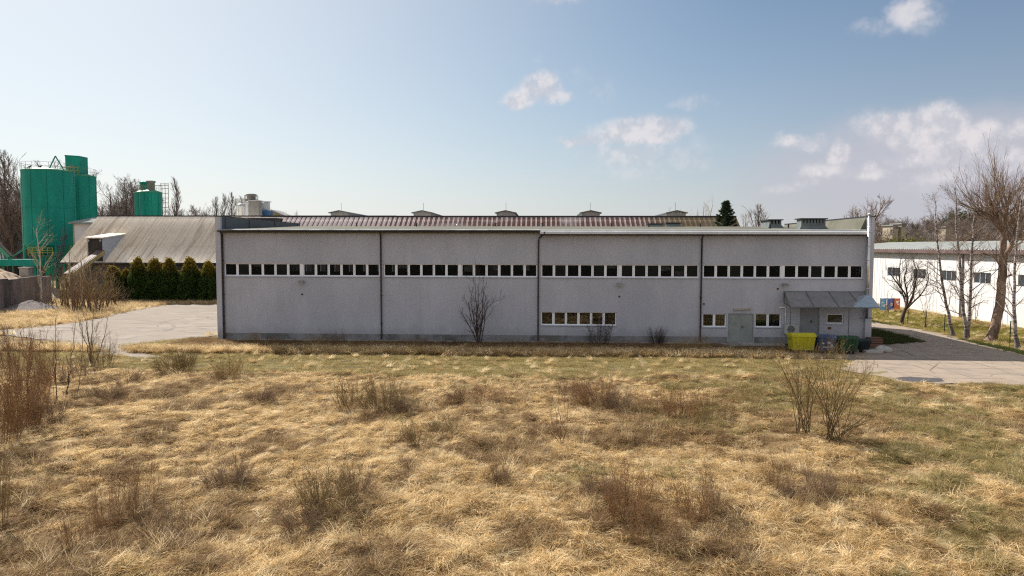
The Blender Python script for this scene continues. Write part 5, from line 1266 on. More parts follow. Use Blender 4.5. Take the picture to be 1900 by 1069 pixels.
for px, yt, Y, kd, lab in ((186, 350, 165, 'multi', 'first bare tree right of the big green silos'), (206, 336, 160, 'multi', 'dense bare tree in the middle between the two groups of green silos'),
                      (231, 318, 155, 'oval', 'tallest bare tree between the two groups of green silos'), (250, 332, 165, 'multi', 'bare tree just left of the smaller green silos'),
                      (292, 345, 168, 'multi', 'bare tree behind the smaller green silos'), (326, 327, 150, 'poplar', 'narrow poplar right of the smaller green silos'),
                      (336, 372, 150, 'thicket', 'low thicket at the foot of the narrow poplar'), (352, 384, 170, 'multi', 'low bare tree on the skyline right of the poplar'),
                      (372, 380, 175, 'multi', 'low bare tree on the skyline midway between the poplars'), (388, 378, 172, 'multi', 'low bare tree left of the three small poplars'),
                      (400, 363, 160, 'poplar', 'leftmost of three small poplars left of the grey silos'), (415, 358, 160, 'poplar', 'middle one of three small poplars left of the grey silos'),
                      (430, 355, 160, 'poplar', 'rightmost of three small poplars left of the grey silos'), (449, 362, 165, 'poplar', 'small poplar behind the whitest grey silo'),
                      (508, 384, 180, 'multi', 'low bare tree right of the blue hopper'), (527, 390, 185, 'multi', 'lowest bare tree above the left end of the striped roof')):
    bgtree(kd, px, yt, Y, lab, LG)
for i, (px, yt, Y) in enumerate(((180, 392, 170), (195, 388, 172), (218, 392, 175), (243, 390, 172), (262, 392, 176), (312, 388, 172), (348, 392, 180), (366, 391, 180), (408, 393, 182), (425, 393, 182))):
    bgtree('thicket', px, yt, Y, f'{ORD[i]} low bare thicket from the left along the left skyline', 'low thickets on the left skyline', 2.2)
MGp = 'trees behind the striped roof and on the right skyline'
bgtree('thicket', 1298, 362, 95, 'wispy yellowish young trees behind the right end of the striped roof', MGp, 1.0, TWIGY)
bgtree('thicket', 1272, 380, 97, 'small wispy trees left of the yellowish ones behind the striped roof', MGp, 0.9, TWIGY)
bgtree('multi', 1570, 360, 120, 'round dark bare tree behind the right roof end', MGp, 0.85, TWIG)
bgtree('poplar', 1409, 377, 118, 'narrow bare tree right of the green conifer', MGp, 1.7)
bgtree('multi', 1392, 388, 120, 'low bare tree just left of the narrow bare one beside the conifer', MGp, 0.8)
RG = 'bare trees on the wooded slope behind the white hall'
rs0 = random.Random(4)
px = 1618
k = 0
while px < 1990:
    for row in range(3):
        Y = (170, 205, 245)[row] + rs0.uniform(-12, 12)
        yt = {0: 424, 1: 412, 2: 402}[row] + rs0.uniform(-8, 8) - (14 if px > 1730 else 0) - (8 if px > 1800 else 0)
        lab = f'{ORD[k // 3]} bare tree from the left in the {("nearest", "middle", "farthest")[row]} row on the wooded slope'
        bgtree('multi' if (k % 3) else 'oval', px + rs0.uniform(-8, 8), yt, Y, lab, RG, 1.25, TWIGB if k % 2 else TWIGG); k += 1
    px += 16
for px, yt, Y, lab in ((1745, 398, 240, 'dark dense evergreen clump on the slope behind the white hall'),):
    pass
for i in range(9):
    bgtree('thicket', 1625 + i * 34, 440 - 3 * (i % 3), 135 + 6 * (i % 2), f'{ORD[i]} low brown shrub from the left right behind the white hall roof', 'undergrowth behind the white hall', 2.6, TWIG if i % 2 else TWIGO)
# leafy things: yellow-green bush, conifer, hedge
def leafy(pts_fn, n, size, seed, normal_up=0.3):
    rs = np.random.RandomState(seed); P, D = pts_fn(rs, n)     # positions and outward direction
    a = unit(rs.randn(n, 3)); tn = unit(D + 0.6 * rs.randn(n, 3)); b = unit(np.cross(tn, a))
    s = size * (0.6 + 0.8 * rs.rand(n))[:, None]
    V = np.stack([P, P + tn * s * 0.5 + b * s * 0.28, P + tn * s, P + tn * s * 0.5 - b * s * 0.28], 1).reshape(-1, 3)
    return V, np.arange(n * 4).reshape(-1, 4)
def leafmat(name, c1, c2, c3, scale=1.5):
    m = bpy.data.materials.new(name); m.use_nodes = True; t = NT(m.node_tree); b = t.n['Principled BSDF']; tcn = t.add('ShaderNodeTexCoord'); v = tcn.outputs['Object']
    c = t.mix(t.smooth(t.noise(v, scale, 5, 0.7), 0.35, 0.65), c1, c2); c = t.mix(t.smooth(t.noise(v, scale * 5, 3, 0.7), 0.52, 0.7), c, c3)
    t.put(b.inputs['Base Color'], c); b.inputs['Roughness'].default_value = 0.8; b.inputs['Specular IOR Level'].default_value = 0.15
    tr = t.add('ShaderNodeBsdfTranslucent'); t.put(tr.inputs[0], c); mx = t.add('ShaderNodeMixShader'); mx.inputs[0].default_value = 0.3
    t.l.new(b.outputs[0], mx.inputs[1]); t.l.new(tr.outputs[0], mx.inputs[2]); t.l.new(mx.outputs[0], t.n['Material Output'].inputs[0]); return m, t, c, v
THUJ, tt, tc_, tv = leafmat('thuja_foliage', (0.030, 0.062, 0.014), (0.055, 0.098, 0.020), (0.10, 0.135, 0.028), 1.2)
# ochre tint growing with height, broken up by noise
spz = tt.add('ShaderNodeSeparateXYZ'); tt.put(spz.inputs[0], tv)
kk = tt.m('MULTIPLY', tt.smooth(tt.m('ADD', spz.outputs[2], tt.m('MULTIPLY', tt.noise(tv, 2.2, 4), 2.4)), 4.2, 5.8), 0.70)
for nd in list(tt.n):
    if nd.type in ('BSDF_PRINCIPLED', 'BSDF_TRANSLUCENT'):
        tt.put(nd.inputs[0], tt.mix(kk, tc_, (0.33, 0.22, 0.03)))
def thuja_pts(h, r):
    def f(rs, n):
        ns = 420; az_ = rs.rand(ns) * 6.28; t = rs.rand(ns) ** 0.75
        prof = lambda t: r * np.clip(1.02 - t ** 1.55, 0.0, 1) ** 0.75 * (0.82 + 0.18 * np.minimum(t * 6, 1))
        rad = prof(t) * (0.62 + 0.50 * rs.rand(ns))
        cen = np.stack([np.cos(az_) * rad, np.sin(az_) * rad, t * h], -1); out = np.stack([np.cos(az_) * 0.7, np.sin(az_) * 0.7, np.full(ns, 0.9)], -1)
        i = rs.randint(0, ns, n); P = cen[i] + rs.randn(n, 3) * np.array([0.11, 0.11, 0.17]) * (h / 4.5)
        P[:, 2] = np.clip(P[:, 2], 0.05, None); return P, unit(out[i] + 0.35 * rs.randn(n, 3))
    return f
TP = []
for k in range(3):
    V, Qq = leafy(thuja_pts(4.6, 1.12), 13000, 0.22, 50 + k)
    me = npmesh('foliage', V, Qq, THUJ, link=False).data
    st_ = MB().tube([(0, 0, 0), (0, 0, 3.8)], [0.09, 0.02], 6); TP.append(me)
core = MB().lathe([(0.5, 0.05), (0.62, 1.2), (0.55, 2.4), (0.32, 3.5), (0.001, 4.1)], 10)
YH = gnd(300, 561.5).y
hp = [(-4, 497), (214, 499), (231, 497), (257, 489), (285, 486), (314, 488), (352, 491), (386, 492)]
hp = [(213, 501), (236, 497), (257, 489), (270, 497), (285, 486), (300, 497), (314, 488), (330, 499), (351, 490), (367, 500), (387, 491), (401, 496)]
names_h = ['leftmost', 'second', 'third', 'fourth', 'fifth', 'sixth', 'seventh', 'eighth', 'ninth', 'tenth', 'eleventh', 'rightmost']
for k, (px, yt) in enumerate(hp):
    Yk = YH + 1.0 + (0.9 if k % 2 else 0.0) - 0.02 * k; p = at(px, yt - 3 + (8 if k % 2 else 0), Yk); s = p.z / 4.65
    lab = f'{names_h[k]} thuja from the left in the dark green hedge' + (', a lower one' if k % 2 else ', a taller one')
    t = thing('thuja', lab, 'conifer', (p.x, p.y, 0), rnd.random() * 6.28, 'thuja hedge before the barn'); wd = (1.12, 0.85, 1.0, 0.8, 1.15, 0.95, 1.05, 0.78)[k % 8]; t.scale = (wd, wd, s * (1.0, 0.97, 1.03)[k % 3]); t.rotation_euler[0] = R_(rnd.uniform(-2, 2)); t.rotation_euler[1] = R_(rnd.uniform(-2.5, 2.5))
    o = bpy.data.objects.new('foliage', TP[k % 3]); C.objects.link(o); o.parent = t
    MB().tube([(0, 0, 0), (0, 0, 3.8)], [0.09, 0.02], 6).build('trunk', BARK, t)
SPR = leafmat('spruce_needles', (0.022, 0.040, 0.018), (0.045, 0.065, 0.028), (0.085, 0.10, 0.045), 0.8)[0]
def spruce(label, px, ytop, Y, hw, group=None):
    p = at(px, ytop, Y); h = p.z; rs = np.random.RandomState(9)
    T, K_ = Strands(), Strands(); P, Rr = stem(rs, [(0, 0, 0), (0, 0, h * .5), (0, 0, h)], 0.2, 0.02, 12); T.add(P, Rr, 8)
    t = thing('spruce', label, 'conifer', (p.x, p.y, 0), 0, group)
    nb = 150; tt_ = np.linspace(0.15, 0.99, nb); az_ = np.arange(nb) * 2.4 + rs.rand(nb); L = hw * (1 - tt_) ** 0.8 * h / 6 * (0.8 + 0.4 * rs.rand(nb)) + 0.15
    bp = np.zeros((nb, 5, 3))
    for k in range(5):
        f = k / 4; bp[:, k, 0] = np.cos(az_) * L * f; bp[:, k, 1] = np.sin(az_) * L * f; bp[:, k, 2] = tt_ * h + L * (-0.15 * f + 0.42 * f * f)
    T.add(bp, np.full((nb, 5), 0.02), 3); npmesh('trunk', *T.arrays(), BARK, True, t)
    n = 26000; i = rs.randint(0, nb, n); f = rs.rand(n) ** 0.6; kf = f * 4; k0 = np.minimum(kf.astype(int), 3); fr = (kf - k0)[:, None]
    c = bp[i, k0] * (1 - fr) + bp[i, k0 + 1] * fr + rs.randn(n, 3) * np.array([0.07, 0.07, 0.05]); D = unit(np.stack([np.cos(az_[i]), np.sin(az_[i]), np.full(n, 0.15)], -1) + 0.7 * rs.randn(n, 3))
    V, Qq = leafy(lambda r_, n_: (c, D), n, 0.15, 5); npmesh('foliage', V, Qq, SPR, parent=t)
spruce('dark green spruce standing in front of the striped roof end', 1347, 373, 74, 1.5)
YB_, _, _, _ = leafmat('yellow_green_leaves', (0.12, 0.12, 0.03), (0.18, 0.17, 0.05), (0.24, 0.22, 0.07), 0.6)
def blob(rx, ry, rz):
    def f(rs, n):
        ns = 90; d = unit(rs.randn(ns, 3)); d[:, 2] = np.abs(d[:, 2]); c = d * np.array([rx, ry, rz]) * (0.55 + 0.45 * rs.rand(ns))[:, None]
        i = rs.randint(0, ns, n); return c[i] + rs.randn(n, 3) * rz * 0.12, unit(d[i] + 0.5 * rs.randn(n, 3))
    return f
for px, yt, lab, w_ in ((1672, 434, 'left one of two yellow-green budding bushes above the white hall roof', 5.5), (1693, 438, 'right one of two yellow-green budding bushes above the white hall roof', 3.8)):
    p = at(px, yt, 128); t = thing('budding_bush', lab, 'shrub', (p.x, p.y, 0), 0, 'yellow-green bushes behind the white hall')
    V, Qq = leafy(blob(w_, 3, p.z * 0.85), 9000, 0.45, px); npmesh('foliage', V, Qq, YB_, parent=t); MB().tube([(0, 0, 0), (0, 0, p.z * .6)], [0.2, 0.05], 6).build('trunk', BARK, t)
for px, yt, lab in ((1765, 400, 'leftmost of three dark evergreen trees on the slope behind the birches'), (1782, 394, 'middle of three dark evergreen trees on the slope behind the birches'), (1806, 398, 'rightmost of three dark evergreen trees on the slope behind the birches')):
    p = at(px, yt, 225); z0 = float(height(np.array([p.x]), np.array([p.y]))[0]); hh = p.z - z0
    t = thing('evergreen_tree', lab, 'conifer', (p.x, p.y, z0), 0, 'evergreens on the slope')
    V, Qq = leafy(blob(3.2, 3.2, hh * 0.9), 7000, 0.6, px); npmesh('foliage', V, Qq, SPR, parent=t); MB().tube([(0, 0, 0), (0, 0, hh * .7)], [0.25, 0.05], 6).build('trunk', BARK, t)
# hillside houses
for px0, px1, yt, yb, lab in ((1657, 1668, 417, 425, 'small cream hillside house seen above the white hall, left one'), (1673, 1682, 414, 423, 'small cream hillside house seen above the white hall, right one'), (1755, 1768, 420, 428, 'pale hillside house behind the leftmost birches')):
    a = at(px0, yt, 185); b = at(px1, yb, 185); t = thing('hillside_house', lab, 'house', (a.x, a.y, b.z - 3), -FA + 0.2, 'houses on the wooded slope'); W_ = b.x - a.x; hh = a.z - b.z + 3
    MB().box(0, W_, 0, 4, 0, hh - 0.3).build('wall', mat('cream_wall', (0.45, 0.38, 0.28), 0.9), t); MB().box(-0.3, W_ + 0.3, -0.4, 4.3, hh - 0.3, hh).build('roof', GREYD, t)
    for f in (0.2, 0.6): MB().box(W_ * f, W_ * f + 0.4, -0.03, -0.002, hh - 1.1, hh - 0.6).build('window', DGLASS, t)

# ---- trees on the right verge
def g3(px, py): p = gnd(px, py); return Vector((p.x, p.y, float(height(np.array([p.x]), np.array([p.y]))[0])))
def rel(base, px, py, dy=0.0):
    p = at(px, py, base.y + dy); return (p.x - base.x, p.y - base.y, p.z - base.z)
def birch(label, bpx, bpy_, stems, seed, r0=0.13, nb=26):
    rs = np.random.RandomState(seed); b = g3(bpx, bpy_); T, K_ = Strands(), Strands()
    for st_ in stems:
        pts = [(0, 0, 0)] + [rel(b, *q) for q in st_]
        P, Rr = stem(rs, pts, r0, 0.025, 16, 0.025); T.add(P, Rr, 8)
        A = spawn(rs, P, Rr, nb, 0.22, 0.98, 0.85, 0.25, 0.20, 8, 0.10, 0.12, 0.34, 0.012, 0.35, droop=0.02); T.add(A[0], A[1], 4)
        Bq = spawn(rs, *A, 6, 0.2, 1.0, 0.6, 0.2, 0.48, 6, 0.12, 0.03, 0.6, 0.007); K_.add(*Bq, 3)
        D = spawn(rs, *Bq, 4, 0.15, 1.0, 0.6, 0.2, 0.6, 4, 0.12, -0.02, 0.7, 0.0055); K_.add(*D, 3)
    return tree_obj('birch', label, 'tree', T, K_, BIRCH, TWIG, b, 'birches beside the white hall')
birch('leftmost birch, slim and leaning left, beside the white hall', 1768, 624, [[(1757, 570), (1745, 500), (1738, 430), (1736, 372)]], 1, 0.13)
birch('twin-stemmed birch between the leaning birch and the big willow', 1794, 630, [[(1788, 580), (1782, 500), (1775, 420), (1773, 350)], [(1800, 570), (1802, 500), (1806, 430), (1809, 378)]], 2, 0.15)
birch('rightmost birch by the dark green fence post at the picture edge', 1888, 649, [[(1882, 590), (1882, 520), (1888, 430), (1898, 345)]], 3, 0.14)
# big willow
rs = np.random.RandomState(77); b = g3(1838, 634); T, K_ = Strands(), Strands()
P, Rr = stem(rs, [(0, 0, 0), rel(b, 1850, 590), rel(b, 1859, 530), rel(b, 1861, 478)], 0.33, 0.25, 14, 0.02); Rr[0, 0] = 0.48; Rr[0, 1] = 0.38; T.add(P, Rr, 12)
f0 = rel(b, 1861, 480)
L1 = stem(rs, [f0, rel(b, 1862, 450), rel(b, 1860, 424, 0.2)], 0.23, 0.17, 8, 0.015); L1[1][0, 0] = .23; T.add(*L1, 10)
f1 = rel(b, 1860, 428, 0.2)
limbs = [stem(rs, [f1, rel(b, 1845, 412, 0.4), rel(b, 1826, 396, 0.8), rel(b, 1812, 386, 1.0)], 0.15, 0.06, 8, 0.02), stem(rs, [f1, rel(b, 1866, 400, -0.3), rel(b, 1868, 372, -0.6)], 0.17, 0.11, 8, 0.02),
         stem(rs, [f0, rel(b, 1874, 460, -0.5), rel(b, 1884, 436, -0.9), rel(b, 1902, 400, -1.2)], 0.19, 0.08, 8, 0.02), stem(rs, [f1, rel(b, 1878, 405, 1.6), rel(b, 1892, 385, 2.6)], 0.12, 0.06, 8, 0.03),
         stem(rs, [f1, rel(b, 1850, 400, -1.2), rel(b, 1838, 378, -2.2)], 0.11, 0.06, 8, 0.03),
         stem(rs, [rel(b, 1860, 500), rel(b, 1846, 478, -0.4), rel(b, 1825, 470, -0.8)], 0.07, 0.03, 6, 0.03), stem(rs, [rel(b, 1857, 520), rel(b, 1870, 513, -0.4), rel(b, 1878, 509, -0.6)], 0.08, 0.05, 6, 0.01),
         stem(rs, [rel(b, 1858, 480), rel(b, 1875, 487, -0.4), rel(b, 1893, 478, -0.7)], 0.06, 0.03, 6, 0.01)]
for P, Rr in limbs: T.add(P, Rr, 8)
for j, (P, Rr) in enumerate(limbs[:5]):
    A = spawn(rs, P, Rr, 30 if j < 4 else 20, 0.30, 1.0, 0.55, 0.25, 0.0, 10, 0.055, 0.17, 0.42, 0.014, 0.25, lenbase=1.0) if False else spawn(rs, P, Rr, 19, 0.25, 1.0, 0.80, 0.28, 1.0, 10, 0.06, 0.13, 0.30, 0.013, 0.25, lenbase=np.full(19, 3.5))
    T.add(A[0], A[1], 4)
    Bq = spawn(rs, *A, 10, 0.10, 1.0, 0.50, 0.18, 0.50, 8, 0.06, 0.08, 0.5, 0.006); K_.add(*Bq, 3)
    D = spawn(rs, *Bq, 3, 0.1, 1.0, 0.50, 0.15, 0.6, 5, 0.07, 0.06, 0.7, 0.0045); K_.add(*D, 3)
for P, Rr in limbs[5:]:
    A = spawn(rs, P, Rr, 7, 0.3, 1.0, 0.6, 0.2, 0.8, 6, 0.08, 0.05, 0.5, 0.008); K_.add(*A, 3)
tree_obj('willow', 'big leaning willow with thick trunk and tall upright twigs at the right edge', 'tree', T, K_, BARKW, TWIG, b)
# small spreading tree
rs = np.random.RandomState(5); b = g3(1672, 602); T, K_ = Strands(), Strands()
P, Rr = stem(rs, [(0, 0, 0), rel(b, 1675, 588), rel(b, 1681, 572)], 0.17, 0.13, 8, 0.01); T.add(P, Rr, 8); f0 = rel(b, 1681, 573)
lm = [stem(rs, [f0, rel(b, 1682, 550, .3), rel(b, 1664, 525, .5), rel(b, 1652, 508, .6)], 0.09, 0.035, 8, 0.03), stem(rs, [f0, rel(b, 1684, 550, -.3), rel(b, 1678, 520, -.4), rel(b, 1683, 492, -.3)], 0.09, 0.03, 8, 0.03),
      stem(rs, [f0, rel(b, 1690, 560, .4), rel(b, 1696, 525, .8), rel(b, 1705, 495, 1)], 0.09, 0.03, 8, 0.03), stem(rs, [f0, rel(b, 1700, 555, -.4), rel(b, 1717, 535, -.8), rel(b, 1725, 508, -1)], 0.085, 0.03, 8, 0.03),
      stem(rs, [f0, rel(b, 1676, 545, 1.2), rel(b, 1668, 512, 1.8), rel(b, 1670, 488, 2.0)], 0.07, 0.03, 8, 0.03), stem(rs, [f0, rel(b, 1694, 545, -1.2), rel(b, 1700, 515, -1.8), rel(b, 1697, 488, -2.0)], 0.07, 0.03, 8, 0.03)]
for P, Rr in lm:
    T.add(P, Rr, 6); A = spawn(rs, P, Rr, 11, 0.25, 1.0, 0.65, 0.2, 0.42, 7, 0.12, 0.10, 0.5, 0.014); T.add(*A, 4)
    Bq = spawn(rs, *A, 6, 0.2, 1.0, 0.6, 0.2, 0.5, 5, 0.12, 0.08, 0.6, 0.009); K_.add(*Bq, 3); D = spawn(rs, *Bq, 3, 0.2, 1.0, 0.5, 0.2, 0.6, 4, 0.12, 0.05, 0.7, 0.006); K_.add(*D, 3)
tree_obj('fruit_tree', 'small dark spreading bare tree with crooked limbs before the white hall', 'tree', T, K_, TWIGD, TWIGD, b)
def sapling(name, label, bpx, bpy_, stems, seed, r0, bark, twig, nb=12, lf=0.22, group=None, ang=0.5, cat='young tree', sub=4, rmin=0.004):
    rs = np.random.RandomState(seed); b = g3(bpx, bpy_); T, K_ = Strands(), Strands()
    for st_ in stems:
        P, Rr = stem(rs, [(rs.randn() * .06, rs.randn() * .06, 0)] + [rel(b, *q) for q in st_], r0 * rs.uniform(.7, 1.1), 0.006, 12, 0.02); T.add(P, Rr, 6)
        A = spawn(rs, P, Rr, nb, 0.15, 1.0, ang, 0.15, lf, 6, 0.08, 0.08, 0.5, rmin * 1.5); K_.add(*A, 3)
        if sub: Bq = spawn(rs, *A, sub, 0.2, 1.0, 0.5, 0.2, 0.5, 4, 0.1, 0.05, 0.7, rmin); K_.add(*Bq, 3)
    return tree_obj(name, label, cat, T, K_, bark, twig, b, group)
VG = 'saplings on the verge'
sapling('sapling', 'forked thin sapling between small spreading tree and leaning birch', 1717, 608, [[(1712, 570), (1705, 540)], [(1722, 565), (1735, 530)], [(1718, 560), (1716, 535)]], 3, 0.03, TWIG, TWIG, group=VG)
sapling('sapling', 'thin sapling right before the wall between twin birch and willow', 1810, 606, [[(1810, 570), (1806, 530)], [(1814, 575), (1822, 545)]], 4, 0.025, TWIG, TWIG, group=VG)
sapling('sapling', 'sapling with leftover brown leaves near the blue banners', 1648, 590, [[(1647, 560), (1648, 540)], [(1652, 565), (1655, 548)]], 5, 0.03, TWIG, TWIGR, 24, group=VG)
sapling('sapling', 'yellowish bushy sapling beside the twin-stemmed birch', 1800, 618, [[(1798, 580), (1793, 545)], [(1804, 580), (1812, 550)], [(1800, 570), (1802, 540)]], 6, 0.02, TWIGY, TWIGY, 18, group=VG)
# ---- multi-stem tree and shrubs at the facade
sapling('multi_stem_tree', 'dark many-stemmed bare tree close to the grey facade', 888, 640, [[(885, 600), (883, 560), (882, 510)], [(893, 600), (896, 560), (898, 515)], [(893, 610), (898, 580), (901, 545)], [(880, 610), (873, 585), (869, 568), (862, 555)], [(876, 615), (862, 590), (854, 575)], [(898, 600), (903, 575), (915, 562), (930, 552)], [(884, 600), (887, 560), (890, 500)], [(882, 605), (878, 580), (874, 560), (880, 525)]], 12, 0.055, TWIGD, TWIGD, 12, 0.26, cat='tree', sub=5, rmin=0.006)
def shrub(label, px, py, hpx, wpx, src, twig, name='shrub', group='bushes in the dry meadow', bark=None, rz=None):
    b = g3(px, py); ph = at(px, py - hpx, b.y).z - b.z; wm = wpx / F * b.y / 2
    key = (id(src), twig.name)
    hgt, wid = src[1]
    sc3 = (wm / wid, wm / wid, ph / hgt)
    if key not in PROTO:
        t = tree_obj(name, label, 'shrub', src[0][0], src[0][1], bark or twig, twig, b, group, rnd.random() * 6.28, sc3); PROTO[key] = t
    else:
        t = copy_tree(PROTO[key], b, rnd.random() * 6.28, sc3, label, group)
    return t
def mk(*a, **k):
    T, K_ = bush(*a, **k); allp = np.concatenate([q[0].reshape(-1, 3) for q in T.b + K_.b]); return ((T, K_), (float(np.percentile(allp[:, 2], 99)), float(np.percentile(np.hypot(allp[:, 0], allp[:, 1]), 97))))
BD1 = mk(1, 60, 1.0, sub=9, sub2=5, r=0.008, base=0.55, wob=0.07); BD2 = mk(2, 60, 1.15, sub=9, sub2=5, r=0.008, base=0.6, up=0.06, wob=0.08); BD3 = mk(3, 50, 0.9, sub=9, sub2=5, r=0.009, base=0.5, wob=0.07)
BS1 = mk(4, 64, 0.45, sub=6, sub2=3, r=0.006, base=0.85, up=0.03, wob=0.06); BS2 = mk(5, 24, 0.6, sub=8, sub2=4, r=0.009, base=0.3, wob=0.06)
BW1 = mk(6, 36, 0.6, sub=8, sub2=4, r=0.008, base=0.5, up=0.04, wob=0.05); BW2 = mk(7, 44, 0.5, sub=8, sub2=4, r=0.007, base=0.55, wob=0.05)
MS = [(325, 692, 46, 100, BD1, TWIGO, 'grey-olive bush on the left where meadow meets the yard track'), (345, 688, 40, 60, BD3, TWIGO, 'smaller olive bush right behind the bush at the meadow edge on the left'),
      (425, 706, 45, 80, BD3, TWIGY, 'pale yellowish bush left of centre near the track'), (488, 748, 34, 70, BD2, TWIG, 'low brown bush left of the olive pair'),
      (655, 752, 62, 90, BW1, TWIGO, 'left and taller one of the olive bushes left of the facade tree'), (712, 760, 66, 110, BD1, TWIGO, 'right and darker one of the olive bushes left of the facade tree'),
      (752, 764, 40, 70, BD2, TWIG, 'low brown bush touching the right olive bush'), (878, 748, 36, 130, BD2, TWIGR, 'wide low brown bush below the facade tree'),
      (1060, 735, 40, 90, BS1, TWIG, 'thin brown bush left of the broad reddish bush'), (1108, 752, 62, 110, BD1, TWIGR, 'broad reddish bush right of the meadow centre near the track'), (1145, 760, 44, 80, BD2, TWIG, 'low brown bush at the right foot of the broad reddish bush'),
      (1215, 765, 48, 90, BS1, TWIGR, 'left patch of the long reddish thicket'), (1265, 778, 56, 110, BD3, TWIGR, 'middle patch of the long reddish thicket'), (1325, 772, 56, 100, BS1, TWIGR, 'right patch of the long reddish thicket'), (1385, 750, 40, 80, BS1, TWIGY, 'straw coloured patch right of the long reddish thicket'),
      (775, 828, 60, 80, BS2, TWIGO, 'thin olive bush in the middle of the meadow'), (820, 812, 42, 70, BD2, TWIGO, 'low olive bush beside the thin one in the middle of the meadow'),
      (420, 905, 60, 110, BD2, TWIG, 'low brown bush left of centre in the foreground'), (230, 945, 110, 140, BS1, TWIGR, 'tall rusty patch of stems at lower left'), (165, 1010, 95, 120, BS1, TWIGR, 'second rusty patch of stems lower left, nearer the camera'), (300, 1000, 90, 110, BS1, TWIG, 'sparse brown stems right of the rusty patch at lower left'),
      (600, 955, 105, 150, BD1, TWIGO, 'large dark olive bush in the lower foreground left of centre'), (560, 990, 60, 110, BD2, TWIG, 'low brown bush in front of the large dark olive bush'), (660, 935, 70, 100, BD3, TWIG, 'brown bush right behind the large dark olive bush'),
      (1165, 975, 110, 140, BD3, TWIGR, 'dense rusty bush, left of the foreground group on the right'), (1215, 1010, 105, 130, BS1, TWIGR, 'rusty stems in the middle of the foreground group on the right'), (1285, 975, 120, 100, BS2, TWIGR, 'tall rusty bush right in the foreground group'), (1328, 965, 95, 70, BS2, TWIG, 'narrow upright bush at the right end of the foreground group'), (1110, 930, 60, 90, BD2, TWIG, 'faint brown bush at the left end of the foreground group'),
      (1440, 922, 85, 70, BS2, TWIGR, 'small rusty bush below the big yellow willow bush'), (1480, 940, 50, 70, BD2, TWIG, 'very low brown bush right of the small rusty one'), (1520, 930, 66, 80, BD3, TWIG, 'small dark-based bush below the big willow bush on the right'), (1350, 1040, 80, 110, BS1, TWIG, 'faint brown stems at lower right of the centre'),
      (1620, 980, 55, 40, BS2, TWIGR, 'tiny single rusty plant in the right foreground'), (700, 1060, 70, 140, BS1, TWIG, 'brown stems at the lower picture edge'), (930, 905, 60, 50, BS2, TWIG, 'thin low plant in the middle foreground')]
for px, py, hp_, wp_, src, tw, lab in MS: shrub(lab, px, py, hp_, wp_, src, tw)
# tall thin stems group in the middle
sapling('sapling', 'bundle of tall thin brown stems in the middle of the meadow', 1043, 832, [[(1040, 790), (1036, 730)], [(1048, 790), (1047, 725)], [(1026, 800), (1024, 735)], [(1050, 800), (1055, 745)], [(1034, 800), (1030, 760)]], 31, 0.012, TWIG, TWIGR, 10, 0.22, sub=3, rmin=0.003)
# two big yellowish willow bushes on the right
def wbush(label, bpx, bpy_, n, seed, tops, group):
    rs = np.random.RandomState(seed); b = g3(bpx, bpy_); T, K_ = Strands(), Strands()
    for q in range(n):
        tx, ty, dy = tops[0] + (tops[1] - tops[0]) * (q + rs.rand()) / n, tops[2] + (tops[3] - tops[2]) * rs.rand(), rs.randn() * 0.8
        e = np.array(rel(b, tx, ty, dy)); s0_ = np.array([rs.randn() * .14, rs.randn() * .14, -0.03]); mid = s0_ * 0.45 + e * 0.55 + np.array([e[0] * -0.06, 0, 0.05])
        P, Rr = stem(rs, [s0_, mid, e], 0.017 * rs.uniform(.6, 1.15), 0.005, 12, 0.02); T.add(P, Rr, 6)
        A = spawn(rs, P, Rr, 13, 0.25, 1.0, 0.55, 0.18, 0.30, 7, 0.08, 0.05, 0.5, 0.0035); K_.add(*A, 3)
        Bq = spawn(rs, *A, 4, 0.2, 1.0, 0.5, 0.2, 0.5, 4, 0.08, 0.05, 0.7, 0.003); K_.add(*Bq, 3)
    return tree_obj('willow_bush', label, 'shrub', T, K_, mat('olive_bark', (0.15, 0.105, 0.05), 0.9, 0.2), mat('olive_yellow_twigs', (0.27, 0.19, 0.085), 0.9, 0.3, spec=0.1), b, group)
wbush('left of the two big yellowish willow bushes on the right of the meadow', 1492, 808, 15, 61, (1436, 1530, 655, 700), 'big willow bushes')
wbush('right of the two big yellowish willow bushes, reaching up to the bins', 1545, 820, 20, 62, (1478, 1625, 648, 700), 'big willow bushes')
wbush('low spreading side bush at the right foot of the big willow bush', 1556, 812, 9, 63, (1580, 1650, 745, 790), 'big willow bushes')
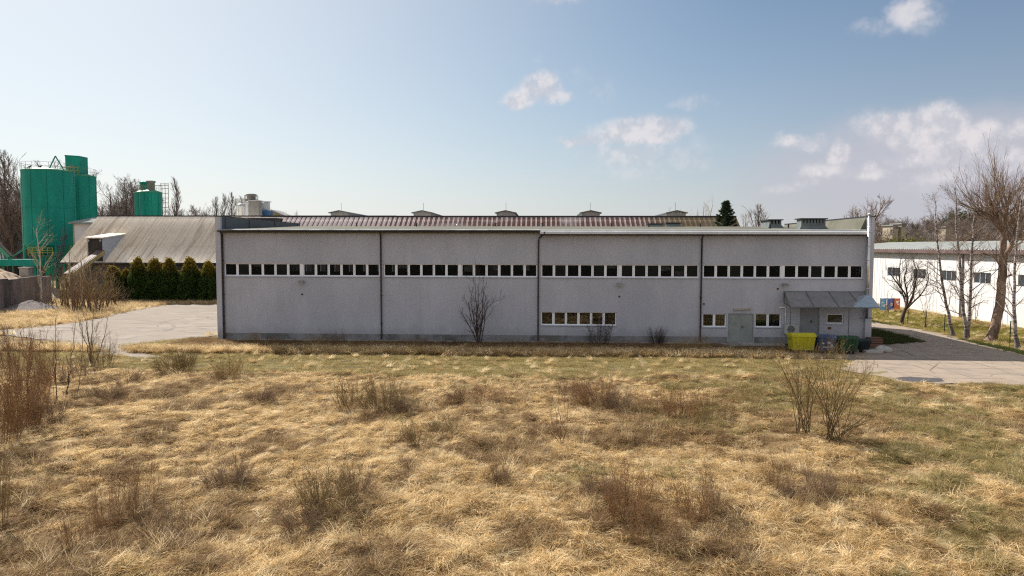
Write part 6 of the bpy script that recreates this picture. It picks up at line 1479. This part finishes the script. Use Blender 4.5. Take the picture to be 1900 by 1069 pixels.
# facade weeds and shrubs
FS = [(1112, 640, 52, 60, BW1, TWIGD, 'dark leafless shrub below the low window row'), (1218, 640, 34, 40, BD3, TWIGD, 'small dark shrub at the wall left of the third drainpipe'),
      (1262, 655, 34, 50, BS1, TWIGY, 'left golden clump of tall dead grass near the low window'), (1297, 652, 40, 50, BS1, TWIGY, 'right golden clump of tall dead grass below the low window'),
      (1445, 655, 30, 30, BS1, TWIGR, 'rusty tall weeds left of the yellow container'), (1545, 663, 40, 50, BS1, TWIGY, 'straw weeds before the blue container'), (1480, 664, 22, 50, BS1, TWIGY, 'low weeds before the yellow container'),
      (470, 636, 22, 40, BS1, TWIGY, 'pale weeds at the wall near the left corner'), (510, 638, 18, 40, BS1, TWIG, 'small weeds by the wall in the first bay'), (625, 638, 26, 50, BS1, TWIG, 'brown weeds at the wall left of the second drainpipe'), (590, 640, 24, 40, BS1, TWIGY, 'straw weeds in the middle of the first wall bay'),
      (770, 641, 22, 60, BS1, TWIG, 'brown weeds at the wall in the second bay'), (950, 643, 18, 60, BS1, TWIG, 'weeds left of the bent drainpipe'), (1010, 645, 22, 50, BS1, TWIG, 'weeds just right of the bent drainpipe'), (1165, 646, 20, 60, BS1, TWIG, 'weeds between the two dark shrubs'), (415, 630, 24, 20, BS1, TWIGR, 'small reddish weed at the left building corner'), (840, 643, 18, 50, BS1, TWIGD, 'dark weeds left of the facade tree'), (1340, 650, 18, 40, BS1, TWIG, 'weeds before the doorstep')]
for px, py, hp_, wp_, src, tw, lab in FS: shrub(lab, px, py, hp_, wp_, src, tw, 'shrub' if src is not BS1 else 'weed_clump', 'shrubs and weeds along the facade')
# left: saplings, red willow bushes, big thicket
LS_ = 'slim saplings at the left of the meadow'
sapling('sapling', 'leftmost slim dark sapling in the left foreground', 107, 745, [[(104, 690), (104, 640), (103, 588)]], 41, 0.025, TWIGD, TWIG, 14, 0.20, LS_)
sapling('sapling', 'slim sapling leaning right, second from the left', 122, 735, [[(130, 690), (136, 640), (140, 600)], [(126, 700), (124, 660)]], 42, 0.022, TWIGD, TWIG, 12, 0.20, LS_)
sapling('sapling', 'slim pale-footed sapling in the middle of the left group', 145, 738, [[(149, 690), (153, 640), (152, 596)]], 43, 0.022, TWIGO, TWIG, 14, 0.22, LS_)
sapling('sapling', 'many-stemmed young tree in the left sapling group', 168, 678, [[(169, 640), (172, 600), (174, 565)], [(165, 640), (160, 600), (156, 585)], [(162, 645), (150, 610), (145, 590)], [(171, 645), (178, 620), (182, 600)]], 44, 0.03, TWIGD, TWIGO, 16, 0.24, LS_)
sapling('sapling', 'sapling leaning strongly right at the yard edge', 175, 678, [[(186, 645), (196, 615), (199, 590)]], 45, 0.028, TWIGD, TWIGO, 14, 0.22, LS_)
for px, py, hp_, wp_, src, tw, lab in ((20, 760, 150, 130, BW2, TWIGR, 'big reddish willow bush at the left picture edge'), (60, 740, 120, 110, BW1, TWIGR, 'reddish willow bush second from the left edge'), (-12, 820, 170, 150, BW2, TWIGR, 'nearest reddish bush cut by the left picture edge'), (45, 800, 90, 110, BD3, TWIGR, 'low reddish bush before the big one at the left edge'), (82, 785, 60, 90, BD2, TWIG, 'low brown bush at the foot of the leftmost sapling'), (30, 690, 90, 110, BW1, TWIG, 'brown bush behind the reddish bushes at the left edge'), (100, 712, 50, 70, BD1, TWIG, 'small brown bush between reddish bushes and saplings'), (190, 680, 60, 60, BW2, TWIGO, 'olive undergrowth at the foot of the leaning sapling'), (150, 700, 50, 80, BW2, TWIG, 'brown undergrowth between the slim saplings'), (2, 970, 190, 60, BS2, TWIGO, 'sparse olive stems low at the left picture edge'), (200, 740, 30, 70, BD2, TWIG, 'low brown tuft right of the slim saplings'), (240, 715, 30, 70, BD2, TWIG, 'low brown tuft below the yard edge')):
    shrub(lab, px, py, hp_, wp_, src, tw, 'willow_shrub', 'willow shrubs at the left')
TG = 'bare thicket before the barn'
for px, yt, py, tw, v, lab in ((112, 492, 572, TWIGO, 0, 'leftmost shrub of the tall bare thicket before the barn'), (130, 478, 576, TWIGY, 1, 'second shrub from the left in the tall bare thicket'), (150, 472, 574, TWIGY, 0, 'third and yellowish shrub in the tall bare thicket'), (168, 470, 577, TWIGY, 1, 'tallest yellowish shrub in the tall bare thicket'), (186, 482, 574, TWIGY, 0, 'shrub right of the tallest in the bare thicket'), (204, 498, 570, TWIGO, 1, 'rightmost shrub of the bare thicket touching the hedge'), (220, 520, 567, TWIG, 0, 'low tangled shrub at the left foot of the hedge'), (138, 500, 582, TWIGR, 0, 'low reddish shrub at the front of the bare thicket'), (176, 505, 582, TWIGR, 1, 'reddish shrub at the front right of the bare thicket'), (84, 530, 575, TWIG, 1, 'tangled shrub at the gravel heap')):
    b = gnd(px, py); bgtree('thicket', px, yt, b.y, lab, TG, 1.15 if yt < 510 else 1.8, tw, variant=v)
def whitebirch(label, bx, by, top, seed):
    b = g3(bx, by); rs = np.random.RandomState(seed); T, K_ = Strands(), Strands()
    P, Rr = stem(rs, [(0, 0, 0), rel(b, (bx + top[0]) / 2 + 3, (by + top[1]) / 2), rel(b, *top)], 0.12, 0.025, 14, 0.03); T.add(P, Rr, 7)
    A = spawn(rs, P, Rr, 16, 0.25, 1.0, 0.6, 0.2, 0.32, 7, 0.1, 0.1, 0.5, 0.015); T.add(*A, 4); Bq = spawn(rs, *A, 6, 0.2, 1.0, 0.6, 0.2, 0.5, 5, 0.1, 0.04, 0.6, 0.01); K_.add(*Bq, 3)
    tree_obj('birch', label, 'tree', T, K_, mat('pale_birch_bark', (0.50, 0.45, 0.36), 0.9, 0.2, 2), TWIGY, b, 'pale birches before the silos')
whitebirch('pale birch standing before the big green silos', 76, 570, (68, 425), 1); whitebirch('slim birch with pink-white trunk within the bare thicket', 124, 570, (128, 470), 2); whitebirch('second slim pale trunk within the bare thicket', 152, 574, (150, 478), 4)

# ------------------------------------------------------------------ grass
def strawmat(name, cols, transl=0.5):
    m = bpy.data.materials.new(name); m.use_nodes = True; t = NT(m.node_tree); b = t.n['Principled BSDF']
    oi = t.add('ShaderNodeObjectInfo'); geo = t.add('ShaderNodeNewGeometry')
    n = t.noise(geo.outputs['Position'], 0.45, 5, 0.7); n2 = t.noise(geo.outputs['Position'], 2.2, 3, 0.7)
    f = t.m('ADD', t.m('MULTIPLY', t.smooth(oi.outputs['Random'], 0.1, 0.9), 0.55), t.m('ADD', t.m('MULTIPLY', t.smooth(n, 0.3, 0.7), 0.22), t.m('MULTIPLY', geo.outputs['Random Per Island'], 0.34)))
    c = t.ramp(f, cols)
    c = t.mix(t.smooth(n2, 0.45, 0.7, 0.0, 0.35), c, cols[0][1])
    t.put(b.inputs['Base Color'], c); b.inputs['Roughness'].default_value = 0.75; b.inputs['Specular IOR Level'].default_value = 0.2
    tr = t.add('ShaderNodeBsdfTranslucent'); t.put(tr.inputs[0], c); mx = t.add('ShaderNodeMixShader'); mx.inputs[0].default_value = transl
    t.l.new(b.outputs[0], mx.inputs[1]); t.l.new(tr.outputs[0], mx.inputs[2]); t.l.new(mx.outputs[0], t.n['Material Output'].inputs[0]); return m
STRAW = strawmat('straw_blades', [(0.0, (0.13, 0.075, 0.03)), (0.22, (0.33, 0.21, 0.09)), (0.45, (0.64, 0.46, 0.215)), (0.72, (0.87, 0.68, 0.38)), (1.0, (0.95, 0.83, 0.58))])
STRAWD = strawmat('brown_blades', [(0.0, (0.10, 0.06, 0.03)), (0.4, (0.24, 0.145, 0.065)), (0.8, (0.42, 0.28, 0.14)), (1.0, (0.55, 0.40, 0.22))])
GRN = strawmat('green_blades', [(0.0, (0.13, 0.11, 0.04)), (0.4, (0.26, 0.22, 0.08)), (0.8, (0.42, 0.34, 0.15)), (1.0, (0.50, 0.40, 0.20))])
def tuft(seed, n, L, lean, spread, wid, base, up, K=5, flop=1.0, mat_=None, nm='tuft'):
    """blades leaning towards +x, rising then flopping down"""
    rs = np.random.RandomState(seed)
    a = rs.randn(n) * spread; r = base * np.sqrt(rs.rand(n)); th = rs.rand(n) * 6.28
    P = np.zeros((n, K, 3)); P[:, 0, 0] = r * np.cos(th); P[:, 0, 1] = r * np.sin(th)
    el_ = up + rs.randn(n) * 0.25; LL = L * (0.55 + 0.6 * rs.rand(n))
    for k in range(1, K):
        e = el_ - lean * flop * (k - 1) / (K - 1) * (1 + 0.3 * rs.randn(n)); e = np.maximum(e, -0.55)
        d = np.stack([np.cos(a) * np.cos(e), np.sin(a) * np.cos(e), np.sin(e)], -1)
        P[:, k] = P[:, k - 1] + d * (LL / (K - 1))[:, None]; a = a + rs.randn(n) * 0.18
    P[:, 1:, 2] = np.maximum(P[:, 1:, 2], 0.012 + 0.03 * rs.rand(n, K - 1))
    T = unit(np.diff(P, axis=1, append=(2 * P[:, -1:] - P[:, -2:-1]))); side = unit(np.cross(T, np.array([0, 0, 1.0])) + 0.5 * rs.randn(n, 1, 3))
    W_ = wid * (0.6 + 0.8 * rs.rand(n))[:, None] * np.linspace(1, 0.25, K)[None]
    V = np.stack([P - side * W_[..., None] / 2, P + side * W_[..., None] / 2], 2).reshape(-1, 3)
    i = np.arange(n * K * 2).reshape(n, K, 2)
    Qq = np.stack([i[:, :-1, 0], i[:, :-1, 1], i[:, 1:, 1], i[:, 1:, 0]], -1).reshape(-1, 4)
    return npmesh(nm, V, Qq, mat_, False, link=False)
def scatter(name, label, cat, protos, pts, rot, scl, idx_):
    col = bpy.data.collections.new(name + '_blades')
    for k, o in enumerate(protos): o.name = f'{chr(97 + k)}_{name}_blade'; col.objects.link(o)
    me = bpy.data.meshes.new(name); me.vertices.add(len(pts)); me.vertices.foreach_set('co', pts.astype(np.float32).ravel())
    for nm, ty, arr in (('rot', 'FLOAT_VECTOR', rot), ('scl', 'FLOAT', scl), ('idx', 'INT', idx_)):
        at_ = me.attributes.new(nm, ty, 'POINT'); at_.data.foreach_set('vector' if ty == 'FLOAT_VECTOR' else 'value', arr.astype(np.int32 if ty == 'INT' else np.float32).ravel())
    o = bpy.data.objects.new(name, me); C.objects.link(o); tag(o, label, cat, kind='stuff')
    ng = bpy.data.node_groups.new(name, 'GeometryNodeTree')
    ng.interface.new_socket('Geometry', in_out='INPUT', socket_type='NodeSocketGeometry'); ng.interface.new_socket('Geometry', in_out='OUTPUT', socket_type='NodeSocketGeometry')
    a = ng.nodes.new('NodeGroupInput'); z = ng.nodes.new('NodeGroupOutput'); ip = ng.nodes.new('GeometryNodeInstanceOnPoints'); ci = ng.nodes.new('GeometryNodeCollectionInfo')
    ci.inputs['Collection'].default_value = col; ci.inputs['Separate Children'].default_value = True; ci.inputs['Reset Children'].default_value = True
    def na(nm, ty):
        n = ng.nodes.new('GeometryNodeInputNamedAttribute'); n.data_type = ty; n.inputs['Name'].default_value = nm; return n.outputs['Attribute']
    ng.links.new(a.outputs[0], ip.inputs['Points']); ng.links.new(ci.outputs[0], ip.inputs['Instance']); ip.inputs['Pick Instance'].default_value = True
    ng.links.new(na('idx', 'INT'), ip.inputs['Instance Index']); 
    e2r = ng.nodes.new('FunctionNodeEulerToRotation'); ng.links.new(na('rot', 'FLOAT_VECTOR'), e2r.inputs[0]); ng.links.new(e2r.outputs[0], ip.inputs['Rotation'])
    ng.links.new(na('scl', 'FLOAT'), ip.inputs['Scale']); ng.links.new(ip.outputs[0], z.inputs[0])
    md = o.modifiers.new('scatter', 'NODES'); md.node_group = ng
    return o
rsg = np.random.RandomState(99)
def candidates(n, y0, y1, xr, pw=1.0):
    # more points near the camera: uniform in the wedge the photo could see
    y = y0 + (y1 - y0) * rsg.rand(n) ** pw; x = (rsg.rand(n) * 2 - 1) * (xr * y + 2.5); return x, y
n = 185000
x, y = candidates(n, 12.0, 41.5, 0.80)
# thin out with distance (blades fall below a pixel there)
keep = rsg.rand(n) < np.clip(1.15 - (y - 14) / 60, 0.4, 1); x, y = x[keep], y[keep]
u, v, dy_, dr, track, meadow = zones(x, y)
g_ = sstep(vnoise(x, y, 4.0, 13) * 0.6 + vnoise(x, y, 1.1, 14) * 0.4 + 0.22 * sstep(x, 4, 16) * sstep(y, 14, 20), 0.60, 0.85)
ok = (meadow > 0.3 + 0.4 * rsg.rand(len(x))) & (dy_ > -0.7 * rsg.rand(len(x)) ** 2) & (dr > -0.5 * rsg.rand(len(x)) ** 2.5)
bare = np.maximum(sstep(vnoise(x, y, 0.45, 41), 0.50, 0.75), sstep(vnoise(x, y, 1.3, 42), 0.6, 0.8)) * 0.9
ok &= rsg.rand(len(x)) > bare
x, y, g_ = x[ok], y[ok], g_[ok]
z = height(x, y)
# the wind-combed lie of the grass: to the upper right on the left half, to the lower right on the right half
base_a = np.where(x < -2, 0.55, 0) + (vnoise(x, y, 7.0, 51) - 0.5) * 2.2 - sstep(x, -4, 6) * 0.75 + (vnoise(x, y, 0.9, 52) - 0.5) * 2.6 * (0.45 + 0.75 * sstep(x, -8, 4))
a = base_a + rsg.randn(len(x)) * (0.38 + 0.5 * sstep(x, -8, 2)) + np.where(rsg.rand(len(x)) < 0.2, 3.1, 0)
kind = np.where(rsg.rand(len(x)) < 0.18 * sstep(vnoise(x, y, 0.6, 71), 0.35, 0.6), rsg.randint(4, 7, len(x)), rsg.randint(0, 4, len(x)))
brown = vnoise(x, y, 2.6, 61) * 0.55 + vnoise(x, y, 0.8, 62) * 0.45
kind = np.where((brown > 0.58) & (rsg.rand(len(x)) < 0.75), rsg.randint(7, 9, len(x)), kind)
sd_ = np.zeros(len(x))
for q in MS:
    b_ = g3(q[0], q[1] - 6); wr = q[3] / F * b_.y * 0.62; sd_ = np.maximum(sd_, np.exp(-((x - b_.x) ** 2 + (y - b_.y) ** 2) / wr ** 2))
kind = np.where(rsg.rand(len(x)) < sd_ * 0.75, rsg.randint(7, 9, len(x)), kind)
g_ = g_ * (0.25 + 0.75 * sstep(x, -1, 6))
kind = np.where((g_ > 0.2) & (rsg.rand(len(x)) < g_ * 0.65), 9, kind)
up_ = (rsg.rand(len(x)) < 0.035); kind = np.where(up_, 10, kind)
protos = [tuft(100 + k, 20, 0.32, 0.9, 0.55, 0.013, 0.15, 0.26, mat_=STRAW) for k in range(4)] + [tuft(110 + k, 34, 0.46, 1.7, 0.45, 0.013, 0.12, 0.58, 6, mat_=STRAW) for k in range(3)] + \
         [tuft(120 + k, 30, 0.30, 1.1, 0.9, 0.011, 0.16, 0.55, mat_=STRAWD) for k in range(2)] + [tuft(130, 60, 0.20, 0.7, 1.6, 0.010, 0.18, 0.8, 4, mat_=GRN)] + [tuft(140, 12, 0.55, 0.5, 1.5, 0.006, 0.10, 1.2, 5, mat_=STRAW)]
tag_rot = np.stack([rsg.randn(len(x)) * 0.10, rsg.randn(len(x)) * 0.10, a], -1)
scatter('dry_grass', 'matted straw coloured dry grass covering the meadow', 'grass', protos, np.stack([x, y, z + 0.005], -1), tag_rot, 0.65 + 0.6 * rsg.rand(len(x)), kind)
print('dry tufts', len(x))
# short green and yellow grass: track, verge, wedge, fringe along walls
n = 90000
x = np.concatenate([rsg.uniform(-32, 34, n), rsg.uniform(23, 46, n // 2), rsg.uniform(-62, -12, n // 2)])
y = np.concatenate([rsg.uniform(34, 49, n), rsg.uniform(40, 82, n // 2), rsg.uniform(50, 84, n // 2)])
u, v, dy_, dr, track, meadow = zones(x, y)
foot = ((v > -0.75) & (v < 17) & (u > ULo - 0.3) & (u < URo + 0.2)) | ((v > -2.5) & (v < 0) & (u > 14) & (u < 25)); ok = (~foot) & (dy_ > -0.9 * rsg.rand(len(x)) ** 2.5) & (dr > -0.6 * rsg.rand(len(x)) ** 3) & ~(meadow > 0.5) & (((v < 30) & (u < 24)) | (x > 22) | (x < -12))
ww = (x - wl0.x) * WY.x + (y - wl0.y) * WY.y; ok &= ~((x > 30) & (ww < 0.4))
rv_ = v + (vnoise(x, y, 6.0, 81) - 0.5) * 0.5
ok &= ~((np.abs(rv_ + 8.6) < 0.20) | (np.abs(rv_ + 10.6) < 0.26)) | (x > 26) | (x < -24)
ok &= ~((track > 0.3) & (vnoise(x, y, 1.2, 82) > 0.72) & (rsg.rand(len(x)) < 0.8))
ok &= ~((y > 80.5) & (x < 0))
x, y, u, v, track, dy_, dr = x[ok], y[ok], u[ok], v[ok], track[ok], dy_[ok], dr[ok]
z = height(x, y)
golden = ((v > -6.3) & (v < -4.6) & (u < 20)) | ((x < -14) & (y > 50)) | ((x > 38) & (rsg.rand(len(x)) < 0.3))
dk = (v > -4.8) & (v < 0.5) & (x > -23) & (x < 24)
kind = np.where(golden & (rsg.rand(len(x)) < 0.8), rsg.randint(1, 3, len(x)), 0); kind = np.where(dk, rsg.choice([0, 3, 3], len(x)), kind)
kind = np.where((track > .3) & (rsg.rand(len(x)) < 0.02), 1, kind); kind = np.where((x > 28) & (rsg.rand(len(x)) < 0.2), 1, kind)
wedge = (u > 24.4) & (x < 32.5)
kind = np.where((x > 26) & (y > 40) & (rsg.rand(len(x)) < 0.8), 5, kind)
kind = np.where(wedge, 4, kind)
dg = tuft(203, 60, 0.20, 0.6, 1.7, 0.010, 0.18, 1.0, 4, mat_=strawmat('deep_green_blades', [(0.0, (0.04, 0.055, 0.015)), (0.5, (0.07, 0.09, 0.025)), (1.0, (0.13, 0.13, 0.05))]))
protos = [tuft(200, 70, 0.09, 0.7, 1.7, 0.010, 0.24, 0.6, 4, mat_=strawmat('olive_blades', [(0.0, (0.22, 0.175, 0.07)), (0.4, (0.38, 0.31, 0.13)), (0.8, (0.50, 0.40, 0.18)), (1.0, (0.66, 0.52, 0.28))])), tuft(201, 46, 0.50, 1.2, 0.9, 0.011, 0.16, 1.0, 5, mat_=STRAW), tuft(202, 46, 0.62, 1.4, 0.7, 0.011, 0.16, 1.15, 5, mat_=STRAW), tuft(204, 40, 0.28, 1.0, 1.4, 0.010, 0.2, 0.9, 4, mat_=STRAWD), dg, tuft(205, 60, 0.17, 0.8, 1.6, 0.010, 0.2, 0.9, 4, mat_=strawmat('verge_blades', [(0.0, (0.13, 0.125, 0.025)), (0.4, (0.24, 0.225, 0.04)), (0.8, (0.38, 0.33, 0.08)), (1.0, (0.55, 0.44, 0.17))]))]
scatter('short_grass', 'low green and yellow grass on the track and verges', 'grass', protos, np.stack([x, y, z + 0.003], -1), np.stack([rsg.randn(len(x)) * .08, rsg.randn(len(x)) * .08, rsg.rand(len(x)) * 6.28], -1), 0.6 + 0.6 * rsg.rand(len(x)), kind)
print('short tufts', len(x))
